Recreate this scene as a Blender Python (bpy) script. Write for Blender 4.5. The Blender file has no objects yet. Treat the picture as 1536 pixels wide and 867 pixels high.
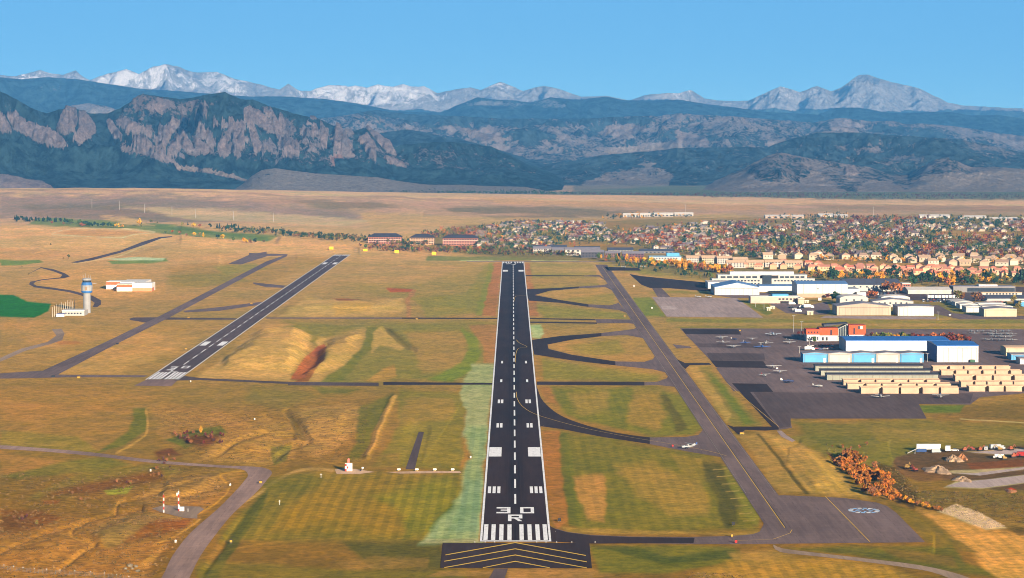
import bpy, bmesh, math, random
import numpy as np
from mathutils import Vector, Matrix
rad = math.radians
sc = bpy.context.scene
# ---------------------------------------------------------------- camera
# the camera flies 173 m above the airfield, on the extended runway centreline
W0, H0, F, HC, VH = 1536.0, 867.0, 4294.0, 173.0, 206.0
TH = math.atan((H0/2-VH)/F); ST, CT = math.sin(TH), math.cos(TH)
cam = bpy.data.objects.new('camera', bpy.data.cameras.new('camera'))
sc.collection.objects.link(cam); sc.camera = cam
cam.data.sensor_width = 36; cam.data.lens = F/W0*36
cam.data.clip_start = 5; cam.data.clip_end = 150000
cam.location = (0, 0, HC); cam.rotation_euler = (math.pi/2-TH, 0, 0)
# ---------------------------------------------------------------- sky, sun, exposure
SUN_EL, SUN_AZ = 13.0, 20.0         # sun is behind the camera, to its right; shadows fall forward and left
w = bpy.data.worlds.new('World'); sc.world = w; w.use_nodes = True
nt = w.node_tree; nt.nodes.clear()
wo = nt.nodes.new('ShaderNodeOutputWorld'); bg = nt.nodes.new('ShaderNodeBackground')
sky = nt.nodes.new('ShaderNodeTexSky'); sky.sky_type = 'NISHITA'; sky.sun_disc = False
sky.sun_elevation = rad(SUN_EL); sky.sun_rotation = rad(180-SUN_AZ)
sky.altitude = 1800; sky.air_density = 1.0; sky.dust_density = 0.1; sky.ozone_density = 2.5
tc = nt.nodes.new('ShaderNodeTexCoord'); mp = nt.nodes.new('ShaderNodeVectorMath'); mp.operation = 'MULTIPLY_ADD'
mp.inputs[1].default_value = (1, 1, 4.0); mp.inputs[2].default_value = (0, 0, 0.045)
hs = nt.nodes.new('ShaderNodeMix'); hs.data_type = 'RGBA'; hs.blend_type = 'MULTIPLY'; hs.inputs[0].default_value = 1
hs.inputs[7].default_value = (0.92, 1.08, 0.93, 1)
nt.links.new(tc.outputs['Generated'], mp.inputs[0]); nt.links.new(mp.outputs[0], sky.inputs[0])
nt.links.new(sky.outputs[0], hs.inputs[6]); nt.links.new(hs.outputs[2], bg.inputs[0])
bg.inputs[1].default_value = 0.057; nt.links.new(bg.outputs[0], wo.inputs[0])
sd = bpy.data.lights.new('sun', 'SUN'); sd.energy = 5.0; sd.angle = rad(0.53); sd.color = (1.0, 0.80, 0.58)
so = bpy.data.objects.new('sun', sd); sc.collection.objects.link(so)
_to = Vector((math.sin(rad(SUN_AZ))*math.cos(rad(SUN_EL)), -math.cos(rad(SUN_AZ))*math.cos(rad(SUN_EL)), math.sin(rad(SUN_EL))))
so.rotation_euler = _to.to_track_quat('Z', 'Y').to_euler(); so.location = _to*300
sc.view_settings.view_transform = 'Standard'; sc.view_settings.look = 'None'
sc.view_settings.gamma = 1; sc.view_settings.use_curve_mapping = False
sc.view_settings.exposure = 1.86
sc.cycles.volume_bounces = 0; sc.cycles.max_bounces = 4; sc.cycles.diffuse_bounces = 2; sc.cycles.glossy_bounces = 2
sc.cycles.use_denoising = True; sc.cycles.filter_width = 1.0
# ---------------------------------------------------------------- geometry helpers
def G(u, v, z=0.0):                      # the point of the level z that the photograph shows at pixel (u, v)
    x = (u-W0/2)/F; y = (H0/2-v)/F
    t = (z-HC)/(-ST+y*CT)
    return (x*t, (CT+y*ST)*t, z)
def Yv(v): return G(768, v)[1]
def U(X, Y, Z):                          # world -> photo pixel, numpy
    dz = Z-HC
    f = Y*CT-dz*ST; up = Y*ST+dz*CT
    return W0/2+F*X/f, H0/2-F*up/f
def lin(c):
    if isinstance(c, str): c = [int(c[i:i+2], 16) for i in (0, 2, 4)]
    return np.array([((x/255+.055)/1.055)**2.4 if x/255 > .04045 else x/255/12.92 for x in c])
KG = np.array([1.15, 1.13, 1.40])        # what level sunlit ground sends to the picture per unit albedo
def alb(c): return np.clip((lin(c)-np.array([.006, .012, .026]))/KG, .004, .62)
def hsh(ix, iy, s):
    n = (ix.astype(np.int64)*374761393+iy.astype(np.int64)*668265263+s*1442695041) & 0xffffffff
    n = ((n ^ (n >> 13))*1274126177) & 0xffffffff
    return ((n ^ (n >> 16)) & 0xffff)/65535.0
def vn(x, y, s=0):
    ix = np.floor(x); iy = np.floor(y); fx = x-ix; fy = y-iy
    fx = fx*fx*fx*(fx*(fx*6-15)+10); fy = fy*fy*fy*(fy*(fy*6-15)+10)
    a = hsh(ix, iy, s); b = hsh(ix+1, iy, s); c = hsh(ix, iy+1, s); d = hsh(ix+1, iy+1, s)
    return (a+(b-a)*fx)+((c+(d-c)*fx)-(a+(b-a)*fx))*fy
def fbm(x, y, o=5, s=0, g=.5):
    r = 0; a = 1; t = 0; x, y = x*.83+y*.56, y*.83-x*.56
    for k in range(o):
        r = r+a*(vn(x, y, s+k)*2-1); t += a; a *= g; x, y = x*1.94+y*.5+17, y*1.94-x*.5+31
    return r/t
def ridge(x, y, o=6, s=0, g=.52):
    r = 0; a = 1; t = 0; p = 1
    for k in range(o):
        n = 1-np.abs(vn(x, y, s+k)*2-1); n = n*n
        r = r+a*n*p; p = np.clip(n*1.4, 0, 1); t += a; a *= g; x, y = x*1.9+y*.55+13, y*1.9-x*.55+37
    return r/t
def sst(e0, e1, x):
    t = np.clip((x-e0)/(e1-e0), 0, 1); return t*t*(3-2*t)
def segd(px, py, pts, closed):
    d2 = np.full(px.shape, 1e12); ins = np.zeros(px.shape, bool)
    n = len(pts)
    for i in range(n if closed else n-1):
        ax, ay = pts[i]; bx, by = pts[(i+1) % n]
        ex, ey = bx-ax, by-ay; L = ex*ex+ey*ey+1e-9
        t = np.clip(((px-ax)*ex+(py-ay)*ey)/L, 0, 1)
        d2 = np.minimum(d2, (px-ax-t*ex)**2+(py-ay-t*ey)**2)
        if closed:
            c = ((ay > py) != (by > py))
            with np.errstate(divide='ignore', invalid='ignore'):
                c &= px < (bx-ax)*(py-ay)/(by-ay+1e-12)+ax
            ins ^= c
    return np.sqrt(d2), ins
def smooth(pts, closed=False, n=5):
    out = []; m = len(pts)
    for i in range(m if closed else m-1):
        P = [pts[(i+k) % m] if closed else pts[min(max(i+k, 0), m-1)] for k in (-1, 0, 1, 2)]
        for j in range(n):
            t = j/n
            out.append(tuple(.5*((2*P[1][a])+(-P[0][a]+P[2][a])*t+(2*P[0][a]-5*P[1][a]+4*P[2][a]-P[3][a])*t*t+(-P[0][a]+3*P[1][a]-3*P[2][a]+P[3][a])*t**3) for a in (0, 1)))
    if not closed: out.append(pts[-1])
    return out
class Painter:                           # soft-edged areas and lines over arrays of points, in the photo's map of the ground
    def __init__(s, u, v, wu, wv): s.u, s.v, s.wu, s.wv = u, v, wu, wv
    def mask(s, pts, f, width=None, warp=1.0):
        closed = width is None; m = (0 if closed else width)+f*2+warp*f+6
        xs = [p[0] for p in pts]; ys = [p[1] for p in pts]
        sel = np.nonzero((s.u > min(xs)-m) & (s.u < max(xs)+m) & (s.v > min(ys)-m) & (s.v < max(ys)+m))[0]
        if not len(sel): return sel, None
        px = s.u[sel]+s.wu[sel]*f*warp; py = s.v[sel]+s.wv[sel]*f*warp*.6
        d, ins = segd(px, py, pts, closed)
        sd_ = np.where(ins, d, -d) if closed else width-d
        return sel, sst(-f, f, sd_)
def grid_mesh(name, X, Y, Z, cols, mat, extra={}):
    R, C_ = X.shape
    me = bpy.data.meshes.new(name)
    me.vertices.add(R*C_); me.vertices.foreach_set('co', np.stack([X, Y, Z], -1).astype(np.float32).ravel())
    i = np.arange((R-1)*(C_-1)); r = i//(C_-1); c = i % (C_-1)
    q = np.stack([r*C_+c, r*C_+c+1, (r+1)*C_+c+1, (r+1)*C_+c], -1).astype(np.int32)
    me.loops.add(q.size); me.loops.foreach_set('vertex_index', q.ravel())
    me.polygons.add(len(q)); me.polygons.foreach_set('loop_start', np.arange(0, q.size, 4, dtype=np.int32))
    me.polygons.foreach_set('use_smooth', np.ones(len(q), bool))
    me.update(calc_edges=True)
    a = me.color_attributes.new('Col', 'FLOAT_COLOR', 'POINT')
    a.data.foreach_set('color', np.concatenate([cols.reshape(-1, 3), np.ones((R*C_, 1))], 1).astype(np.float32).ravel())
    for k, vv in extra.items():
        at_ = me.attributes.new(k, 'FLOAT', 'POINT'); at_.data.foreach_set('value', vv.astype(np.float32).ravel())
    me.materials.append(mat)
    o = bpy.data.objects.new(name, me); sc.collection.objects.link(o)
    return o
# ---------------------------------------------------------------- material helpers
class NT:
    def __init__(s, name):
        s.m = bpy.data.materials.new(name); s.m.use_nodes = True; s.t = s.m.node_tree
        s.b = s.t.nodes['Principled BSDF']; s.b.inputs['Roughness'].default_value = .9
        s.b.inputs['Specular IOR Level'].default_value = .2
        s.pos = s.t.nodes.new('ShaderNodeNewGeometry').outputs['Position']
    def L(s, a, b): s.t.links.new(a, b)
    def vec(s, scale, off=(0, 0, 0), src=None):
        n = s.t.nodes.new('ShaderNodeVectorMath'); n.operation = 'MULTIPLY_ADD'
        n.inputs[1].default_value = scale; n.inputs[2].default_value = off; s.L(src or s.pos, n.inputs[0]); return n.outputs[0]
    def noise(s, size, detail=3, rough=.55, stretch=(1, 1, 1), off=(0, 0, 0), dist=0, src=None):
        n = s.t.nodes.new('ShaderNodeTexNoise'); n.inputs['Scale'].default_value = 1
        n.inputs['Detail'].default_value = detail; n.inputs['Roughness'].default_value = rough; n.inputs['Distortion'].default_value = dist
        s.L(s.vec([k/size for k in stretch], (off[0]+.13, off[1]+.71, off[2]+.37), src), n.inputs['Vector']); return n.outputs['Fac']
    def ramp(s, f, a, b, lo=0, hi=1, smoothm=True):
        n = s.t.nodes.new('ShaderNodeMapRange'); n.interpolation_type = 'SMOOTHSTEP' if smoothm else 'LINEAR'
        n.inputs[1].default_value = a; n.inputs[2].default_value = b; n.inputs[3].default_value = lo; n.inputs[4].default_value = hi
        s.L(f, n.inputs[0]); return n.outputs[0]
    def math(s, op, a, b=None):
        n = s.t.nodes.new('ShaderNodeMath'); n.operation = op
        for i, x in enumerate((a, b)):
            if x is None: continue
            if isinstance(x, (int, float)): n.inputs[i].default_value = x
            else: s.L(x, n.inputs[i])
        return n.outputs[0]
    def mix(s, f, a, b, mode='MIX'):
        n = s.t.nodes.new('ShaderNodeMix'); n.data_type = 'RGBA'; n.blend_type = mode
        for i, x in ((0, f), (6, a), (7, b)):
            if isinstance(x, (int, float)): n.inputs[i].default_value = x
            elif isinstance(x, (tuple, list, np.ndarray)): n.inputs[i].default_value = (*[float(k) for k in x[:3]], 1)
            else: s.L(x, n.inputs[i])
        return n.outputs[2]
    def attr(s, name, out='Color'):
        n = s.t.nodes.new('ShaderNodeAttribute'); n.attribute_name = name; return n.outputs[out]
    def bump(s, h, strength, dist):
        n = s.t.nodes.new('ShaderNodeBump'); n.inputs['Strength'].default_value = strength; n.inputs['Distance'].default_value = dist
        s.L(h, n.inputs['Height']); s.L(n.outputs[0], s.b.inputs['Normal'])
    def base(s, c):
        if isinstance(c, (tuple, list, np.ndarray)): s.b.inputs['Base Color'].default_value = (*[float(k) for k in c[:3]], 1)
        else: s.L(c, s.b.inputs['Base Color'])
        return s.m
def paint_mat(name, c, rough=.6, var=.12, size=4.0, spec=.3, metal=0.0):
    n = NT(name); n.b.inputs['Roughness'].default_value = rough; n.b.inputs['Specular IOR Level'].default_value = spec
    n.b.inputs['Metallic'].default_value = metal
    f = n.ramp(n.noise(size, 4), .3, .7)
    c = np.array(c[:3]); return n.base(n.mix(f, c*(1-var), np.clip(c*(1+var*.6), 0, .9)))
def tag(o, label=None, cat=None, group=None, kind=None):
    if label: o['label'] = label
    if cat: o['category'] = cat
    if group: o['group'] = group
    if kind: o['kind'] = kind
    return o
def link(o): sc.collection.objects.link(o); return o
def empty(name, loc=(0, 0, 0), rz=0, label=None, cat=None, group=None):
    o = bpy.data.objects.new(name, None); link(o); o.location = loc; o.rotation_euler = (0, 0, rz); o.empty_display_size = .5
    return tag(o, label, cat, group)
class MB:                                # collects boxes, prisms, tubes; build() links them as one mesh
    def __init__(s): s.v = []; s.f = []
    def add(s, vs, fs):
        k = len(s.v); s.v += [tuple(p) for p in vs]; s.f += [tuple(i+k for i in f) for f in fs]; return s
    def box(s, x0, x1, y0, y1, z0, z1):
        return s.add([(x0, y0, z0), (x1, y0, z0), (x1, y1, z0), (x0, y1, z0), (x0, y0, z1), (x1, y0, z1), (x1, y1, z1), (x0, y1, z1)],
                     [(0, 3, 2, 1), (4, 5, 6, 7), (0, 1, 5, 4), (1, 2, 6, 5), (2, 3, 7, 6), (3, 0, 4, 7)])
    def poly(s, pts, z=None):
        return s.add([(p[0], p[1], p[2] if z is None else z) for p in pts], [tuple(range(len(pts)))])
    def prism(s, pts, axis, a, b):       # pts in the plane across the axis
        n = len(pts)
        def P(p, t): return {0: (t, p[0], p[1]), 1: (p[0], t, p[1]), 2: (p[0], p[1], t)}[axis]
        return s.add([P(p, a) for p in pts]+[P(p, b) for p in pts],
                     [tuple(range(n))[::-1], tuple(range(n, 2*n))]+[(i, (i+1) % n, n+(i+1) % n, n+i) for i in range(n)])
    def rings(s, rs, n=12, cap=True):    # rs: list of (centre, radius_a, radius_b, axis 'x'|'y'|'z')
        k = len(s.v); F_ = []
        for (c, ra, rb, ax) in rs:
            for i in range(n):
                a = 2*math.pi*i/n; p = ra*math.cos(a); q = rb*math.sin(a)
                s.v.append((c[0], c[1]+p, c[2]+q) if ax == 'x' else (c[0]+p, c[1], c[2]+q) if ax == 'y' else (c[0]+p, c[1]+q, c[2]))
        for j in range(len(rs)-1):
            for i in range(n): F_.append((k+j*n+i, k+j*n+(i+1) % n, k+(j+1)*n+(i+1) % n, k+(j+1)*n+i))
        if cap: F_ += [tuple(range(k, k+n))[::-1], tuple(range(k+(len(rs)-1)*n, k+len(rs)*n))]
        s.f += F_; return s
    def tube(s, a, b, r, r2=None, n=6):
        a = Vector(a); b = Vector(b); d = (b-a).normalized(); r2 = r if r2 is None else r2
        x = d.orthogonal().normalized(); y = d.cross(x); k = len(s.v)
        for c, rr in ((a, r), (b, r2)):
            for i in range(n): s.v.append(tuple(c+(x*math.cos(6.28318*i/n)+y*math.sin(6.28318*i/n))*rr))
        s.f += [(k+i, k+(i+1) % n, k+n+(i+1) % n, k+n+i) for i in range(n)]+[tuple(range(k, k+n))[::-1], tuple(range(k+n, k+2*n))]
        return s
    def mesh(s, name, mat, sm=False):
        me = bpy.data.meshes.new(name); me.from_pydata(s.v, [], s.f)
        for m in (mat if isinstance(mat, list) else [mat]): me.materials.append(m)
        if sm: me.polygons.foreach_set('use_smooth', [True]*len(me.polygons))
        me.update(); return me
    def build(s, name, mat, parent=None, sm=False, loc=(0, 0, 0)):
        me = s.mesh(name, mat, sm)
        bm = bmesh.new(); bm.from_mesh(me); bmesh.ops.recalc_face_normals(bm, faces=bm.faces); bm.to_mesh(me); bm.free()
        o = link(bpy.data.objects.new(name, me)); o.location = loc
        if parent: o.parent = parent
        return o
def copy_tree(o, parent=None):
    c = o.copy(); link(c); c.parent = parent
    for ch in list(o.children): copy_tree(ch, c)
    return c
# ---------------------------------------------------------------- pavement outlines (photo pixels on the level airfield)
Z6 = lambda *p: [(760+a/3.0975, 300+b/3.0975) for a, b in p]
Z4 = lambda *p: [(780+a/2.825, 560+b/2.825) for a, b in p]
Z5 = lambda *p: [(1096+a/2.825, 560+b/2.825) for a, b in p]
ZL = lambda *p: [(a/3.0975, 300+b/3.0975) for a, b in p]
ZM = lambda *p: [(380+a/3.0975, 300+b/3.0975) for a, b in p]
RX = G(773.4, 812)[0]; RH = 15.3
YN, YF = Yv(812.5), Yv(392.5)
def wq(x0, x1, y0, y1): return [(x0, y0), (x1, y0), (x1, y1), (x0, y1)]
PAV = []   # (name, material, level, world outline)
def pav(name, mat, lev, px=None, world=None):
    pts = [G(u, v)[:2] for u, v in px] if px else world
    PAV.append((name, mat, lev, pts)); return pts
pav('runway', 'new', 3, world=wq(RX-RH, RX+RH, YN, YF))
pav('overrun', 'newb', 2, px=[(664, 814.5), (884, 814.5), (888, 852.5), (660, 852)])
LX0, LX1 = G(218, 569.5)[0], G(268, 569.5)[0]
LYN, LYF = Yv(569.5), Yv(382)
pav('crosswind_runway', 'mid', 3, world=wq(LX0, LX1, LYN, LYF))
pav('blast_pad', 'red', 2, px=[(219, 570), (267, 570), (257, 579.5), (201, 578.5)])
TX0, TX1 = 113.0, 129.0
pav('parallel_taxiway', 'old', 3, world=wq(TX0, TX1, Yv(815), Yv(397)))
pav('west_taxiway', 'old', 3, px=ZL((150, 826), (205, 790), (480, 665), (740, 540), (1239, 285))+ZM((160, 252), (155, 262))+ZL((1239, 305), (775, 552), (500, 690), (275, 808), (262, 824)))
pav('holding_apron', 'old', 2, px=[(1127, 745), (1176, 743), (1266, 747), (1315, 754), (1330, 759), (1344, 769), (1388, 813.5), (1100, 816.5), (884, 814.5), (828, 813), (821, 786)]+Z4((140, 655), (200, 672), (300, 685), (460, 692), (700, 694), (900, 690), (985, 682), (1015, 672), (1030, 645), (1040, 610), (1030, 580)))
pav('connector_taxiway', 'newb', 4, px=[(826, 812.5), (822, 788)]+Z4((150, 660), (200, 674), (300, 687), (460, 694), (740, 698), (735, 720), (300, 722)))
pav('exit_taxiway', 'old', 2, px=[(804, 577)]+smooth(Z4((85, 95), (100, 120), (150, 165), (220, 200), (350, 240), (470, 262), (560, 272)), n=3)+Z4((700, 270), (755, 262), (780, 235), (800, 215), (900, 340), (870, 358), (760, 340), (650, 320), (550, 300), (350, 270), (180, 237), (92, 225))+[(810, 640)])
pav('exit_taxiway', 'newb', 4, px=[(804, 577)]+smooth(Z4((85, 95), (100, 120), (150, 165), (220, 200), (350, 240), (470, 262), (550, 272)), n=3)+Z4((550, 300), (350, 270), (180, 237), (92, 225))+[(810, 640)])
pav('exit_taxiway', 'newb', 2, px=Z6((140, 844), (640, 845), (640, 862), (140, 859)))
pav('exit_taxiway', 'old', 2, px=Z6((640, 847), (700, 845), (745, 828), (755, 805), (760, 795), (860, 860), (780, 868), (700, 860), (640, 861)))
pav('exit_taxiway', 'old', 2, px=Z6((125, 690), (190, 690), (300, 718), (500, 750), (640, 752), (680, 740), (695, 715), (790, 790), (745, 815), (735, 800), (680, 787), (500, 768), (300, 745), (130, 716)))
pav('exit_taxiway', 'newb', 4, px=Z6((122, 688), (190, 692), (300, 719), (505, 750), (505, 769), (300, 745), (128, 718)))
pav('exit_taxiway', 'old', 2, px=Z6((118, 652), (250, 632), (440, 618), (590, 600), (612, 588), (690, 700), (680, 670), (650, 645), (560, 628), (450, 632), (300, 650), (190, 672), (195, 692), (122, 692)))
pav('exit_taxiway', 'newb', 4, px=Z6((118, 650), (250, 632), (440, 619), (440, 633), (300, 650), (190, 672), (195, 692), (122, 692)))
pav('exit_taxiway', 'old', 2, px=Z6((90, 415), (250, 408), (340, 402), (450, 395), (490, 385), (530, 470), (510, 430), (460, 405), (340, 410), (200, 422), (130, 442), (250, 465), (380, 485), (480, 490), (520, 478), (560, 525), (520, 511), (380, 497), (250, 478), (105, 468), (92, 440)))
pav('exit_taxiway', 'newb', 4, px=Z6((88, 415), (250, 408), (335, 402), (335, 409), (200, 422), (130, 442), (250, 465), (380, 485), (380, 497), (250, 478), (105, 468), (92, 440)))
pav('taxiway_stub', 'newb', 2, px=Z6((80, 349), (360, 351), (360, 354.5), (80, 353)))
pav('taxiway_stub', 'old', 2, px=Z6((360, 351), (430, 348), (470, 380), (430, 356), (360, 355)))
pav('taxiway_stub', 'newb', 2, px=ZM((690, 546), (1134, 548), (1134, 553), (690, 552)))
pav('taxiway_stub', 'old', 2, px=ZM((60, 546), (690, 546), (690, 552), (60, 551)))
pav('taxiway_stub', 'newb', 2, px=Z6((108, 548), (410, 554), (412, 559), (108, 553)))
pav('taxiway_stub', 'newb', 2, px=Z6((108, 565), (420, 569), (420, 575), (110, 571)))
pav('taxiway_stub', 'old', 2, px=Z6((410, 553), (600, 556), (630, 580), (560, 572), (420, 573)))
pav('taxiway_stub', 'newb', 2, px=[(575, 573), (742, 574.5), (742, 577), (575, 577.5)])
pav('taxiway_stub', 'mid', 2, px=[(432, 573), (568, 574), (568, 579), (432, 578)])
pav('taxiway_stub', 'mid', 2, px=[(262, 562), (300, 567), (432, 573), (432, 576), (300, 570), (262, 571)])
pav('taxiway_stub', 'old', 2, px=[(0, 560), (66, 556), (80, 562), (222, 563), (216, 566), (100, 566), (60, 567), (0, 568)])
pav('taxiway_stub', 'mid', 2, px=ZL((600, 552), (620, 546), (740, 545), (1100, 550), (1100, 556), (740, 556), (680, 570), (605, 558)))
pav('taxiway_stub', 'old', 2, px=ZL((850, 515), (1000, 500), (1239, 470), (1239, 482), (1020, 515), (860, 522)))
pav('taxiway_stub', 'old', 2, px=ZM((0, 383), (150, 398), (140, 408), (60, 405), (0, 390)))
pav('taxiway_stub', 'old', 2, px=ZL((1060, 297), (1165, 252), (1239, 240), (1239, 262), (1120, 300)))
pav('taxiway_stub', 'old', 2, px=ZM((-20, 246), (160, 252), (152, 258), (-20, 262)))
pav('service_road', 'dirt', 2, px=[(700, 391.3), (975, 391.8), (975, 393.2), (700, 392.8)])
pav('concrete_apron', 'conc', 3, px=[(978, 445.5), (1105, 447), (1145, 476.5), (1000, 475)])
pav('concrete_apron', 'concb', 4, px=[(991, 459), (1012, 459), (1018, 464), (994, 464)])
pav('access_taxiway', 'old', 2, px=[(978, 432), (992, 432), (1006, 446), (987, 446)])
pav('hangar_taxiway', 'newb', 3, px=[(944, 411), (960, 414), (1000, 418), (1060, 424), (1075, 438), (1000, 432), (975, 432), (962, 427)])
pav('hangar_taxiway', 'newb', 3, px=[(906, 400), (958, 402), (962, 406), (912, 406)])
pav('apron_edge', 'old', 2, px=[(1075, 438), (1060, 441), (1100, 447), (1200, 447), (1180, 440)])
pav('parking_ramp', 'old', 1, px=[(1020, 492.5), (1536, 494), (1700, 494), (1700, 545), (1536, 590), (1470, 596), (1455, 607), (1378, 606), (1390, 628), (1185, 628), (1188, 642), (1165, 645)])
pav('ramp_patch', 'newb', 3, px=[(1023, 493.5), (1107, 494), (1112, 502), (1028, 501)])
pav('ramp_patch', 'brn', 3, px=[(1028, 502), (1115, 503), (1120, 515), (1042, 515)])
pav('ramp_patch', 'mid', 3, px=[(1042, 515.3), (1138, 515.5), (1142, 521.5), (1050, 521)])
pav('ramp_patch', 'brn', 3, px=[(1052, 521.5), (1146, 522), (1149, 530), (1060, 529)])
pav('ramp_patch', 'mid', 3, px=[(1060, 529.5), (1146, 530.5), (1148, 541), (1066, 541)])
pav('ramp_patch', 'newb', 4, px=[(1066, 541), (1145, 542), (1152, 552), (1074, 551)])
pav('ramp_patch', 'brn', 3, px=[(1074, 552), (1152, 553), (1260, 555), (1300, 575), (1240, 587), (1100, 587)])
pav('ramp_patch', 'newb', 4, px=[(1098, 575), (1150, 576), (1160, 588), (1125, 588), (1168, 642), (1160, 643)])
pav('ramp_patch', 'mid', 3, px=[(1130, 588.5), (1460, 590), (1455, 605), (1378, 606), (1390, 628), (1186, 628), (1186, 640), (1170, 642)])
pav('ramp_patch', 'conc', 3, px=[(1200, 557.5), (1208, 557.5), (1224, 571), (1212, 571)])
pav('ramp_link', 'newb', 4, world=[G(u, v)[:2] for u, v in [(1090, 637), (1100, 640), (1152, 640), (1168, 642), (1168, 644.5), (1150, 646), (1118, 645), (1108, 652)]])
pav('ramp_link', 'old', 2, px=Z6((700, 600), (770, 670), (850, 680), (862, 688), (790, 690), (740, 640)))
pav('ramp_link', 'newb', 4, px=Z6((790, 740), (830, 758), (940, 757), (952, 766), (850, 768), (830, 785), (815, 770)))
pav('hangar_court', 'conc', 2, px=[(1238, 473.5), (1404, 475), (1404, 479), (1330, 479), (1230, 477)])
pav('hangar_court', 'old', 2, px=[(1400, 458), (1408, 458), (1430, 470), (1480, 473), (1540, 474), (1540, 479), (1440, 479), (1400, 470)])
pav('car_park', 'brn', 2, px=[(1150, 453), (1190, 450), (1205, 460), (1240, 452), (1246, 466), (1240, 472), (1180, 470)])
pav('car_park', 'mid', 2, px=[(1270, 430), (1540, 430), (1540, 452), (1410, 452), (1270, 446)])
pav('road', 'track', 2, px=smooth([(0, 668), (60, 672), (140, 679), (230, 690), (330, 698), (380, 700), (400, 703), (408, 709), (402, 718), (385, 738), (350, 770), (325, 800), (300, 835), (284, 867), (270, 890), (215, 890), (242, 867), (258, 835), (285, 800), (325, 765), (352, 738), (366, 722), (372, 712), (362, 704), (330, 701.5), (230, 694.5), (140, 684), (60, 677), (0, 673)], True, 3))
pav('road', 'mid', 2, px=smooth(ZL((120, 350), (190, 312)), n=1)+ZL((250, 322), (300, 340), (325, 355), (300, 363), (200, 372), (165, 380), (155, 390), (170, 398), (250, 408), (330, 420), (430, 445), (468, 465), (470, 485), (452, 497), (430, 498), (440, 478), (400, 450), (320, 428), (240, 416), (160, 406), (135, 392), (140, 380), (200, 368), (280, 360), (290, 348), (250, 332), (190, 316)))
pav('road', 'dirt', 2, px=ZL((0, 735), (100, 690), (220, 660), (262, 630), (240, 600), (285, 598), (300, 620), (290, 650), (240, 668), (120, 700), (0, 752)))
pav('road', 'mid', 2, px=ZL((330, 290), (420, 270), (560, 235), (660, 195), (740, 172), (800, 168), (800, 172), (750, 178), (680, 205), (560, 245), (430, 280), (360, 292)))
pav('path', 'mid', 2, px=[(628, 648), (636, 648), (622, 704), (608, 704)])
pav('path', 'mid', 2, px=[(742, 853), (762, 853), (756, 870), (744, 870), (738, 890), (720, 890)])
pav('path', 'dirt', 2, px=smooth([(1160, 817), (1175, 823), (1230, 830), (1300, 838), (1380, 848), (1440, 862), (1500, 885), (1470, 885), (1410, 862), (1370, 853), (1290, 842), (1220, 834), (1170, 828)], True, 3))
pav('dirt_pad', 'dirt', 2, px=[(228, 763), (245, 758), (300, 760), (306, 764), (296, 772), (296, 778), (275, 777), (240, 768)])
pav('dirt_pad', 'dirtl', 2, px=[(502, 704), (520, 702), (548, 706), (562, 708), (540, 711), (505, 711)])
pav('dirt_pad', 'dirtl', 2, px=[(578, 708), (640, 706.5), (690, 707), (692, 709.5), (640, 710), (600, 710.5)])
pav('gravel_lane', 'concb', 2, px=[(1418, 729.5), (1440, 723), (1480, 719.5), (1540, 712.5), (1700, 706), (1700, 719), (1540, 723.5), (1475, 732), (1440, 731)])
pav('gravel_lane', 'concb', 2, px=[(1425, 709), (1460, 710), (1536, 701), (1600, 696), (1600, 699), (1536, 704), (1470, 713.5)])
pav('gravel_lane', 'concb', 2, px=[(1455, 678.5), (1536, 673), (1700, 671), (1700, 678), (1500, 681.5)])
pav('footpath', 'conc', 2, px=[(1165, 646), (1172, 646), (1180, 653), (1193, 661), (1188, 663), (1172, 655)])
# ---------------------------------------------------------------- the ground sheet
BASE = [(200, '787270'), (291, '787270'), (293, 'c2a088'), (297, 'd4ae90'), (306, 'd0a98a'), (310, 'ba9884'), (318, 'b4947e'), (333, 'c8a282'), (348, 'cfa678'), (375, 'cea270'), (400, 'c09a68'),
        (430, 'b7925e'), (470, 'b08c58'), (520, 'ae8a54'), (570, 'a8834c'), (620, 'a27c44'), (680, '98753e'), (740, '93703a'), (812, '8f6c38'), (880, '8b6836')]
P_ = []  # (colour, feather px, opacity, outline, width or None)
def A(c, f, a, *pts): P_.append((c, f, a, list(pts), None))
def Ln(c, f, a, wd, *pts): P_.append((c, f, a, smooth(list(pts), n=4), wd))
# far plain
A('94807a', 3, .9, (0, 308), (260, 310), (520, 320), (560, 330), (300, 333), (0, 325)); A('8a786a', 2, .9, (30, 314), (200, 316), (330, 326), (250, 330), (60, 324))
A('cdb48e', 1.5, .7, (180, 318), (420, 322), (620, 330), (500, 338), (300, 330)); A('857660', 2, .95, (660, 315), (800, 313), (960, 318), (900, 325), (760, 322), (680, 321))
A('857660', 2, .9, (420, 312), (560, 312), (600, 317), (500, 319)); A('807260', 1.5, .9, (720, 325), (860, 323), (880, 329), (760, 332))
A('c6a270', 2, .8, (540, 322), (700, 326), (960, 328), (1100, 320), (1140, 330), (900, 336), (560, 342)); A('d4b58c', 1, .8, (0, 296), (700, 303), (1536, 306), (1536, 308), (700, 306), (0, 300))
A('7f6b62', 1, .6, (0, 303), (740, 307), (740, 308), (0, 304.5)); A('c29a6c', 2, .7, (700, 303), (1150, 309), (1150, 316), (760, 311))
A('9a7d62', 2, .6, (1200, 306), (1536, 309), (1536, 318), (1250, 315)); A('5d6b60', 2, .9, (850, 292), (1050, 295), (1250, 300), (1536, 300), (1700, 300), (1700, 280), (1000, 278), (860, 286))
A('68705f', 2, .85, (500, 285), (600, 281), (850, 288), (850, 293), (700, 291), (500, 288)); A('a98f80', 2, .8, (370, 278), (860, 288), (860, 270), (370, 262))
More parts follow.
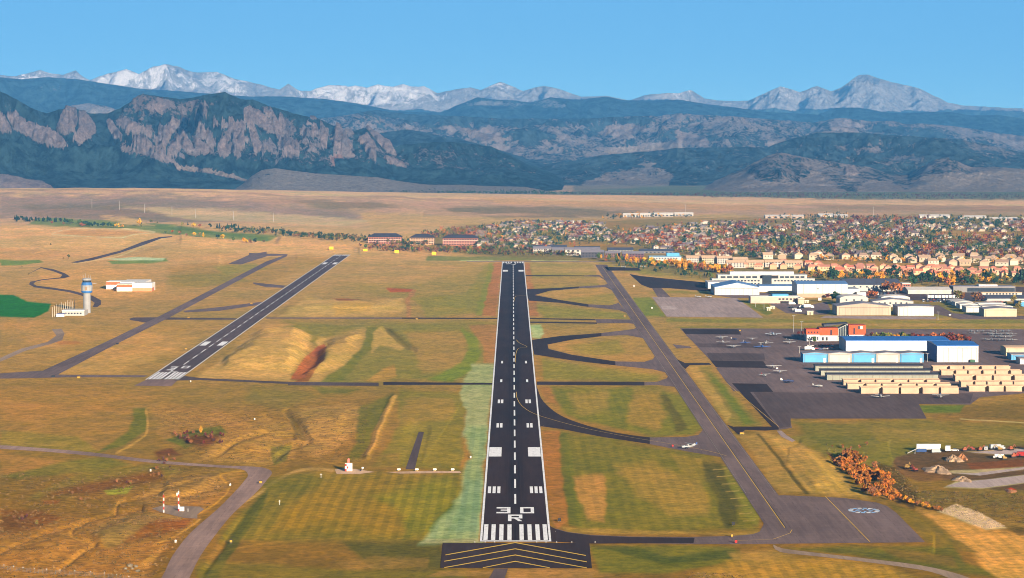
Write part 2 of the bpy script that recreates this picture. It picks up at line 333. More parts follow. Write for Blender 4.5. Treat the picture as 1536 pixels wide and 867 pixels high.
# left hill
A('d9ad78', 4, .8, (0, 335), (200, 340), (420, 364), (560, 374), (540, 382), (400, 380), (250, 372), (110, 375), (0, 378)); A('c99a68', 2, .7, (0, 372), (80, 376), (120, 384), (60, 388), (0, 386))
A('6f8a45', 1.2, .95, (0, 389), (60, 390), (66, 393), (40, 397), (0, 397)); A('6c8c4a', 1.2, .9, (160, 392), (250, 388), (252, 392), (220, 396), (170, 396)); A('bccdb2', .7, .95, (160, 388), (200, 386.5), (248, 388), (245, 391), (180, 391))
A('2c7434', 1.2, 1, (-60, 440), (20, 442), (40, 452), (76, 456), (74, 466), (50, 476), (0, 474), (-60, 470)); A('688448', 1.5, .85, (60, 326), (180, 330), (260, 340), (330, 350), (420, 356), (400, 362), (300, 357), (200, 345), (110, 340), (40, 335))
Ln('5f7a46', 1.4, .85, 2, (180, 335), (270, 345), (330, 353), (400, 359)); A('dcb482', 3, .8, (150, 324), (200, 328), (230, 340), (190, 337)); Ln('e6cba4', .6, .9, .6, (78, 353), (106, 343), (170, 344), (232, 348), (200, 353), (172, 359), (78, 355))
A('c8945e', 1.5, .7, (86, 352), (108, 346), (160, 346), (215, 349), (172, 357), (120, 356)); Ln('dfc39a', .6, .8, .7, (110, 395), (170, 386), (200, 376), (225, 363), (250, 357))
A('a58446', 3, .6, (250, 400), (330, 395), (420, 385), (500, 385), (480, 400), (380, 430), (260, 430)); A('8f8b45', 2.5, .7, (320, 400), (380, 396), (400, 404), (340, 412)); A('8f8443', 3, .6, (250, 415), (340, 408), (380, 420), (300, 432), (250, 428))
A('d2a064', 4, .7, (60, 405), (140, 400), (220, 410), (240, 440), (150, 450), (60, 430)); A('c9965c', 3, .6, (0, 478), (80, 482), (160, 490), (240, 500), (200, 530), (60, 520), (0, 500)); A('b38d50', 5, .6, (90, 500), (240, 480), (300, 490), (180, 560), (80, 560))
A('cf9d62', 5, .7, (90, 560), (200, 500), (240, 500), (300, 505), (180, 560)); A('c98f58', 2, .6, (160, 512), (210, 508), (220, 514), (180, 516)); A('b07048', 1.5, .6, (82, 512), (115, 510), (125, 515), (90, 518))
# between the runways
A('a18c4c', 4, .6, (440, 395), (740, 394), (735, 475), (560, 440), (480, 420)); A('c09868', 4, .7, (450, 400), (600, 395), (690, 400), (640, 425), (480, 425)); A('90893e', 3, .6, (620, 450), (700, 440), (725, 400), (738, 395), (738, 470), (640, 475))
A('d4a86c', 4, .9, (462, 444), (500, 452), (560, 458), (610, 447), (606, 468), (560, 475), (420, 474)); A('d9a45c', 3, .8, (500, 458), (550, 455), (560, 466), (500, 474)); A('b06a3c', 1.5, .8, (498, 447), (525, 448), (530, 454), (510, 454))
A('b3583a', 1, .9, (578, 432), (620, 433), (618, 438), (585, 438)); Ln('bb845c', 1.2, .9, 3.2, (622, 436), (613, 450), (613, 474)); A('8e5f48', 1, .8, (500, 449), (540, 450), (538, 452), (505, 452))
A('8a8340', 6, .7, (420, 485), (740, 484), (745, 570), (560, 572), (480, 575), (520, 540)); A('cda066', 4, .95, (402, 489), (428, 490), (460, 504), (468, 514), (446, 545), (434, 570), (300, 566), (335, 535), (372, 505))
A('c49a60', 4, .9, (476, 508), (515, 497), (550, 492), (546, 515), (520, 545), (480, 572), (452, 572), (480, 545)); A('7d7a38', 2, .8, (548, 492), (566, 492), (560, 515), (540, 540), (515, 570), (480, 573), (520, 545), (546, 515))
A('c8a062', 2, .8, (566, 492), (580, 492), (610, 520), (600, 525), (570, 515), (555, 530), (560, 500)); A('7b6b3c', 1.5, .85, (575, 490), (585, 492), (622, 522), (612, 525), (590, 508)); A('c08e4e', 2, .8, (550, 572), (570, 555), (592, 548), (594, 565), (575, 573))
A('b98d58', 4, .6, (610, 500), (700, 500), (700, 550), (630, 560)); A('7f8a36', 2.5, .9, (690, 492), (716, 505), (722, 530), (700, 560), (680, 572), (640, 570), (690, 545), (705, 520)); A('b07c52', 2, .8, (700, 488), (748, 486), (742, 546), (724, 545), (726, 520), (712, 500))
A('b47850', 1.5, .9, (741, 394), (753, 394), (744, 474), (722, 474)); A('8d8c3c', 2, .8, (735, 394), (742, 394), (722, 474), (712, 474)); A('b06440', 1.2, 1, (487, 512), (477, 517), (455, 540), (436, 568), (455, 571), (470, 556), (484, 540), (491, 520)); A('9c5f36', 1, .9, (494, 512), (470, 556), (440, 574), (462, 572), (486, 545))
# foreground left
A('9f7c44', 8, .6, (0, 572), (430, 580), (700, 585), (700, 640), (300, 620), (0, 600)); A('b1824a', 8, .6, (0, 600), (200, 610), (215, 640), (150, 680), (0, 665)); A('73732f', 3, .85, (200, 612), (218, 612), (220, 645), (190, 668), (140, 682), (160, 670), (195, 645)); A('8d8438', 3, .5, (0, 645), (120, 655), (150, 680), (0, 668))
A('ba8a52', 6, .7, (225, 610), (330, 615), (380, 632), (350, 650), (240, 650)); A('6e742f', 2, .9, (250, 660), (290, 645), (330, 640), (340, 650), (280, 672)); A('74452c', 5, .9, (275, 652), (330, 652), (338, 662), (310, 668), (280, 664)); A('6a3822', 5, .8, (235, 680), (262, 672), (275, 684), (240, 688))
Ln('cf9c58', 1.2, .8, 1.6, (219, 615), (221, 645), (210, 660), (175, 680)); A('bd8f50', 5, .8, (330, 660), (400, 625), (440, 640), (440, 690), (380, 700), (300, 690)); A('c2955a', 5, .7, (448, 610), (520, 605), (560, 612), (530, 650), (480, 690), (445, 670))
A('6d6f30', 4, .8, (540, 610), (590, 592), (600, 596), (560, 650), (540, 690), (520, 694), (535, 650)); A('c9985a', 1.5, .8, (590, 595), (598, 595), (575, 640), (555, 685), (548, 685), (565, 640)); A('6f7233', 3, .7, (470, 580), (540, 584), (520, 590), (480, 590)); A('8c7b42', 6, .6, (380, 580), (480, 590), (430, 612), (360, 605))
A('7b6538', 1.5, .85, (430, 618), (440, 625), (455, 650), (462, 658), (450, 660), (436, 640)); A('77753a', 2, .8, (405, 670), (435, 665), (430, 690), (410, 698)); A('7f8036', 4, .6, (600, 585), (700, 590), (690, 705), (560, 700), (600, 640)); A('a6834a', 5, .7, (610, 600), (680, 600), (680, 630), (600, 640)); A('9d7a45', 3, .5, (520, 690), (600, 680), (600, 700), (520, 704))
A('b98350', 3, .6, (0, 675), (80, 690), (150, 700), (60, 712), (0, 705)); A('747536', 3, .7, (0, 710), (90, 692), (160, 686), (200, 696), (120, 705), (30, 716)); A('8a7a3c', 4, .7, (130, 700), (240, 696), (280, 706), (180, 730), (100, 745), (40, 745)); A('82502e', 6, .8, (170, 714), (240, 703), (247, 716), (190, 725), (140, 740), (60, 745), (100, 730)); A('9aa03e', 2, .8, (155, 733), (200, 726), (190, 738), (160, 740)); A('a86438', 1.5, .8, (62, 748), (90, 746), (85, 752), (64, 752))
A('84552f', 3, .8, (0, 760), (60, 762), (90, 775), (50, 795), (0, 800)); A('b88247', 8, .7, (0, 800), (110, 785), (230, 760), (300, 730), (360, 705), (365, 720), (300, 780), (240, 830), (220, 880), (0, 880)); A('ab8350', 5, .7, (240, 720), (340, 705), (355, 715), (320, 745), (250, 765), (200, 750)); A('9c7f50', 4, .7, (135, 790), (200, 768), (280, 775), (240, 800), (160, 820))
A('8d5528', 3, .8, (240, 780), (290, 780), (280, 792), (180, 815), (220, 790)); Ln('c8924e', 1.2, .7, 2, (172, 765), (176, 750), (186, 745)); Ln('c8924e', 1.2, .75, 2, (122, 784), (107, 788), (108, 800), (122, 808), (140, 815), (120, 828), (90, 852)); Ln('c8923f', 1, .9, 1.2, (369, 706), (330, 712), (345, 726), (330, 750), (300, 770)); Ln('cf9a50', 1, .8, 1.5, (300, 780), (270, 800), (230, 815))
A('cf9850', 3, .9, (245, 815), (240, 828), (225, 850), (208, 850), (225, 830)); Ln('c89a62', 1.3, .9, 2, (500, 706), (450, 706), (410, 725), (385, 742), (368, 752)); Ln('b88c5c', 1, .7, 1, (500, 704), (460, 706)); Ln('b68746', 1, .6, 1, (240, 860), (400, 812), (660, 806)); Ln('b89050', 1, .6, 1.2, (0, 664), (100, 668))
A('736f2e', 8, .75, (400, 725), (470, 712), (640, 712), (700, 700), (695, 740), (640, 812), (330, 812), (350, 780)); A('97772e', 10, .6, (480, 720), (640, 720), (600, 800), (400, 800)); A('7c7e30', 8, .6, (560, 740), (680, 715), (690, 735), (640, 800), (600, 806), (610, 770)); A('545a26', 3, .85, (400, 735), (378, 755), (330, 830), (300, 867), (325, 867), (370, 800), (395, 765)); A('4f6a2c', 3, .7, (640, 795), (690, 740), (690, 760), (650, 812))
A('595a28', 4, .8, (510, 812), (660, 812), (662, 852), (560, 850)); A('a97f4a', 3, .6, (500, 840), (560, 830), (640, 835), (640, 850), (520, 850)); A('7c7234', 5, .7, (300, 840), (560, 850), (700, 855), (700, 890), (290, 890)); A('b58452', 2, .8, (660, 856), (740, 855), (740, 862), (640, 864)); A('b58452', 3, .8, (762, 854), (890, 853), (920, 862), (860, 872), (762, 868))
A('a8aa84', 3, .95, (706, 546), (744, 545), (740, 580), (728, 660), (694, 655), (700, 620), (690, 590)); A('8da07c', 5, .95, (698, 640), (732, 640), (720, 814), (626, 814), (668, 770), (692, 735), (702, 690)); A('78957a', 5, .8, (700, 720), (722, 720), (716, 800), (670, 800)); A('a9a286', 2, .7, (640, 808), (722, 808), (722, 814), (628, 814)); Ln('a07a52', .6, .8, 1.0, (742, 570), (731, 665), (718, 811))
# right of the runway
A('b47850', 1.2, .9, (787, 394), (795, 394), (808, 474), (794, 474)); A('8d8a42', 2, .6, (795, 394), (890, 396), (900, 440), (800, 440)); A('c09a64', 3, .7, (800, 398), (890, 400), (895, 408), (800, 410)); A('b08b54', 4, .7, (790, 416), (890, 416), (900, 426), (800, 430)); A('aec093', 2, .9, (795, 487), (812, 486), (815, 500), (810, 508), (798, 506))
A('bd9458', 2.5, .85, (808, 444), (830, 436), (900, 432), (922, 445), (926, 456), (880, 455)); A('928c42', 3, .6, (830, 448), (920, 440), (925, 456), (870, 454)); A('8f8b3c', 3, .7, (800, 458), (930, 468), (945, 478), (820, 478)); A('b08c52', 3, .7, (820, 488), (940, 488), (930, 496), (830, 502))
A('b58d50', 4, .85, (824, 523), (860, 512), (920, 505), (966, 510), (980, 530), (965, 542), (920, 541)); A('8f883b', 4, .6, (850, 522), (930, 508), (940, 530), (890, 536)); A('8d8739', 4, .7, (806, 536), (900, 552), (996, 562), (985, 570), (810, 570)); A('ad8045', 2, .8, (800, 534), (812, 534), (815, 572), (803, 572))
A('b17a48', 1.5, .9, (806, 580), (822, 580), (838, 608), (822, 604)); A('767831', 4, .85, (824, 580), (990, 582), (1030, 592), (1052, 640), (1045, 653), (980, 655), (880, 632), (842, 615)); A('a8884a', 6, .7, (850, 588), (910, 585), (915, 610), (880, 620), (860, 612)); A('ad8648', 5, .7, (955, 585), (990, 585), (1000, 620), (980, 645), (940, 630)); A('63592f', 2.5, .7, (990, 590), (1000, 590), (1030, 640), (1015, 650)); A('8b8138', 3, .6, (1010, 592), (1030, 596), (1050, 640), (1040, 652))
A('ac733f', 2, .9, (811, 645), (838, 645), (850, 700), (852, 780), (832, 794), (824, 770)); A('5f6a28', 3, .8, (838, 645), (852, 648), (866, 720), (872, 790), (852, 788)); A('727132', 8, .85, (850, 648), (980, 665), (1085, 690), (1140, 770), (1135, 796), (1000, 800), (860, 795)); A('c08a52', 4, .8, (862, 716), (905, 712), (912, 740), (905, 780), (880, 778), (868, 750)); A('a88648', 7, .6, (925, 700), (980, 695), (1050, 720), (1060, 770), (1000, 770), (960, 740))
A('9c8040', 5, .5, (1000, 680), (1070, 690), (1090, 720), (1040, 720)); A('50502a', 4, .8, (1055, 690), (1085, 692), (1100, 740), (1110, 785), (1090, 795), (1075, 760), (1062, 720)); A('81803a', 3, .7, (1085, 695), (1100, 700), (1140, 775), (1138, 790), (1115, 770)); 
for i in range(8): Ln('b99c64', .5, .75, .6, (1070+i*6.5, 704+i*11), (1080+i*7, 703.3+i*11), (1091+i*6, 702.5+i*11))
A('a98a48', 2, .8, (840, 790), (1090, 800), (1140, 797), (1140, 803), (850, 800)); A('77752f', 4, .8, (884, 818), (1100, 820), (1110, 840), (1000, 860), (900, 860)); A('48552a', 3, .7, (890, 818), (960, 820), (1000, 835), (1110, 822), (1110, 836), (1000, 846)); A('b08a4e', 4, .7, (1090, 828), (1160, 822), (1200, 832), (1150, 850), (1100, 846)); A('ab8440', 6, .85, (1090, 840), (1200, 836), (1330, 848), (1420, 880), (1060, 885), (1040, 860))
A('66682e', 4, .8, (1180, 820), (1388, 818), (1430, 812), (1450, 840), (1536, 867), (1440, 858), (1330, 842), (1240, 830)); A('8a6a3a', 3, .6, (1320, 820), (1430, 830), (1440, 850), (1350, 838)); A('cf9a58', 6, .9, (1372, 762), (1420, 768), (1480, 790), (1560, 800), (1620, 867), (1500, 867), (1462, 825), (1420, 790)); A('7b6a38', 2, .8, (1372, 764), (1400, 778), (1440, 808), (1465, 826), (1440, 822), (1410, 795))
A('756a34', 3, .7, (1330, 752), (1372, 765), (1430, 805), (1430, 818), (1390, 812), (1345, 770)); A('8b8040', 3, .7, (1034, 550), (1062, 548), (1142, 640), (1100, 640), (1080, 620)); A('bf9858', 2.5, .8, (1034, 552), (1046, 548), (1095, 620), (1092, 636), (1066, 600)); A('6e7a2e', 3, .8, (1058, 556), (1078, 570), (1130, 636), (1116, 638), (1080, 590))
A('ae8a50', 4, .8, (1108, 652), (1140, 648), (1205, 740), (1170, 742)); A('5b5230', 1.2, .85, (1134, 650), (1139, 650), (1216, 742), (1208, 742)); A('c29858', 5, .85, (1142, 646), (1180, 660), (1230, 680), (1250, 700), (1300, 745), (1216, 742)); A('857a3a', 3, .8, (1180, 656), (1230, 650), (1300, 655), (1390, 670), (1340, 700), (1260, 690), (1225, 680)); A('79743a', 8, .8, (1180, 632), (1400, 630), (1536, 640), (1600, 700), (1250, 690)); A('9c8448', 4, .6, (1300, 640), (1536, 650), (1536, 668), (1320, 660))
A('8a6c3c', 4, .8, (1390, 610), (1536, 606), (1600, 632), (1400, 630)); A('5f7a33', 2, .8, (1378, 608), (1450, 606), (1440, 618), (1384, 620)); A('a88f4c', 1.5, .8, (1020, 492), (1240, 587), (1520, 587), (1520, 591), (1136, 590), (1134, 586)); Ln('d0bb90', .6, .8, .7, (1440, 628), (1536, 634), (1700, 642))
# strip between apron and ramp
A('8b8642', 1.5, .8, (1000, 478), (1560, 481), (1560, 485), (1000, 484)); A('b5945a', 1.2, .7, (1000, 485), (1560, 486), (1560, 488), (1000, 487)); A('8e8540', 1.5, .8, (1010, 489), (1560, 489), (1560, 493), (1020, 492)); A('88853c', 2, .8, (985, 436), (1020, 436), (1060, 441), (970, 440)); A('7c8638', 2, .9, (948, 445), (976, 445), (998, 474), (965, 474)); A('b48e56', 2, .8, (940, 430), (965, 430), (975, 442), (945, 442)); A('b69058', 1.5, .8, (918, 406), (940, 408), (946, 420), (924, 420)); A('7d8a3e', 1.5, .9, (950, 404), (985, 406), (1000, 412), (960, 411))
A('9b8c4a', 1.5, .8, (860, 386), (890, 388), (960, 398), (1060, 412), (1060, 422), (990, 416), (940, 408), (900, 396)); A('758248', 1.5, .9, (640, 384), (860, 383), (880, 391), (640, 391)); A('c3d2a2', .6, .8, (690, 390.3), (740, 389.7), (740, 391), (690, 391.5)); A('c8c8a0', .6, .8, (798, 390), (868, 391), (868, 392.3), (798, 391.5)); A('a0823e', 1, .8, (1150, 448), (1190, 447), (1200, 452), (1158, 454)); A('6e7a3a', 1.2, .8, (1112, 452), (1150, 452), (1160, 470), (1150, 474), (1126, 460))
A('938648', 2, .8, (1405, 455), (1430, 462), (1500, 476), (1440, 476), (1400, 476)); A('7b7044', 2, .5, (1130, 452), (1540, 446), (1540, 470), (1240, 478))
# town ground and gardens
A('8a7a50', 3, .9, (690, 338), (880, 330), (1120, 326), (1536, 322), (1700, 322), (1700, 430), (1060, 420), (900, 392), (740, 386), (640, 372), (650, 350)); A('a8824a', 2, .8, (820, 362), (900, 364), (980, 372), (900, 373), (830, 370)); A('b5874a', 1.5, .8, (1160, 388), (1460, 390), (1460, 400), (1200, 398)); A('b08a4e', 1.5, .7, (1390, 345), (1536, 348), (1536, 360), (1440, 358)); A('a5825a', 2, .6, (880, 375), (1060, 378), (1060, 388), (940, 384)); A('9a7a4a', 2, .6, (880, 328), (960, 338), (960, 346), (900, 342))
# works yard
A('6e5446', 2, .95, (1345, 684), (1400, 674), (1536, 668), (1700, 668), (1700, 740), (1500, 738), (1440, 720), (1360, 706), (1340, 694)); A('bfa48c', 1, .9, (1440, 676), (1536, 672), (1700, 670), (1700, 680), (1500, 682), (1470, 680)); A('8b5238', 1.2, .8, (1450, 694), (1536, 688), (1536, 700), (1460, 706)); A('cbb196', 1, .9, (1420, 706), (1536, 700), (1536, 704), (1470, 712), (1430, 710)); A('d3bda6', 1.2, .95, (1415, 730), (1432, 722), (1480, 719), (1540, 712), (1700, 706), (1700, 720), (1540, 724), (1470, 733)); A('7a5a44', 1, .8, (1430, 726), (1465, 724), (1460, 729), (1430, 729))
A('7f5a42', 2, .8, (1340, 696), (1420, 704), (1440, 718), (1380, 722), (1350, 712)); A('8a7340', 5, .85, (1360, 735), (1440, 732), (1540, 736), (1600, 800), (1520, 790), (1440, 760), (1380, 755)); A('5a4a30', 3, .8, (1310, 690), (1345, 700), (1375, 740), (1370, 762), (1345, 750), (1320, 715)); A('a8462a', 1.5, .6, (1240, 680), (1270, 690), (1280, 700), (1255, 695))
A('d8bf9c', 1.5, .95, (1405, 765), (1432, 754), (1470, 768), (1512, 790), (1480, 792), (1440, 778)); A('5f5230', 3, .8, (1512, 790), (1560, 786), (1560, 800), (1530, 800)); A('c8442c', .8, .95, (1508, 734), (1516, 731), (1524, 734), (1520, 738), (1510, 737))
RELIEF = [  # (height m, feather px, outline, width)
    (22, 16, [(400, 500), (440, 500), (455, 515), (430, 550), (360, 552), (340, 545)], None), (-6, 9, [(490, 515), (470, 540), (450, 568)], 7), (12, 12, [(480, 525), (530, 505), (520, 530), (470, 562)], None), (4, 9, [(470, 458), (560, 462), (600, 455), (560, 470), (450, 470)], None),
    (-3, 3, [(575, 492), (600, 508), (620, 524)], 4), (-2.2, 2.5, [(0, 828), (60, 800), (106, 786), (172, 768), (230, 758), (262, 745), (300, 738)], 2.5), (-2.5, 2.5, [(90, 852), (120, 828), (142, 815), (122, 808), (108, 800), (108, 790), (125, 783)], 3), (-3, 2, [(300, 772), (330, 755), (348, 730), (332, 712)], 3),
    (4, 8, [(200, 775), (280, 775), (250, 790), (150, 815), (140, 800)], None), (3, 8, [(30, 830), (90, 800), (100, 820), (50, 850)], None), (-2, 2, [(172, 766), (175, 752), (240, 735), (300, 720)], 2.5), (4, 6, [(250, 722), (330, 712), (300, 735), (240, 748)], None),
    (-3, 3, [(300, 696), (330, 680), (350, 665), (400, 650), (440, 655)], 3), (-3, 3, [(430, 618), (448, 640), (462, 660), (430, 672), (410, 690)], 4), (3, 8, [(450, 625), (520, 620), (500, 660), (455, 650)], None), (3, 8, [(350, 660), (390, 640), (420, 650), (380, 685)], None), (3, 5, [(592, 596), (570, 645), (550, 688)], 3),
    (-4, 3, [(1136, 650), (1175, 700), (1212, 742)], 2), (4, 8, [(1160, 665), (1215, 685), (1270, 735), (1225, 735)], None), (-2.5, 3, [(1062, 695), (1080, 740), (1095, 790)], 5), (-2, 3, [(995, 592), (1022, 645)], 4), (-5, 6, [(1255, 690), (1300, 710), (1340, 742)], 9), (-2, 4, [(395, 735), (372, 760), (335, 815), (300, 867)], 4),
    (12, 12, [(30, 345), (180, 350), (330, 370), (250, 380), (60, 372)], None), (10, 6, [(180, 328), (230, 336), (320, 345), (420, 352)], 5), (14, 7, [(420, 362), (540, 366), (600, 374), (500, 376)], 3), (8, 5, [(1150, 318), (1400, 322), (1536, 320)], 6)]
vs = np.concatenate([np.arange(905, 420, -1.1), np.arange(420, 276, -.55), 206+70*.93**np.arange(1, 26)])
ds = np.array([Yv(v) for v in vs]); ds = np.concatenate([[-2500, -600, 200, 600, 850], ds[ds > 870]])
us = np.concatenate([np.linspace(-1500, -160, 60), np.arange(-150, 1690, 1.9), np.linspace(1700, 3000, 60)])
XX = ((us-768)/F)[None, :]*np.maximum(ds, 900)[:, None]; YY = np.repeat(ds[:, None], len(us), 1)
gsh = XX.shape; gx = XX.ravel(); gy = YY.ravel()
pu, pv = U(gx, np.maximum(gy, 700), 0*gx)
wu = fbm(gx/35, gy/60, 4, 5)*2; wv = fbm(gx/35, gy/60, 4, 9)*2
PT = Painter(pu, pv, wu, wv)
bv = np.array([b[0] for b in BASE]); bc = np.array([alb(b[1]) for b in BASE])
qv = pv+wv*3
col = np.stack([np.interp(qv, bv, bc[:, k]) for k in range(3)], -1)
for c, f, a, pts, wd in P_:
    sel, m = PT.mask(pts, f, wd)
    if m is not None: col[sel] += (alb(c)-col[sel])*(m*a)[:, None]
col = np.clip(col*(1+sst(470, 320, pv)[:, None]*np.array([.24, .16, .22])), 0, .72)  # far ground colour lifted to make up for light lost in the haze
# relief: none under pavement and buildings
flat = np.ones(len(gx)); hh = np.zeros(len(gx))
pavpx = [[U(p[0], max(p[1], 700), 0) for p in pts] for _, _, _, pts in PAV]
def flatten(pts, m, f, wd=None):
    sel, a = PT.mask(pts, f, wd, 0.0)
    if a is not None: flat[sel] = np.minimum(flat[sel], 1-a)
rel = fbm(gx/260, gy/420, 6, 20)*3.2+fbm(gx/38, gy/45, 4, 30)*.25
far = sst(5000, 7000, gy); rel = rel+far*(fbm(gx/420, gy/700, 6, 40)*16)
hh += rel
for h, f, pts, wd in RELIEF:
    sel, m = PT.mask(pts, f, wd, .5)
    if m is not None: hh[sel] += .35*h*m
for pts in pavpx:
    xs = [p[0] for p in pts]; ys = [p[1] for p in pts]
    sel, a = PT.mask([(float(x), float(y)) for x, y in pts], 3.5, None, 0)
    if a is None: continue
    d, ins = segd(pu[sel], pv[sel], pts, True)
    flat[sel] = np.minimum(flat[sel], np.where(ins, 0, sst(2.2, 26, d)))
for pts in ([(690, 380), (1060, 380), (1300, 395), (1700, 395), (1700, 650), (1180, 650), (1150, 818), (650, 860), (640, 700), (730, 560)], [(590, 360), (740, 350), (740, 390), (590, 390)], [(40, 440), (140, 430), (250, 415), (245, 445), (145, 480), (60, 482)], [(1340, 668), (1700, 660), (1700, 735), (1430, 735), (1350, 700)], [(640, 325), (1700, 318), (1700, 420), (640, 400)]):
    d, ins = segd(pu, pv, pts, True); flat = np.minimum(flat, np.where(ins, .12 if pts[0][1] != 668 else .1, np.clip(d/60, .12, 1)))
for pts in pavpx:
    d_ = None
hh = hh*flat
hh = np.where(flat < .13, np.minimum(hh, 0)-.05, hh)*1.0
inpav = np.zeros(len(gx), bool)
for pts in pavpx:
    xs = [p[0] for p in pts]; ys = [p[1] for p in pts]
    sel = np.nonzero((pu > min(xs)-6) & (pu < max(xs)+6) & (pv > min(ys)-6) & (pv < max(ys)+6))[0]
    if len(sel):
        d, ins = segd(pu[sel], pv[sel], pts, True); inpav[sel[ins | (d < 2.2)]] = True
hh = np.where(inpav, -.02, hh)
mes = np.interp(pu, [-200, 0, 240, 480, 860, 1050, 1536, 1700], [36, 33, 29, 20, 8, 3, 0, 0])*(1+.25*fbm(gx/500, gy/900, 4, 61))
hh = np.where(gy > 7600, hh*(1-sst(7600, 8200, gy))-sst(8000, 9000, gy)*2, hh)+mes*sst(5900, 7900, gy)*(1-sst(8150, 8800, gy))
GZ = hh.reshape(gsh)
def gz(x, y):                            # height of the ground sheet
    j = np.searchsorted(ds, y)-1; j = min(max(j, 0), len(ds)-2)
    uu = 768+F*x/max(y, 900); i = min(max(np.searchsorted(us, uu)-1, 0), len(us)-2)
    a = (y-ds[j])/(ds[j+1]-ds[j]); b = min(max((uu-us[i])/(us[i+1]-us[i]), 0), 1)
    return float((GZ[j, i]*(1-b)+GZ[j, i+1]*b)*(1-a)+(GZ[j+1, i]*(1-b)+GZ[j+1, i+1]*b)*a)
# grass: blotches, tussocks, mowing stripes
mow = np.zeros(len(gx))
for pts, a in (([(330, 812), (400, 735), (480, 712), (690, 705), (640, 806)], 1), ([(1140, 648), (1230, 685), (1300, 745), (1216, 742)], .7), ([(850, 650), (1080, 690), (1135, 795), (860, 795)], .5), ([(420, 400), (735, 396), (730, 474), (420, 474)], .5), ([(824, 582), (1000, 585), (1040, 640), (900, 634)], .4), ([(1080, 840), (1330, 850), (1400, 890), (1050, 890)], 1), ([(1380, 770), (1560, 800), (1560, 867), (1480, 860)], .7), ([(640, 812), (700, 640), (735, 640), (720, 812)], .8)):
    sel, m = PT.mask(pts, 5)
    mow[sel] = np.maximum(mow[sel], m*a*(1-sst(1900, 2600, gy[sel])))
rough = np.zeros(len(gx))
for pts in ([(0, 700), (360, 700), (300, 780), (230, 867), (0, 867)], [(220, 610), (560, 600), (540, 700), (300, 700)], [(1360, 735), (1560, 735), (1560, 800), (1400, 760)], [(1250, 690), (1350, 700), (1400, 760), (1340, 760)]):
    sel, m = PT.mask(pts, 12); rough[sel] = np.maximum(rough[sel], m)
g = NT('grassland')
c = g.attr('Col')
n1 = g.noise(90, 5, .6, off=(3, 7, 1), stretch=(1, .55, 1)); n2 = g.noise(14, 5, .62, off=(31, 2, 1), stretch=(1, .6, 1)); n3 = g.noise(4.2, 5, .75, off=(11, 5, 3)); n4 = g.noise(420, 4, .6, off=(5, 9, 1))
c = g.mix(g.ramp(n1, .38, .62), g.mix(1, c, (.90, .96, .90), 'MULTIPLY'), g.mix(1, c, (1.09, 1.04, 1.03), 'MULTIPLY'))
c = g.mix(g.ramp(n2, .36, .64), g.mix(1, c, (.85, .90, .83), 'MULTIPLY'), g.mix(1, c, (1.13, 1.09, 1.12), 'MULTIPLY'))
c = g.mix(g.ramp(n4, .4, .6), g.mix(1, c, (.93, .97, .92), 'MULTIPLY'), g.mix(1, c, (1.06, 1.02, 1.0), 'MULTIPLY'))
rf = g.attr('rough', 'Fac')
c = g.mix(rf, g.mix(g.ramp(n3, .3, .7), g.mix(1, c, (.66, .72, .64), 'MULTIPLY'), g.mix(1, c, (1.34, 1.30, 1.34), 'MULTIPLY')),
          g.mix(g.ramp(n3, .38, .62), g.mix(1, c, (.62, .62, .6), 'MULTIPLY'), g.mix(1, c, (1.28, 1.25, 1.2), 'MULTIPLY')))
wv_ = g.t.nodes.new('ShaderNodeTexWave'); wv_.inputs['Scale'].default_value = 1; wv_.inputs['Distortion'].default_value = .5; wv_.inputs['Detail'].default_value = 2
wv_.inputs['Detail Scale'].default_value = .3
g.L(g.vec((.055, .004, 0), (0, 0, .37)), wv_.inputs['Vector'])
mk = g.math('MULTIPLY', g.attr('mow', 'Fac'), g.ramp(wv_.outputs['Fac'], .25, .75))
c = g.mix(mk, c, g.mix(1, c, (1.28, 1.2, 1.12), 'MULTIPLY'))
hgt = g.math('ADD', g.math('MULTIPLY', n2, 1.0), g.math('MULTIPLY', g.math('MULTIPLY', n3, rf), .5))
g.bump(hgt, .45, 1.2)
g.b.inputs['Roughness'].default_value = 1; g.b.inputs['Specular IOR Level'].default_value = .05
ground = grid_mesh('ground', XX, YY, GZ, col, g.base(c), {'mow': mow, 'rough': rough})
tag(ground, 'dry grassland and mown airfield turf reaching to the foot of the mountains', 'ground', kind='structure')
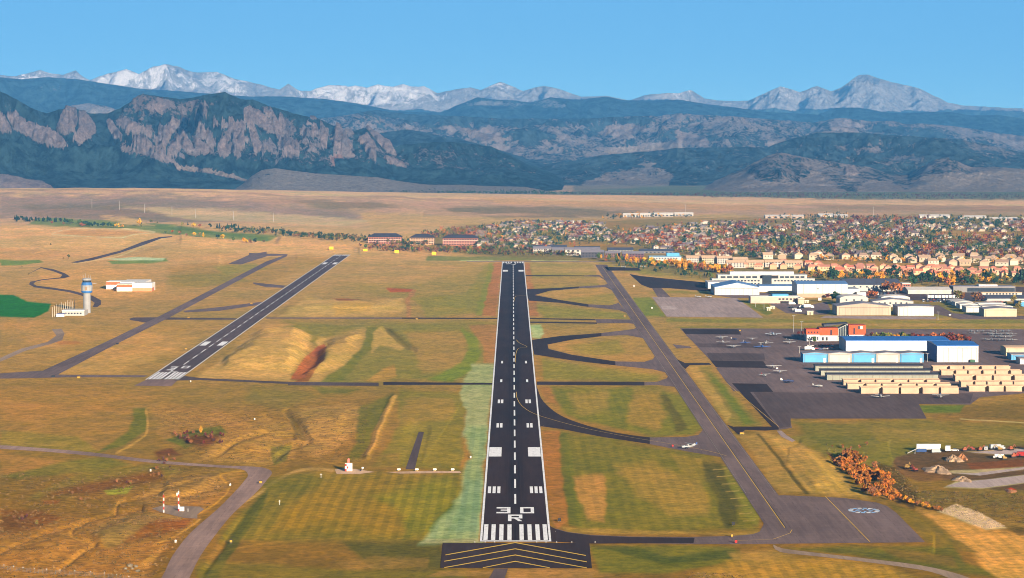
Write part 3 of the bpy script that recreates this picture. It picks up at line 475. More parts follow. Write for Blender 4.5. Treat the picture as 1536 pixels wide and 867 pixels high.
# ---------------------------------------------------------------- pavement
def tarmac(name, c, streak=.2, crack=.35, band=None):
    n = NT(name); n.b.inputs['Roughness'].default_value = .95; n.b.inputs['Specular IOR Level'].default_value = .08; c = np.array(c)
    a = n.noise(45, 5, .6, stretch=(1, .35, 1)); b = n.noise(2.2, 3, .6, stretch=(1, .05, 1)); d = n.noise(5, 5, .65)
    col_ = n.mix(n.ramp(a, .35, .65), c*(1-streak), c*(1+streak)); col_ = n.mix(n.ramp(b, .3, .7), n.mix(1, col_, (.86, .86, .87), 'MULTIPLY'), n.mix(1, col_, (1.12, 1.12, 1.1), 'MULTIPLY'))
    col_ = n.mix(n.math('MULTIPLY', n.ramp(d, .55, .7), crack), col_, n.mix(1, col_, (1.35, 1.3, 1.25), 'MULTIPLY'))
    if band is not None:                 # rubber worn into the wheel tracks either side of the centreline
        sx = n.t.nodes.new('ShaderNodeSeparateXYZ'); n.L(n.pos, sx.inputs[0]); ax = n.math('ABSOLUTE', n.math('SUBTRACT', sx.outputs[0], band))
        st = n.noise(.9, 3, .7, stretch=(1, .006, 1)); lo = n.noise(170, 3, .6, stretch=(.1, 1, 1), off=(9, 2, 2))
        m_ = n.math('MULTIPLY', n.math('MULTIPLY', n.ramp(ax, 7.5, 1.5), n.ramp(st, .3, .62)), n.ramp(lo, .3, .6, .35, 1))
        col_ = n.mix(m_, n.mix(1, col_, (1.25, 1.22, 1.2), 'MULTIPLY'), n.mix(1, col_, (.42, .42, .45), 'MULTIPLY'))
    br = n.t.nodes.new('ShaderNodeTexBrick'); br.inputs['Scale'].default_value = 1; br.inputs['Brick Width'].default_value = 19; br.inputs['Row Height'].default_value = 7.6
    br.inputs['Mortar Size'].default_value = .22; br.inputs['Color1'].default_value = (1, 1, 1, 1); br.inputs['Color2'].default_value = (.93, .93, .94, 1); br.inputs['Mortar'].default_value = (.6, .58, .58, 1)
    n.L(n.pos, br.inputs['Vector']); col_ = n.mix(crack, col_, n.mix(1, col_, br.outputs['Color'], 'MULTIPLY'))
    return n.base(col_)
TM = {'new': tarmac('new_asphalt', (.025, .0135, .0115), .22, .12, RX), 'newb': tarmac('fresh_asphalt', (.035, .021, .019), .2, .15), 'mid': tarmac('worn_asphalt', (.092, .064, .060), .16, .4),
      'old': tarmac('old_asphalt', (.148, .104, .097), .15, .5), 'brn': tarmac('brown_asphalt', (.165, .118, .112), .14, .6), 'track': tarmac('old_road_surface', (.25, .165, .135), .25, .5), 'red': tarmac('faded_red_paving', (.23, .15, .13), .25, .4),
      'conc': tarmac('concrete_paving', (.33, .25, .225), .12, .6), 'concb': tarmac('pale_concrete', (.43, .34, .31), .1, .3), 'dirt': tarmac('packed_dirt', (.26, .185, .13), .2, 0), 'dirtl': tarmac('pale_dirt', (.47, .31, .2), .15, 0)}
PO = []
for i, (name, m, lev, pts) in enumerate(PAV):
    o = MB().poly(pts, 0).build(name, TM[m]); o.location.z = .03+lev*.012+(i % 7)*.0012
    tag(o, None, None, kind='structure'); PO.append(o)
RW = PO[0]; LRW = PO[2]; OVR = PO[1]; PTX = PO[4]; HAP = PO[6]
white = NT('runway_white_paint'); nn = white.ramp(white.noise(1.3, 4, .7, stretch=(1, .3, 1)), .25, .55); white.b.inputs['Roughness'].default_value = .6
white = white.base(white.mix(nn, (.55, .55, .56), (.80, .80, .80)))
yel = paint_mat('yellow_line_paint', (.62, .40, .03), .7, .2, 3); redp = paint_mat('red_sign_paint', (.45, .06, .04), .7, .2, 2); blk = paint_mat('black_surround_paint', (.012, .012, .014), .8, .1)
bluep = paint_mat('pale_blue_paint', (.25, .48, .75), .7, .25, 1.2)
def mark(name, mb, mat, parent, z=.03+6*.012+.012):
    o = mb.build(name, mat, parent); o.location.z = z-parent.location.z; return o
b = MB()
for s in (-1, 1): b.poly(wq(RX+s*RH-(0.95 if s > 0 else 0), RX+s*RH+(0 if s > 0 else .95), YN, YF), 0)
mark('edge_line', b, white, RW)
mark('threshold_line', MB().poly(wq(RX-RH+.96, RX+RH-.96, YN, YN+3), 0).poly(wq(RX-RH+.96, RX+RH-.96, YF-2, YF), 0), white, RW)
y0, y1 = Yv(811)+1.2, Yv(786.8)
for k in (2.65, 6.2, 9.7, 13.0):
    for s in (-1, 1):
        mark('threshold_bar', MB().poly(wq(RX+s*k-.92, RX+s*k+.92, y0, y1), 0), white, RW); mark('threshold_bar', MB().poly(wq(RX+s*k-.92, RX+s*k+.92, YF-48, YF-4), 0), white, RW)
y = Yv(756); k = 0
while y < YF-70:
    mark('centreline_dash', MB().poly(wq(RX-.46, RX+.46, y, y+37), 0), white, RW); y += 61.3
for r0, r1, offs in ((740, 730, (12.6, 10.3, 8.0)), (641.5, 635, (10.1, 8.0)), (605, 599.5, (10.1, 8.0)), (573.3, 569.2, (9.2,)), (545.2, 541.5, (9.2,))):
    for k in offs:
        for s in (-1, 1): mark('touchdown_bar', MB().poly(wq(RX+s*k-.75, RX+s*k+.75, Yv(r0), Yv(r1)), 0), white, RW)
for s in (-1, 1):
    mark('aiming_block', MB().poly(wq(RX+s*10.7-3.4, RX+s*10.7+3.4, Yv(685), Yv(671)), 0), white, RW)
    mark('aiming_block', MB().poly(wq(RX+s*10.2-3.3, RX+s*10.2+3.3, Yv(407.4), Yv(405)), 0), white, RW)
GL = {'3': [[(0, 0), (1, 0), (1, .22), (0, .22)], [(0, .78), (1, .78), (1, 1), (0, 1)], [(.3, .42), (.76, .42), (.76, .6), (.3, .6)], [(.76, .22), (1, .22), (1, .78), (.76, .78)]],
      '0': [[(0, 0), (1, 0), (1, .2), (0, .2)], [(0, .8), (1, .8), (1, 1), (0, 1)], [(0, .2), (.24, .2), (.24, .8), (0, .8)], [(.76, .2), (1, .2), (1, .8), (.76, .8)]],
      'R': [[(0, 0), (.24, 0), (.24, 1), (0, 1)], [(.24, .8), (1, .8), (1, 1), (.24, 1)], [(.24, .4), (1, .4), (1, .57), (.24, .57)], [(.76, .57), (1, .57), (1, .8), (.76, .8)], [(.42, .4), (.72, 0), (1, 0), (.7, .4)]],
      'L': [[(0, 0), (1, 0), (1, .2), (0, .2)], [(0, .2), (.24, .2), (.24, 1), (0, 1)]], '1': [[(.38, 0), (.62, 0), (.62, 1), (.38, 1)]],
      '2': [[(0, 0), (1, 0), (1, .2), (0, .2)], [(0, .8), (1, .8), (1, 1), (0, 1)], [(0, .2), (.24, .2), (.24, .58), (0, .58)], [(.24, .42), (1, .42), (1, .58), (.24, .58)], [(.76, .58), (1, .58), (1, .8), (.76, .8)]]}
def glyph(ch, x0, x1, ya, yb, parent, skew=0):
    b = MB()
    for q in GL[ch]: b.poly([(x0+p[0]*(x1-x0), ya+p[1]*(yb-ya)) for p in q], 0)
    mark('runway_number', b, white, parent)
sc_ = lambda v: G(769, v)[0]
def XU(u, v): return G(u, v)[0]
glyph('3', XU(744.8, 765.5), XU(765.7, 765.5), Yv(770.3), Yv(761), RW); glyph('0', XU(780.2, 765.5), XU(801, 765.5), Yv(770.3), Yv(761), RW); glyph('R', XU(762, 777), XU(783.6, 777), Yv(782), Yv(772.2), RW)
for ch, xo in (('2', -6.5), ('1', 3.5)): glyph(ch, RX+xo+3, RX+xo-3, YF-58, YF-78, RW)
glyph('L', RX+3, RX-3, YF-84, YF-104, RW)
LM = (LX0+LX1)/2; LH = (LX1-LX0)/2
b = MB()
for s in (-1, 1): b.poly(wq(LM+s*LH-(.75 if s > 0 else 0), LM+s*LH+(0 if s > 0 else .75), LYN, LYF), 0)
mark('edge_line', b, white, LRW)
for k in (1.9, 4.4, 6.9, 9.6):
    for s in (-1, 1):
        mark('threshold_bar', MB().poly(wq(LM+s*k-.85, LM+s*k+.85, LYN+2, Yv(558.5)), 0), white, LRW); mark('threshold_bar', MB().poly(wq(LM+s*k-.85, LM+s*k+.85, LYF-38, LYF-2), 0), white, LRW)
y = Yv(547)
while y < LYF-60: mark('centreline_dash', MB().poly(wq(LM-.45, LM+.45, y, y+37), 0), white, LRW); y += 61
glyph('3', LM-7, LM-1.6, Yv(555.5), Yv(550), LRW); glyph('0', LM+1.6, LM+7, Yv(552.5), Yv(549), LRW); glyph('L', LM-3, LM+3, Yv(557.5), Yv(554), LRW)
for s in (-1, 1):
    mark('aiming_block', MB().poly(wq(LM+s*7.2-2.6, LM+s*7.2+2.6, Yv(518.5), Yv(512.5)), 0), white, LRW); mark('aiming_block', MB().poly(wq(LM+s*7-2.6, LM+s*7+2.6, Yv(396.5), Yv(393.8)), 0), white, LRW)
Z3 = lambda x, y: (660+x/4.635, 680+y/4.635)
for (a, l, r) in (((523, 622), (38, 708), (1015, 712)), ((523, 665), (30, 752), (1020, 756)), ((523, 708), (30, 796), (1020, 798)), ((523, 752), (298, 797), (762, 797))):
    for e in (l, r):
        p = [Z3(a[0], a[1]-2.5), Z3(e[0], e[1]-2.5), Z3(e[0], e[1]+2.5), Z3(a[0], a[1]+3)]
        mark('chevron', MB().poly([G(*q)[:2] for q in p], 0), yel, OVR)
def yline(px, wd, mat, parent, world=False, name='taxi_line'):
    P = [Vector(p[:2]) if world else Vector(G(*p)[:2]) for p in px]; b = MB()
    for i in range(len(P)-1):
        d = (P[i+1]-P[i]).normalized(); nrm = Vector((-d.y, d.x))*wd/2
        b.poly([P[i]-nrm, P[i+1]-nrm, P[i+1]+nrm, P[i]+nrm], 0)
    return mark(name, b, mat, parent)
TM_ = (TX0+TX1)/2
yline([(TM_, Yv(792)), (TM_, Yv(400))], .38, yel, PTX, True)
yline([(TM_+.5, Yv(792)), (TM_+.5, Yv(400))], .3, blk, PTX, True, 'line_surround')
for rr in ((500, 640), ):
    pass
yline(smooth([(773, 520), (775, 535), (783, 543), (795, 548), (820, 552)][:0] or Z6((45, 650), (60, 665), (95, 683), (55, 690), (42, 720), (40, 755)), n=4), .35, yel, RW)
yline(smooth(Z6((32, 440), (45, 442), (75, 444), (95, 446), (60, 445), (40, 450), (34, 470)), n=4), .4, yel, RW)
yline(smooth([(774.5, 588), (775.5, 597), (783, 609), (800, 620), (830, 630), (880, 643), (940, 655), (1000, 665), (1060, 676), (1090, 684)], n=4), .32, yel, RW, name='lead_off_line')
yline([(1238, 745), (1305, 813)], .35, yel, HAP); yline([(1100, 811.5), (1160, 809), (1185, 800), (1188, 795)], .3, yel, HAP)
yline([(1090, 575), (1168, 640)], .3, yel, PO[[p[0] for p in PAV].index('parking_ramp')])
for s in (-1, 1): yline([(TM_+s*7.2, Yv(740)), (TM_+s*7.2, Yv(400))], .25, paint_mat('faded_shoulder_paint', (.2, .16, .11)), PTX, True, 'shoulder_line')
# round painted rose on the holding apron
cx, cy = G(1296, 766)[:2]
for k in range(16):
    a0 = k*math.pi/8+.03; a1 = a0+math.pi/8-.09; b = MB()
    b.poly([(cx+math.cos(a)*r*7.4, cy+math.sin(a)*r*9.5) for a, r in ((a0, 1), (a1, 1), (a1, .72), (a0, .72))], 0); mark('rose_segment', b, bluep if k % 2 else white, HAP)
for k in range(8):
    a0 = k*math.pi/4; b = MB(); b.poly([(cx+math.cos(a0+e)*r*7.4, cy+math.sin(a0+e)*r*9.5) for e, r in ((-.16, .28), (-.2, .55), (.2, .55), (.16, .28))], 0); mark('rose_segment', b, bluep, HAP)
# ---------------------------------------------------------------- mountains
def mtn_mat(name, forest, rock2, scale, snow=False):
    n = NT(name); n.b.inputs['Roughness'].default_value = 1; n.b.inputs['Specular IOR Level'].default_value = .05
    c = n.attr('Col'); td = n.attr('tree', 'Fac')
    a = n.noise(70*scale, 7, .74, stretch=(1, .5, .8)); b = n.noise(420*scale, 5, .6, off=(7, 3, 1), stretch=(1, .6, 1)); e = n.noise(20*scale, 5, .8, off=(2, 9, 4))
    f = n.math('ADD', n.math('MULTIPLY', a, .68), n.math('MULTIPLY', b, .32))
    f = n.math('ADD', f, n.math('MULTIPLY', n.math('SUBTRACT', e, .5), .9))
    f = n.math('ADD', f, n.math('SUBTRACT', td, .5))
    tree = n.ramp(f, .47, .53)
    c = n.mix(n.ramp(e, .3, .7), n.mix(1, c, (.6, .6, .62), 'MULTIPLY'), n.mix(1, c, (1.35, 1.33, 1.3), 'MULTIPLY'))
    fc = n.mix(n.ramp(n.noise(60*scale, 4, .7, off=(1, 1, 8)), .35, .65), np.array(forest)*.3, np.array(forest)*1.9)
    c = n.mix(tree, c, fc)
    if snow:
        s = n.attr('snow', 'Fac'); q = n.noise(300, 8, .85, stretch=(1.3, 1, .4), off=(4, 4, 4)); q2 = n.noise(1300, 4, .6, off=(9, 1, 2))
        s = n.math('ADD', n.math('ADD', n.math('MULTIPLY', q, 1.1), n.math('SUBTRACT', n.math('MULTIPLY', q2, .5), .37)), n.math('SUBTRACT', s, .5))
        c = n.mix(n.ramp(s, .49, .57), c, (.84, .82, .82))
    n.bump(n.math('ADD', n.math('ADD', n.math('MULTIPLY', e, .7), n.math('MULTIPLY', tree, .35)), n.math('MULTIPLY', a, 3.2)), 1.0, 22*scale)
    return n.base(c)
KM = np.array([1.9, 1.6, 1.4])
def mtn(name, label, crest, D0, D1, D2, rows, mat, colbase, treebase, amp, wl, seed, prof=1.0, jag=1.0, patches=(), snowf=None, bumps=(), u0=None, u1=None, du=1.5, base_z=-6, aniso=1.0, hfreq=None):
    crest = sorted(crest); cu = np.array([p[0] for p in crest]); cv = np.array([p[1] for p in crest])
    us_ = np.arange(cu[0] if u0 is None else u0, (cu[-1] if u1 is None else u1)+.1, du)
    tv = np.interp(us_, cu, cv)
    tv = tv+jag*fbm(us_/9, us_*0, 4, seed+3)
    tF = np.linspace(0, 1, rows)**1.0; tB = np.linspace(0, 1, max(8, rows//8))[1:]
    d = np.concatenate([D0+(D1-D0)*tF, D1+(D2-D1)*tB]); t = np.concatenate([tF, 1+tB]); nF = rows
    X = ((us_-768)/F)[None, :]*d[:, None]; Y = np.repeat(d[:, None], len(us_), 1); T = np.repeat(t[:, None], len(us_), 1)
    ec = (VH-tv)/F
    zc = HC+ec*D1
    H_ = np.maximum(zc-base_z, 8)
    Tf = np.minimum(T, 1)
    wx = fbm(X/wl/1.7, Y/wl/1.7, 3, seed+50)*wl*.5; wy = fbm(X/wl/1.7, Y/wl/1.7, 3, seed+60)*wl*.5
    rn = ridge((X+wx)/wl, (Y+wy)/wl*aniso, 6, seed)-.45
    rn = rn+.35*(ridge((X+wx)/wl*3.3, (Y+wy)/wl*2.4*aniso, 4, seed+9)-.45)
    env = sst(0, .25, Tf)*(1-.55*sst(.75, 1, Tf))
    Z = base_z+H_[None, :]*Tf**prof+rn*env*amp*H_[None, :]
    uu = np.repeat(us_[None, :], len(d), 0)
    for it in range(4):
        e = (Z[:nF]-HC)/Y[:nF]; mx = e.max(0); dl = (ec-mx)
        Z = Z+dl[None, :]*Y*sst(.15, .9, Tf)
    back = np.clip(T-1, 0, 1); Z = Z-back*(H_[None, :]*.9+40)
    Z = np.where(T > 1, np.minimum(Z, Z[nF-1][None, :]-back*60), Z)
    u_, v_ = U(X.ravel(), Y.ravel(), Z.ravel())
    fw = 12000.0/D1
    PTm = Painter(u_, v_, fbm(X.ravel()/(90/fw), Y.ravel()/(160/fw), 4, seed+70)*2, fbm(X.ravel()/(90/fw), Y.ravel()/(160/fw), 4, seed+80)*2)
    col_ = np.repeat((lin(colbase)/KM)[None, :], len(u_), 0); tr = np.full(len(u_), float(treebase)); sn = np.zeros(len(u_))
    Zr = Z.ravel().copy()
    for (c, td, f, a, pts, lift) in patches:
        sel, m = PTm.mask(pts, f)
        if m is None: continue
        if c: col_[sel] += (lin(c)/KM-col_[sel])*(m*a)[:, None]
        tr[sel] += (td-tr[sel])*m*a
        if lift: Zr[sel] += lift*sst(.3, .9, m)*(T.ravel()[sel] < 1)*(.6+.8*vn(X.ravel()[sel]/18, Y.ravel()[sel]/120, seed+91))
    Z = Zr.reshape(Z.shape)
    ex = {'tree': tr}
    if snowf is not None: ex['snow'] = snowf(u_, v_, T.ravel())
    o = grid_mesh(name, X, Y, Z, np.clip(col_, .005, .8), mat, ex)
    return tag(o, label, 'mountain', kind='structure')
q1 = lambda *p: [(a/2.954, 60+b/2.954) for a, b in p]; q2 = lambda *p: [(500+a/2.954, 60+b/2.954) for a, b in p]; q3 = lambda *p: [(1016+a/2.954, 60+b/2.954) for a, b in p]
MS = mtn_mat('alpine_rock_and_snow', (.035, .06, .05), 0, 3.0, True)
MF = mtn_mat('forested_slope', (.020, .043, .050), 0, 1.6); MM = mtn_mat('foothill_slope', (.026, .046, .056), 0, 1.1); MN = mtn_mat('near_hill_slope', (.016, .034, .040), 0, .8)  # forest colours carry added blue that imitates distance haze
L1 = [(-260, 120), (0, 113)]+q1((75, 160), (130, 148), (180, 133), (235, 150), (285, 155), (340, 137), (375, 165), (400, 178), (480, 150), (565, 130), (620, 152), (680, 120), (740, 108), (790, 118), (860, 145), (965, 143), (1040, 172), (1150, 195), (1240, 222), (1280, 195), (1330, 225), (1375, 225), (1460, 200), (1536, 203))+q2((60, 210), (100, 203), (150, 212), (200, 198), (260, 208), (310, 195), (350, 208), (400, 205), (460, 235), (530, 222), (610, 210), (655, 222), (740, 185), (840, 225), (930, 203), (1000, 218), (1100, 252), (1210, 247), (1310, 268), (1400, 240), (1490, 235))+q3((0, 237), (60, 222), (120, 260), (200, 270), (310, 270), (455, 205), (540, 232), (615, 203), (680, 228), (720, 212), (800, 155), (840, 155), (940, 185), (1070, 215), (1200, 280), (1280, 292), (1400, 298), (1536, 305))+[(1800, 166)]
def snowy(u, v, T):
    s = -.055+np.interp(u, [-300, 60, 130, 160, 230, 300, 330, 420, 470, 640, 680, 735, 790, 830, 870, 980, 1010, 1060, 1110, 1130, 1180, 1215, 1260, 1420, 1450, 1500, 1800],
                  [.40, .52, .48, .60, .47, .42, .55, .45, .70, .68, .45, .54, .40, .35, .25, .22, .6, .5, .5, .42, .5, .5, .36, .26, .42, .3, .2])
    return s+.10*sst(150, 120, v)-.25*sst(150, 172, v)
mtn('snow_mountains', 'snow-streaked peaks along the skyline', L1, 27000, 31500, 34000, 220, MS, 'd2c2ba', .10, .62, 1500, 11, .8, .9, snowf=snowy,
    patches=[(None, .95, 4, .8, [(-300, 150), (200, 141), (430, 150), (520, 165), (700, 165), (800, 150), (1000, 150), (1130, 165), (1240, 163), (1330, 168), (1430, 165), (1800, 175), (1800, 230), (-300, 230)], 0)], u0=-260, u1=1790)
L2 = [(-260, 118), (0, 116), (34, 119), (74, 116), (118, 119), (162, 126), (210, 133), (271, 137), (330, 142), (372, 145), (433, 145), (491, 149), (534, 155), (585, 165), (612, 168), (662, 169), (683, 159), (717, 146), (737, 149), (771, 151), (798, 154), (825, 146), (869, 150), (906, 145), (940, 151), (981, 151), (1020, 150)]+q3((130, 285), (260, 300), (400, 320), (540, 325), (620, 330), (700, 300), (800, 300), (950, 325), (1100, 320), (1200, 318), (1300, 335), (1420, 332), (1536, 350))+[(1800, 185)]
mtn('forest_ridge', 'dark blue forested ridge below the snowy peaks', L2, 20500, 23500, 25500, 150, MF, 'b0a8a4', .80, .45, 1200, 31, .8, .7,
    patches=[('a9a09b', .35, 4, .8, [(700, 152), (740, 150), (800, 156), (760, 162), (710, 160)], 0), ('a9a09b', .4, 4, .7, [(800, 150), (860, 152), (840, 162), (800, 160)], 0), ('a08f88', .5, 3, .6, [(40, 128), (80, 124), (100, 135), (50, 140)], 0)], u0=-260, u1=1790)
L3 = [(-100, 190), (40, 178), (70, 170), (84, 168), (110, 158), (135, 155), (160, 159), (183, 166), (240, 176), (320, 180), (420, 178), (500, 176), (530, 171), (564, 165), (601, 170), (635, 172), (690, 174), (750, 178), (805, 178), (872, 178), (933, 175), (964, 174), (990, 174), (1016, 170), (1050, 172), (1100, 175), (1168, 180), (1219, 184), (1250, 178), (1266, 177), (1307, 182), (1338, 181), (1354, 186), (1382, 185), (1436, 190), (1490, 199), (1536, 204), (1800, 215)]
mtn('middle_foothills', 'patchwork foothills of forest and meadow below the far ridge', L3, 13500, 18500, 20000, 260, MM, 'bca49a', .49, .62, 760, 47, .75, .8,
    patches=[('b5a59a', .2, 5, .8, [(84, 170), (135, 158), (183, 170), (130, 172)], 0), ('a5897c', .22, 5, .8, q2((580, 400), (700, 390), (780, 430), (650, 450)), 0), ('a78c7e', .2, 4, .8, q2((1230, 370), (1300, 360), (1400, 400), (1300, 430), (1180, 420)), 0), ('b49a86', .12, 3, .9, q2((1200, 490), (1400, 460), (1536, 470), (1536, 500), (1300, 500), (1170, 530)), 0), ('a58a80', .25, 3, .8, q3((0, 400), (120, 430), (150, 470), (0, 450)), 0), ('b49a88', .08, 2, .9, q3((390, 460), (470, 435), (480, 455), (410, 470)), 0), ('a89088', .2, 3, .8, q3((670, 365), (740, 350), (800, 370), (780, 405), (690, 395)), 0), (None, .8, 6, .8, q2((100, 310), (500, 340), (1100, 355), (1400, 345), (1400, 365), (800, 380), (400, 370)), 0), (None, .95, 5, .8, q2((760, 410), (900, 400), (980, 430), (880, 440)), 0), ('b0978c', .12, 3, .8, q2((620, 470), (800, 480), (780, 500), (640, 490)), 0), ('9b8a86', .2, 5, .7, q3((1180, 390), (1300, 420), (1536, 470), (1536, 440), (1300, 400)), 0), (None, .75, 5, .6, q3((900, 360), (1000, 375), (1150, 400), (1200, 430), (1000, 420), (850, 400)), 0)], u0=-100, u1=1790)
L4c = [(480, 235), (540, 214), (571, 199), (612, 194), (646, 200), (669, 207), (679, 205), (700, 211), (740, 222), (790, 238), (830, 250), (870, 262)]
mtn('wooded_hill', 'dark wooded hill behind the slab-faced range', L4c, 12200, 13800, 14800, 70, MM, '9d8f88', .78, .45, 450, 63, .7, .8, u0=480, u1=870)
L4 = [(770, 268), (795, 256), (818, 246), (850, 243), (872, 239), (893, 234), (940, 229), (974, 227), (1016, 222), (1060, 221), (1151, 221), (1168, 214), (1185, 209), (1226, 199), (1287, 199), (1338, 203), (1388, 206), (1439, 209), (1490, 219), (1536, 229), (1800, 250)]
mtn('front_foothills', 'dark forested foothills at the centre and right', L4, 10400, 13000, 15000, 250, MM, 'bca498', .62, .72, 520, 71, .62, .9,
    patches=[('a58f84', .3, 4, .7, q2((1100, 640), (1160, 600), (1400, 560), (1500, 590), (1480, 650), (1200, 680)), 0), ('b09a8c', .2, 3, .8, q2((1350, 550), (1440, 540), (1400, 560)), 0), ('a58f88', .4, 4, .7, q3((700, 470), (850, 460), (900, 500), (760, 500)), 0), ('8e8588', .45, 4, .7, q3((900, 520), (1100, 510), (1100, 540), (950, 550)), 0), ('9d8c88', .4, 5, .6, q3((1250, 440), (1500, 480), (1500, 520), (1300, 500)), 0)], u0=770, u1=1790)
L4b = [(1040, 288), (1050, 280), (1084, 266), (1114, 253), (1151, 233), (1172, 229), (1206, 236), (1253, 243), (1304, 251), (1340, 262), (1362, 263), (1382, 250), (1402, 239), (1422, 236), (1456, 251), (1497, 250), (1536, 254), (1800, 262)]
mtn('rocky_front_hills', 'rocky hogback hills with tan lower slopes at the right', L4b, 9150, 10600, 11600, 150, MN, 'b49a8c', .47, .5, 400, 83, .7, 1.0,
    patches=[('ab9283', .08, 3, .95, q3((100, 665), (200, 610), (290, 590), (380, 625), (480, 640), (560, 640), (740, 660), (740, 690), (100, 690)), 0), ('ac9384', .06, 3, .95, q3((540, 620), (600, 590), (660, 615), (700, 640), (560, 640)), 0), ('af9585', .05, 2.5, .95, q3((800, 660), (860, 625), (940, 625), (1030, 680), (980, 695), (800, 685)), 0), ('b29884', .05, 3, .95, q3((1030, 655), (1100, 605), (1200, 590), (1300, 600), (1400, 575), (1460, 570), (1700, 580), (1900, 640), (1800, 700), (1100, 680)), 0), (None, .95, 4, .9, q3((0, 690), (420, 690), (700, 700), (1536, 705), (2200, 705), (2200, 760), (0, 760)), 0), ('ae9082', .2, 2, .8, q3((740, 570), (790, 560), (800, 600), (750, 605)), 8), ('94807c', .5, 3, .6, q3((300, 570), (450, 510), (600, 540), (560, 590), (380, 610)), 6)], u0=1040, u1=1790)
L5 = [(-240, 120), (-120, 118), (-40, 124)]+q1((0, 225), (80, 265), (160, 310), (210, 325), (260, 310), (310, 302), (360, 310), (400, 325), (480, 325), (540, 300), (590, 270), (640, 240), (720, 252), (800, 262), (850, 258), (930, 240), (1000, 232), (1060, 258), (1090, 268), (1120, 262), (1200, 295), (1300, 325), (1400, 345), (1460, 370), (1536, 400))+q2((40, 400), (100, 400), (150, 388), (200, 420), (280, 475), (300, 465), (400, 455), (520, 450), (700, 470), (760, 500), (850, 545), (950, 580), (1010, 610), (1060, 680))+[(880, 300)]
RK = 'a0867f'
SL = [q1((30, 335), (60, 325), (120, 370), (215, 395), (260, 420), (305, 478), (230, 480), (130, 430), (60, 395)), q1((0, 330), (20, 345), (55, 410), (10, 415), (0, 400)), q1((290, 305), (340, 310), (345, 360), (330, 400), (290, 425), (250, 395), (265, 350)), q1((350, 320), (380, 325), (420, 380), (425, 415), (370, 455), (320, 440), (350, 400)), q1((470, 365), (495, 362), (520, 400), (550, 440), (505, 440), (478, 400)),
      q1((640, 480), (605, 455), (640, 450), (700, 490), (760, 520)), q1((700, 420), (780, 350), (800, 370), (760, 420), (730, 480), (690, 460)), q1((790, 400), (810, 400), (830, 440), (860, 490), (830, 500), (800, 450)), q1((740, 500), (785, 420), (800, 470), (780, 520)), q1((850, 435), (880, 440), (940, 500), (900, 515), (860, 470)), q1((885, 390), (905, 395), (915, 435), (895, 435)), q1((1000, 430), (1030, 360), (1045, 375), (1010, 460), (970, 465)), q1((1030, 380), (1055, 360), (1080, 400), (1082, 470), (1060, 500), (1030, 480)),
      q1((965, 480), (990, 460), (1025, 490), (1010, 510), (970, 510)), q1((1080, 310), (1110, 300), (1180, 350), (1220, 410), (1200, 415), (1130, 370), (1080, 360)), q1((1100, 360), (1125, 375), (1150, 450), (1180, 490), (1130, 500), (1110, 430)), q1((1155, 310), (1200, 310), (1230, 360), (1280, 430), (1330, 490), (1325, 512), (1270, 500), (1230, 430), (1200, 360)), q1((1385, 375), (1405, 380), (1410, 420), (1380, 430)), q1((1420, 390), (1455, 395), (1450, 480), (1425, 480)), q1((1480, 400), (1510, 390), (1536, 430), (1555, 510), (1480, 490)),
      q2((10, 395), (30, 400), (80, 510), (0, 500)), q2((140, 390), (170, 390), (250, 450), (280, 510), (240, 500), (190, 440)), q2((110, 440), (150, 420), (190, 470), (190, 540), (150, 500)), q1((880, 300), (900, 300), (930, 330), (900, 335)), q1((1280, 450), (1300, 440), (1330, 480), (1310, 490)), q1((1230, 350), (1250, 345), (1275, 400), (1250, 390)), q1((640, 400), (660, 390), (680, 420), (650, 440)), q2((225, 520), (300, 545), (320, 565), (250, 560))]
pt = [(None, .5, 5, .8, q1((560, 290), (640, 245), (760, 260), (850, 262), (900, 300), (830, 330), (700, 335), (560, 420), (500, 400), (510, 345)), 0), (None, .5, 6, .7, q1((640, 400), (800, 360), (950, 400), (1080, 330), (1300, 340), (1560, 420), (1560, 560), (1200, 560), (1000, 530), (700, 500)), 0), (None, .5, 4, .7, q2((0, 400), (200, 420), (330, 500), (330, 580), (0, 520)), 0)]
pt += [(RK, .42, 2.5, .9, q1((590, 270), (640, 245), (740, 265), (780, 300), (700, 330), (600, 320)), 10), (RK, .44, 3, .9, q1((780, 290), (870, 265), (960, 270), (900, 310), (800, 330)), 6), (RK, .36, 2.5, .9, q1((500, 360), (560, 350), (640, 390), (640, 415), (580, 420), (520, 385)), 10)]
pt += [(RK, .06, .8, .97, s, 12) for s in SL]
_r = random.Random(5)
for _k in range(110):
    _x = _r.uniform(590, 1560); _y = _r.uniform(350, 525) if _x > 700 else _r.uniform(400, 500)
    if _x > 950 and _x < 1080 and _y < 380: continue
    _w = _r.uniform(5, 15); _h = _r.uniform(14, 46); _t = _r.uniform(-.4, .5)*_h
    pt.append((_r.choice((RK, 'a08a84', '8c7a78')), .14, .5, .95, q1((_x, _y-_h), (_x+_w*.3, _y-_h*.85), (_x+_w+.45*_h, _y), (_x+.25*_h, _y+_r.uniform(0, 6)), (_x-_w*.5, _y-_h*.1)), 8))
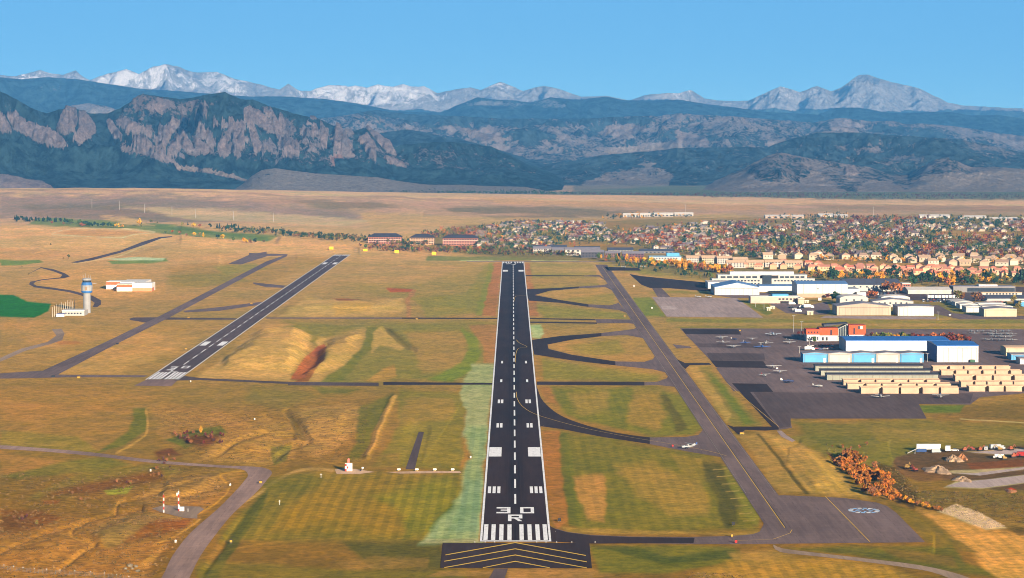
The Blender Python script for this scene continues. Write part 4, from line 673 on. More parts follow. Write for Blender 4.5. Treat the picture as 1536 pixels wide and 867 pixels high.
pt += [(RK, .3, 3, .8, q1((540, 470), (650, 480), (780, 530), (800, 560), (620, 510), (540, 490)), 3), ('ab917f', .18, 2, .9, q1((780, 550), (900, 570), (1000, 585), (1180, 650), (1050, 620), (900, 590), (790, 575)), 0), ('ab9180', .38, 3, .9, q1((465, 580), (500, 572), (730, 600), (730, 622), (620, 628), (480, 600)), 0), ('a98c80', .12, 3, .9, q1((0, 600), (90, 610), (240, 640), (250, 680), (0, 680)), 0), ('b58370', .1, 2, .9, q1((1460, 520), (1510, 510), (1530, 550), (1470, 560)), 6), ('a89080', .75, 3, .9, q2((900, 600), (1010, 600), (1060, 690), (860, 660)), 0),
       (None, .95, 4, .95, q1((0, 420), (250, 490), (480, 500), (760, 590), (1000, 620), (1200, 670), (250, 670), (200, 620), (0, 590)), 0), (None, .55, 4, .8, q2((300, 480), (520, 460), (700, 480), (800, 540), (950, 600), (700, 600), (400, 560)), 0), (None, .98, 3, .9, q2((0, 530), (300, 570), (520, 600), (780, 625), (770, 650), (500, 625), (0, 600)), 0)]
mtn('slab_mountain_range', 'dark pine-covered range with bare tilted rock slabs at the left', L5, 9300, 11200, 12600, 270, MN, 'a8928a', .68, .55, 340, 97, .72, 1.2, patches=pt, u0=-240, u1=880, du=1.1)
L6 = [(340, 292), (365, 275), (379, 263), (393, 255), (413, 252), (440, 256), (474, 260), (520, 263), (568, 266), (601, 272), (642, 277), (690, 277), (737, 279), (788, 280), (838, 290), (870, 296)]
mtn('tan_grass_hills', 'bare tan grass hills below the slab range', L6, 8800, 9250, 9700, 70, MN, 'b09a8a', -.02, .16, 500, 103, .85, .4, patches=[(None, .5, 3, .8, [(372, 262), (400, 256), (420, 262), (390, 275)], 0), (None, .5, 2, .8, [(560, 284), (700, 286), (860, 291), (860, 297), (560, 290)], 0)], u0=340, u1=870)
# haze
hz = MB().box(-31000, 31000, -2600, 61000, -12, 3300)
hm = bpy.data.materials.new('air'); hm.use_nodes = True; hm.node_tree.nodes.clear()
ho = hm.node_tree.nodes.new('ShaderNodeOutputMaterial'); hv = hm.node_tree.nodes.new('ShaderNodeVolumePrincipled')
hv.inputs['Color'].default_value = (.105, .42, 1.0, 1); hv.inputs['Density'].default_value = 2.9e-5; hv.inputs['Anisotropy'].default_value = 0
hm.node_tree.links.new(hv.outputs[0], ho.inputs['Volume'])
haze = hz.build('haze', hm); tag(haze, 'thin blue haze in the distant air', 'haze', kind='stuff')
# ---------------------------------------------------------------- buildings
rnd = random.Random(7); nr = np.random.default_rng(7)
def M(name, hexc, k=.5, rough=.7, var=.1, size=6, spec=.25): return paint_mat(name, np.clip(lin(hexc)*k, .004, .75), rough, var, size, spec)
def corr(name, c, pitch=1.2, k=.5):      # ribbed sheet metal
    n = NT(name); n.b.inputs['Roughness'].default_value = .55; c = lin(c)*k
    wv1 = n.t.nodes.new('ShaderNodeTexWave'); wv1.inputs['Scale'].default_value = .314/pitch*1; wv1.bands_direction = 'X'; n.L(n.pos, wv1.inputs['Vector'])
    a = n.ramp(n.noise(9, 4, .6, stretch=(1, 1, .25)), .3, .7); b_ = n.mix(a, c*.86, c*1.07)
    return n.base(n.mix(.15, b_, n.mix(1, b_, n.mix(wv1.outputs['Fac'], (.75, .75, .75), (1.1, 1.1, 1.1)), 'MULTIPLY')))
W_white = corr('white_metal_siding', 'eef0f4', 3, .42); W_tan = corr('tan_metal_siding', 'd6bea8', 3, .42); W_cream = M('cream_render', 'e0dcd6', .42); W_sky = M('light_blue_siding', '5fb2ec', .5); W_grn = corr('grey_green_siding', 'a7ac9e', 1.6, .42)
W_sand = M('sand_siding', 'dcc0a4', .42, var=.16); W_brick = M('red_brick', 'b0705c', .55); W_or = M('orange_panel', 'd95526', .55); W_grey = M('grey_panel', '8d8d90', .5); W_yel = M('pale_yellow_siding', 'e0d6b8', .42); W_bl = M('blue_siding', '3a78c0', .5); W_beige = M('beige_plinth', 'cdb196', .45)
R_blue = M('blue_grey_metal_roof', '5d7fae', .9, .45); R_dblue = M('deep_blue_metal_roof', '2c64ac', .9, .45); R_grey = M('grey_roof', '8a8690', .7); R_dark = M('dark_roof', '3a3a44', .8); R_white = M('white_membrane_roof', 'e8e2da', .62); R_tan = M('tan_metal_roof', 'd9b795', .75); R_slate = M('slate_blue_roof', '5a5e70', .6)
GLASS = NT('window_glass'); GLASS.b.inputs['Roughness'].default_value = .12; GLASS.b.inputs['Specular IOR Level'].default_value = .6; GLASS = GLASS.base((.02, .028, .04))
DK = M('dark_opening', '1c1c22', .6); STEEL = M('galvanised_steel', 'b8b8b8', .5, .5); SEAM = M('panel_seam_grey', '8f877c', .4); ORG = M('orange_paint', 'e8663a', .6); RED = M('red_paint', 'c8281e', .6); WHT = M('white_paint', 'f2efe8', .7); YEL = M('yellow_paint', 'e8b418', .7)
BARK = M('bark', '5a4636', .6, .9)
def px2m(v): return Yv(v)/F
def place(name, u0, u1, vb, label, cat, group=None):
    x0, x1, y = XU(u0, vb), XU(u1, vb), Yv(vb)
    t = empty(name, ((x0+x1)/2, y, min(0, gz((x0+x1)/2, y)) if False else 0), 0, label, cat, group)
    return t, (x1-x0)/2, y/F
def hangar(u0, u1, vb, he, hr, dep, wall, roof, label, ridge='y', doors=6, door_mat=None, wins=0, group=None, name='hangar', plinth=None, arch=False, pdoor=False, lean=None, winrow=.72):
    t, hw, s = place(name, u0, u1, vb, label, 'hangar' if 'hangar' in name else 'building', group)
    he *= s; hr *= s; b = MB(); r = MB(); th = .35
    if arch:
        n = 12; pr = [(-hw, 0), (hw, 0)]+[(hw*math.cos(math.pi*i/n), he+(hr-he)*math.sin(math.pi*i/n)) for i in range(n+1)]
        b.prism(pr, 1, 0, dep); o_ = [(hw*1.01*math.cos(math.pi*i/n), he+.05+(hr-he+.25)*math.sin(math.pi*i/n)) for i in range(n+1)]
        i_ = [(p[0]*.995, p[1]-.2) for p in o_]; r.prism(o_+i_[::-1], 1, -.3, dep+.3)
    elif ridge == 'y':
        b.prism([(-hw, 0), (hw, 0), (hw, he), (0, hr), (-hw, he)], 1, 0, dep)
        r.prism([(-hw-.4, he+.02), (0, hr+.04), (hw+.4, he+.02), (hw+.4, he+.02+th), (0, hr+.04+th), (-hw-.4, he+.02+th)], 1, -.5, dep+.5)
    elif ridge == 'x':
        b.prism([(0, 0), (dep, 0), (dep, he), (dep/2, hr), (0, he)], 0, -hw, hw)
        r.prism([(-.5, he-.05), (dep/2, hr+.04), (dep+.5, he-.05), (dep+.5, he+th), (dep/2, hr+th), (-.5, he+th)], 0, -hw-.4, hw+.4)
    else:
        b.box(-hw, hw, 0, dep, 0, he); r.box(-hw-.15, hw+.15, -.15, dep+.15, he+.002, he+.5)
    b.build('wall', wall, t); r.build('roof', roof, t)
    if doors:
        wd = hw*1.8/doors; hd = he*.86
        for i in range(doors):
            x0 = -hw*.9+i*wd; MB().box(x0+.12, x0+wd-.12, -.12, -.003, .1, hd).build('door_panel', door_mat or wall, t)
        MB().box(-hw*.93, hw*.93, -.2, -.003, hd+.05, hd+.35).build('door_track', SEAM, t)
        for i in range(doors+1): MB().box(-hw*.9+i*wd-.11, -hw*.9+i*wd+.11, -.09, -.003, .1, hd-.02).build('door_seam', SEAM, t)
    for i in range(wins):
        x = -hw*.8+(i+.5)*hw*1.6/wins; MB().box(x-.9, x+.9, -.1, -.003, he*winrow-.8, he*winrow+.8).build('window', GLASS, t)
    if pdoor: MB().box(hw*.68, hw*.68+1.6, -.2, -.125, .05, 3.2).build('door', WHT if door_mat is not W_white else DK, t)
    if plinth: MB().box(-hw-.02, hw+.02, -.02, dep*.999, 0.02, he*plinth).build('plinth', W_beige, t)
    return t, hw, he, s
def windows(t, x0, x1, n, y, z0, z1, mat=None, frac=.6):
    wd = (x1-x0)/n
    for i in range(n): MB().box(x0+i*wd+wd*(1-frac)/2, x0+(i+1)*wd-wd*(1-frac)/2, y-.12, y-.003, z0, z1).build('window', mat or GLASS, t)
hangar(1255.3, 1336.4, 473, 13.5, 18, 40, W_tan, R_grey, 'wide tan gabled hangar at the left of the pair north of the grass strip', doors=8)
hangar(1346.7, 1400.7, 473.6, 13.5, 14.4, 38, W_white, R_grey, 'white hangar with eight door panels right of the wide tan gabled hangar', doors=8)
hangar(1259.8, 1302.4, 458.5, 10.5, 14.6, 34, W_cream, R_white, 'cream arched building with three small dark windows behind the tan hangar', doors=0, wins=3, arch=True, name='arched_building', winrow=.8)
hangar(1309, 1370, 460.5, 8.2, 11.8, 30, W_cream, R_grey, 'cream gabled hangar with a row of small windows behind the white eight-panel hangar', doors=0, wins=6)
hangar(1321.8, 1365, 452.5, 5.6, 8.8, 26, W_white, R_white, 'white arched hangar roof showing above the cream gabled hangar', doors=4, arch=True)
t, hw, he, s = hangar(1195.4, 1271.5, 446.3, 20, 23, 56, W_white, R_blue, 'tall white hangar with a beige lower wall beside its stepped white annex', ridge='x', doors=0, plinth=.3)
for i in range(8): MB().box(-hw+hw*2*i/8+(.2 if i else .1), -hw+hw*2*i/8+(.4 if i else .3), -.1, -.03, he*.3, he*.98).build('door_seam', SEAM, t)
MB().box(-hw*.2, -hw*.2+1.5, -.15, -.02, he*.62, he*.69).build('vent', DK, t)
MB().box(hw+.05, hw+13.5, 4, 50, 0, 12.5*s).build('annex', W_white, t); MB().box(hw+9, hw+19, -8, 3.9, 0, 8.5*s).build('annex', W_white, t)
hangar(1072, 1139, 442.6, 11.4, 18.3, 62, W_white, R_blue, 'white gabled hangar with a blue roof at the edge of the pale concrete apron', doors=9)
hangar(1062, 1098, 433, 9, 10, 46, W_white, R_white, 'long low white hall tucked behind the blue-roofed gabled hangar', ridge='f', doors=0, name='storage_hall')
hangar(1139, 1196, 438, 8.5, 9.2, 40, W_white, R_blue, 'white link hall with a blue roof between the two big white hangars', ridge='f', doors=0, name='link_hall')
t, hw, he, s = hangar(1126, 1200, 455, 9.5, 12, 26, M('pale_pink_render', 'dcc0b2', .5), R_white, 'low pinkish flat-roofed flight centre with dark window strip facing the car park', ridge='f', doors=0, name='flight_centre')
windows(t, hw*.1, hw*.85, 5, 0, he*.55, he*.8); MB().box(-hw*.1, hw*.55, 5, 20, he+.51, he+2.5).build('penthouse', W_sky, t); MB().box(hw*.2, hw*.55, -.15, -.003, 0, he*.35).build('door', DK, t)
hangar(1197, 1206.5, 456, 7.5, 9.5, 18, W_yel, R_white, 'small pale yellow gabled shed at the end of the flight centre', doors=1, name='shed')
# stepped white office
t, hw, s = place('office_building', 1068, 1222, 428.5, 'long stepped white office block with window bands and dark glass entrance', 'building')
h1 = 10*s; h2 = 15.5*s; h3 = 20.5*s
MB().box(-hw, hw, 0, 30, 0, h1).build('wall', W_cream, t); MB().box(-hw*.88, hw*.86, 5, 30, h1+.003, h2).build('upper_wall', W_cream, t); MB().box(-hw*.64, hw*.61, 10, 28, h2+.003, h3).build('penthouse', W_white, t)
MB().box(-hw*.02, hw*.16, -.6, 4.9, 0.01, h2*1.02).build('entrance_glass', GLASS, t); MB().box(-hw*.06, hw*.3, 4.4, 4.99, h1+.4, h2-.4).build('entrance_glass', DK, t)
windows(t, -hw*.97, -hw*.06, 14, 0, h1*.64, h1*.86); windows(t, hw*.2, hw*.97, 12, 0, h1*.64, h1*.86); windows(t, -hw*.97, -hw*.06, 14, 0, h1*.2, h1*.42); windows(t, -hw*.84, -hw*.1, 6, 5, h1+1, h2-1.2, frac=.78); windows(t, hw*.32, hw*.82, 5, 5, h1+1, h2-1.2, frac=.78)
MB().box(-hw*.885, hw*.865, 4.7, 30.3, h2+.003, h2+.5).box(-hw-.2, hw+.2, -.3, 4.6, h1+.003, h1+.5).build('parapet', W_white, t)
t, hw, he, s = hangar(1268, 1352, 437, 9.5, 16.5, 70, W_cream, R_slate, 'long cream warehouse under a broad slate-blue roof behind the tall white hangar', ridge='x', doors=0, wins=7, name='warehouse')
hangar(1353.5, 1366, 435, 9.5, 10.5, 20, W_brick, R_white, 'small brick-coloured block at the right end of the slate-roofed warehouse', ridge='f', doors=0, wins=3, name='office_block')
hangar(1362, 1427, 441, 5.5, 9, 45, W_cream, R_white, 'broad white-roofed warehouse behind the parked white trailers', ridge='x', doors=0, name='warehouse')
t, hw, he, s = hangar(1430, 1523, 438.5, 8.2, 9, 30, W_grey, R_grey, 'dark glass-fronted office with a pale grey roof at the right', ridge='f', doors=0, name='office_building'); MB().box(-hw*.55, hw*.98, -.3, -.003, he*.12, he*.8).build('glass_front', GLASS, t); MB().box(-hw*.15, hw*.45, 6, 20, he+.52, he+2.2).build('penthouse', R_white, t)
hangar(1472, 1533, 443.8, 4.3, 5, 16, W_cream, R_tan, 'long low cream wing in front of the dark glass office', ridge='f', doors=0, wins=10, name='office_wing')
hangar(1481, 1580, 452, 4, 7.5, 50, W_cream, R_slate, 'wide low building with a slate-grey roof above the white stepped hangars', ridge='x', doors=0, name='warehouse'); hangar(1480, 1505, 456.6, 5, 5.6, 8, M('dark_red_brick', '8c4038', .5), R_white, 'low dark red brick building behind the white stepped hangars', ridge='f', doors=0, wins=5, name='brick_building')
hangar(1529, 1570, 459.8, 7, 8.5, 30, W_sky, R_white, 'pale blue building cut by the right edge above the yellow hangar', ridge='f', doors=0, name='office_block')
hangar(1476, 1525, 475, 11.2, 13, 30, W_yel, R_grey, 'pale yellow hangar nearest the strip at the front of the stepped hangars', doors=1)
g_ = 'stepped white hangars beside the strip'
for k, (a, b_, v, h) in enumerate(((1449, 1471, 468.6, 8), (1440, 1466, 463.2, 6.4), (1433, 1459, 459.2, 5.6), (1426.5, 1450, 456.2, 4.8))):
    hangar(a, b_, v, h, h+1.2, 26, W_white, R_white, ('nearest', 'second', 'third', 'farthest')[k]+' white hangar of the left stepped row beside the curving taxi lane', doors=2, group=g_)
for k, (a, b_, v, h) in enumerate(((1474, 1519, 466, 6), (1468, 1508, 460.5, 4.6))):
    hangar(a, b_, v, h, h+1.2, 24, W_white, R_white, ('first', 'second')[k]+' white hangar back from the pale yellow one nearest the strip', doors=3, group=g_)
# white and blue hangars by the ramp
hangar(1268.9, 1424, 528.5, 17.5, 19.5, 50, W_white, R_dblue, 'long white hangar with a deep blue roof behind the light blue hangar row', ridge='x', doors=0, wins=0)
t, hw, he, s = hangar(1405.4, 1467.5, 543.4, 24.6, 27, 54, W_white, R_dblue, 'tall white hangar with deep blue roof and shade-blue painted side standing forward of the long one', ridge='x', doors=8, door_mat=W_white)
MB().box(-hw-.02, -hw+.0-.003, .2, 53.8, .1, he).build('shade_blue_side', W_bl, t); windows(t, -hw*.5, hw*.6, 3, 0, he*.86, he*.9, SEAM, .2); MB().box(hw*.58, hw*.62+3, -3.2, -.3, .2, 2.2).build('tank', M('green_tank', '3c6a50', .5), t)  # thin blue sheet paints the bluish shade onto the white left side
for k in range(5):
    a = (1204.6, 1242.6, 1278.4, 1314.6, 1350.6)[k]; blue = k % 2 == 0
    t, hw, he, s = hangar(a, a+34.8+(1.8 if k == 0 else 0), 543.6, 13, 14.8, 19, W_sky if blue else W_cream, R_grey, ('leftmost light blue box hangar beside the ramp', 'cream box hangar between the leftmost and middle blue ones', 'middle light blue box hangar of the five in a row', 'cream box hangar between the middle and right-end blue ones', 'light blue box hangar at the right end beside the tall white hangar')[k], doors=1, door_mat=W_sky if blue else W_cream, pdoor=True, group='row of blue and cream box hangars')
for k, (a, b_, v) in enumerate(((1223.2, 1384.4, 556.5), (1231.5, 1395, 563.3), (1240.5, 1407, 570.3))):
    t, hw, he, s = hangar(a, b_, v, 7.6 if k < 2 else 8.4, 9.2 if k < 2 else 10, 13, W_grn, R_dark, ('rear', 'middle', 'front')[k]+' one of the three long grey-green hangar sheds', ridge='x', doors=15, door_mat=W_grn, name='long_hangar', group='long grey-green hangar sheds')
def t_hangar(u0, u1, vb, h, n, label, first=.0, gap=.14, grp='tan tee hangars below the tall white hangar'):
    t, hw, s = place('tee_hangar', u0, u1, vb, label, 'hangar', grp); h *= s; dep = 13
    MB().box(-hw+1, hw-1, 5.2, dep, 0, h*.96).build('wall', W_sand, t)
    MB().prism([(4.9, h*.96), (dep*.6, h*1.18), (dep+.3, h*.96), (dep+.3, h*1.02), (dep*.6, h*1.24), (4.9, h*1.02)], 0, -hw+.6, hw-.6).build('roof', R_tan, t)
    w_ = 2*hw/n
    for i in range(n):
        x0 = -hw+i*w_+w_*gap*(.4+.6*(i % 2)); x1 = -hw+(i+1)*w_-w_*gap*.5
        MB().box(x0, x1, 0, 5.1, 0, h).build('bay', W_sand, t); MB().box(x0-.15, x1+.15, -.2, 5.15, h+.003, h+.28).build('bay_roof', R_tan, t)
        MB().box(x0+.5, x1-.5, -.1, -.004, .1, h*.85).build('bay_door', W_sand, t)
        if i % 2 and i < n-1: MB().box(x1+.1, x1+w_*gap*.4, 4.8, 5.1, 0, h*.8).build('gap_shade', DK, t)  # dark panel stands in for the shade inside the gap between bays
t_hangar(1290, 1440, 590.6, 8.6, 5, 'front row of the left tan tee hangars facing the dark taxi lane')
t_hangar(1270, 1428, 583.6, 7.2, 6, 'middle row of the left tan tee hangars'); t_hangar(1264, 1412, 578, 7.6, 6, 'rear row of the left tan tee hangars right before the grey-green sheds')
t_hangar(1452, 1590, 587.4, 7.4, 5, 'nearest row of the right tan tee hangars'); t_hangar(1440.5, 1580, 580.3, 7.2, 7, 'second nearest row of the right tan tee hangars'); t_hangar(1431.5, 1576, 572.4, 8.4, 5, 'middle row of the right tan tee hangars')
t_hangar(1411, 1534, 563, 6.6, 6, 'second farthest row of the right tan tee hangars'); t_hangar(1398, 1517, 556.2, 6, 5, 'farthest row of the right tan tee hangars')
hangar(1509, 1590, 533.6, 11.5, 13, 26, W_yel, R_tan, 'pale green-yellow hangar cut by the right edge beside the east tie-down ramp', ridge='x', doors=3); hangar(1517, 1590, 540, 8, 9, 20, W_sky, R_grey, 'light blue low hangar at the right edge in front of the pale yellow one', ridge='x', doors=3); hangar(1530, 1590, 546.5, 8.5, 9.5, 18, W_white, R_grey, 'white low hangar at the right edge nearest the tee hangars', ridge='x', doors=2)
# orange terminal
t, hw, s = place('terminal_building', 1209.5, 1298, 512, 'orange and white airport terminal with slanted glass atrium and sign tower', 'building')
X_ = lambda x: (1190+x/7.222-1253.75)*s
MB().box(X_(145), X_(282), 0, 18, 0, 10.5*s).build('left_wing', W_white, t); MB().box(X_(138), X_(284), -1, 18.4, 10.5*s+.003, 18*s).build('left_wing_upper', W_or, t); windows(t, X_(150), X_(275), 4, -1, 12*s, 15*s, None, .5); windows(t, X_(165), X_(275), 5, 0, 2*s, 7*s, None, .6)
MB().box(X_(284), X_(484), 2, 20, 0, 9*s).build('middle_wing', W_white, t); MB().box(X_(284), X_(486), 1, 20.4, 9*s+.003, 20*s).build('middle_wing_upper', W_or, t); windows(t, X_(395), X_(425), 1, 1, 9.5*s, 17*s); windows(t, X_(300), X_(385), 2, 2, 1*s, 6*s, DK, .5)
b = MB(); b.prism([(X_(490), 0), (X_(592), 0), (X_(592), 26*s), (X_(490), 19*s)], 1, 3, 16).build('atrium', M('pale_atrium_frame', 'b9c4c0', .5), t)
for i in range(5): MB().prism([(X_(496+i*19), 6*s), (X_(510+i*19), 6*s), (X_(510+i*19), 19.6*s+i*1.3*s), (X_(496+i*19), 18.4*s+i*1.3*s)], 1, 2.8, 2.996).build('window', GLASS, t)
MB().prism([(X_(330), 22*s), (X_(598), 26.6*s), (X_(598), 27.3*s), (X_(330), 25*s)], 1, 1.5, 19).build('slanted_roof', R_dark, t)
MB().box(X_(600), X_(786), 0, 17, 10*s, 24.5*s).build('sign_tower', W_or, t); MB().box(X_(606), X_(780), .5, 16.5, 0, 10*s-.003).build('tower_base', W_white, t); windows(t, X_(645), X_(672), 1, 0, 11*s, 20*s)
MB().box(X_(698), X_(726), -.2, -.004, 18.5*s, 23*s).build('sign', R_dark, t); MB().box(X_(727), X_(748), -.2, -.004, 18.5*s, 23*s).build('sign', WHT, t)
# orange and white storage blocks
t, hw, s = place('storage_building', 150.5, 228, 437, 'low storage building of white blocks with orange bands behind the control tower', 'building')
X_ = lambda u: (u-189.25)*s
MB().box(X_(150.5), X_(173), 46, 80, 0, 11.5*s).build('left_block', WHT, t); MB().box(X_(150.5)-.05, X_(173)+.05, 45.9, 60, 6.5*s, 11*s).build('orange_band', ORG, t)
MB().box(X_(175), X_(198.4), 1, 30, 0, 11*s).build('middle_block', WHT, t); MB().box(X_(175)-.05, X_(198.4), .9, 20, 6*s, 10.4*s).build('orange_band', ORG, t)
MB().box(X_(198.6), X_(228), 0, 30, 0, 12.4*s).build('right_block', WHT, t); MB().box(X_(198.7), X_(228)+.05, -.1, 20, .01, 5.2*s).build('orange_band', M('faded_orange_paint', 'e8946a', .6), t)
MB().box(X_(175), X_(212), 31, 90, 0, 12*s).build('rear_block', WHT, t)
# control tower
cx_, cy_ = G(130.5, 469.5)[:2]; s = cy_/F; R_ = 5.6*s
t = empty('control_tower', (cx_, cy_, 0), 0, 'tall cream control tower with blue bands and a dark glass cab', 'tower')
W_ct = M('tower_cream', 'c8cacc', .34); n8 = 12
MB().rings([((0, 0, 0), R_, R_, 'z'), ((0, 0, 30.5*s), R_, R_, 'z')], n8).build('shaft', W_ct, t)
MB().rings([((0, 0, 30*s), R_*1.05, R_*1.05, 'z'), ((0, 0, 31*s), R_*1.5, R_*1.5, 'z'), ((0, 0, 33.6*s), R_*1.5, R_*1.5, 'z')], n8).build('lower_band', W_bl, t)
MB().rings([((0, 0, 33.61*s), R_*1.52, R_*1.52, 'z'), ((0, 0, 42*s), R_*1.58, R_*1.58, 'z')], n8).build('drum', W_ct, t)
MB().rings([((0, 0, 42.01*s), R_*1.5, R_*1.5, 'z'), ((0, 0, 46.3*s), R_*1.3, R_*1.3, 'z')], n8).build('upper_band', W_bl, t)
MB().rings([((0, 0, 46.31*s), R_*1.12, R_*1.12, 'z'), ((0, 0, 49.3*s), R_*1.25, R_*1.25, 'z')], n8).build('cab_glass', GLASS, t)
MB().rings([((0, 0, 49.31*s), R_*1.32, R_*1.32, 'z'), ((0, 0, 50*s), R_*1.32, R_*1.32, 'z'), ((0, 0, 52*s), R_*1.15, R_*1.15, 'z'), ((0, 0, 53*s), R_*.4, R_*.4, 'z')], n8).build('cab_roof', W_ct, t)
MB().box(-R_*.25, R_*.25, -R_*1.7, -R_*1.45, 35*s, 40*s).build('service_door', M('brown_door', 'a88a68', .5), t)
for a in (-.9, -.35, .45, 1.0): MB().tube((a*R_, 0, 50*s), (a*R_, 0, (57 if abs(a) > .4 else 60)*s), .12).build('antenna', STEEL, t)
MB().tube((R_*1.5, 0, 44*s), (R_*2.6, 0, 44.4*s), .2).build('antenna_arm', STEEL, t)
t, hw, he, s = hangar(93, 126.5, 473.5, 7.5, 8.2, 24, W_cream, R_white, 'low white base building at the foot of the control tower', ridge='f', doors=0, wins=6, name='base_building', winrow=.45)
t, hw, he, s = hangar(84, 96, 475, 3.4, 4, 14, WHT, M('blue_violet_roof', '8d90b8', .6), 'small flat annex with violet-blue roof left of the tower base building', ridge='f', doors=0, name='annex_building')
def pole(u, v, hpx, r, mat, label, cat, group, name, arm=False):
    x, y = G(u, v)[:2]; h = hpx*y/F; t = empty(name, (x, y, gz(x, y)), 0, label, cat, group)
    MB().tube((0, 0, -.3), (0, 0, h), r, r*.6, 8).build('post', mat, t)
    if arm: MB().tube((-1.1, 0, h-.15), (1.1, 0, h-.15), r*.5).box(-1.4, -.7, -.25, .25, h-.35, h-.2).box(.7, 1.4, -.25, .25, h-.35, h-.2).build('lamp_head', STEEL, t)
    return t
for k in range(13): pole(79+k*2.75, 475.5-k*.9, 15+(k % 3)*1.5, .32, M('post_white', 'd8ccb8', .5) if k == 0 else bpy.data.materials['post_white'], 'slender pale post in the row left of the control tower', 'post', 'row of pale posts by the tower', 'pale_post')
# windows blocks beyond the runways
for k, (a, b_, v, lab) in enumerate(((552, 602, 366.5, 'leftmost'), (615, 651, 367.5, 'middle'), (664, 717, 368.5, 'rightmost'))):
    t, hw, s = place('brick_office', a, b_, v, lab+' of the three red brick office blocks with dark hipped roofs', 'building', 'red brick office blocks beyond the runways')
    h = 11*s; MB().box(-hw, hw, 0, 34, 0, h).build('wall', W_brick if k != 1 else M('tan_brick', 'c59a72', .5), t); MB().box(-hw-.05, hw+.05, -.1, 34.05, h*.66, h*.72).box(-hw-.05, hw+.05, -.1, 34.05, h*.33, h*.38).build('stone_band', W_cream, t)
    MB().add([(-hw-1.2, -1.2, h), (hw+1.2, -1.2, h), (hw+1.2, 35, h), (-hw-1.2, 35, h), (-hw+9, 13, h+5.5), (hw-9, 13, h+5.5), (hw-9, 21, h+5.5), (-hw+9, 21, h+5.5)], [(0, 1, 5, 4), (1, 2, 6, 5), (2, 3, 7, 6), (3, 0, 4, 7), (4, 5, 6, 7), (3, 2, 1, 0)]).build('roof', R_dark, t)
    for f_ in range(3): windows(t, -hw*.96, hw*.96, 13 if k != 1 else 9, 0, h*(.1+.33*f_), h*(.26+.33*f_), DK, .62)
def block(a, b_, v, h, dep, wall, roof, lab, n, fl, name='apartment_block', grp=None, pitched=True):
    t, hw, s = place(name, a, b_, v, lab, 'building', grp); h *= s
    MB().box(-hw, hw, 0, dep, 0, h).build('wall', wall, t)
    if pitched: MB().prism([(-.8, h+.01), (dep/2, h+3.2), (dep+.8, h+.01)], 0, -hw-.6, hw+.6).build('roof', roof, t)
    else: MB().box(-hw-.2, hw+.2, -.2, dep+.2, h+.003, h+.6).build('roof', roof, t)
    for f_ in range(fl): windows(t, -hw*.96, hw*.96, n, 0, h*(.15+f_/fl), h*(.15+(f_+.55)/fl), DK, .5)
ga = 'grey apartment blocks past the runway end'
for k, (a, b_, v, lab) in enumerate(((800, 826, 379.5, 'cream-fronted flats with grey roof, leftmost past the runway end'), (828, 846, 381.5, 'flats with grey roof and pale gable, second from the left past the runway end'), (848, 900, 383, 'long cream flats with grey roof directly behind the runway end taxiway'), (872, 906, 386.5, 'dark grey flats with pale stripes nearest the taxiway end'), (908, 930, 386, 'brown flats right of the dark grey striped ones'), (934, 966, 387, 'maroon and brown flats left of the light blue school'))):
    block(a, b_, v, (6.5, 7, 8.5, 8, 6, 6.5)[k], 22, (W_cream, W_grey, W_cream, R_dark, M('brown_render', '7c5c54', .5), M('maroon_render', '6c4450', .5))[k], R_grey, lab, 7, 2, grp=ga)
for k, (a, b_, v) in enumerate(((790, 850, 374), (862, 900, 376), (912, 950, 378), (960, 1010, 380))): block(a, b_, v, 3, 40, W_grey, R_slate, 'long flats with a broad grey-violet roof, '+('first', 'second', 'third', 'fourth')[k]+' from the left behind the front blocks', 8, 1, grp=ga)
t, hw, he, s = hangar(974, 1022, 391.5, 5.5, 7.2, 30, W_cream, M('pale_blue_roof', '9cc4dc', .7), 'pale school building with light blue roofs among the trees', ridge='x', doors=0, wins=9, name='school_building'); MB().box(hw*.1, hw*.9, 8, 26, he*1.1, he*2.1).build('blue_hall', W_sky, t)
gt = 'cream apartment blocks behind the golden trees'
for k, (a, b_, v, h) in enumerate(((1030, 1052, 395, 8), (1053, 1074, 395.5, 8.5), (1076, 1098, 396, 8.5), (1100, 1122, 397, 7.5), (1090, 1118, 402, 8), (1120, 1146, 401, 7), (1148, 1176, 400.5, 7), (1178, 1204, 401, 6.5))):
    block(a, b_, v, h, 22, W_yel if k % 2 else W_cream, R_tan, ('leftmost tall', 'second', 'third', 'fourth', 'nearest low', 'sixth', 'seventh', 'rightmost')[k]+' cream apartment block behind the golden trees', 6, 3, grp=gt)
for k, (a, b_) in enumerate(((935, 958), (960, 978), (980, 1010), (1012, 1040))): block(a, b_, 325.5-k*.4, 3.6, 18, W_cream, R_white, ('far left', 'second', 'third', 'far right')[k]+' pale block on the far ridge above the suburb', 5, 1, name='ridge_building', grp='pale buildings on the far ridge')
for k, (a, b_, v) in enumerate(((1148, 1206, 327.5), (1228, 1250, 325.5), (1252, 1272, 326.5), (1440, 1480, 328.5), (1484, 1536, 331), (1380, 1425, 327))): block(a, b_, v, 3, 30, W_cream if k % 2 else W_tan, R_white, ('long tan commercial block leftmost on the far edge of the suburb', 'small cream block right of the long leftmost one on the far edge', 'small tan block beside the radio mast on the far edge', 'cream commercial block in the right part of the far edge', 'long tan block at the right frame edge beyond the woodland', 'cream block left of the last two on the far right edge')[k], 6, 1, name='commercial_block', grp='far commercial blocks')
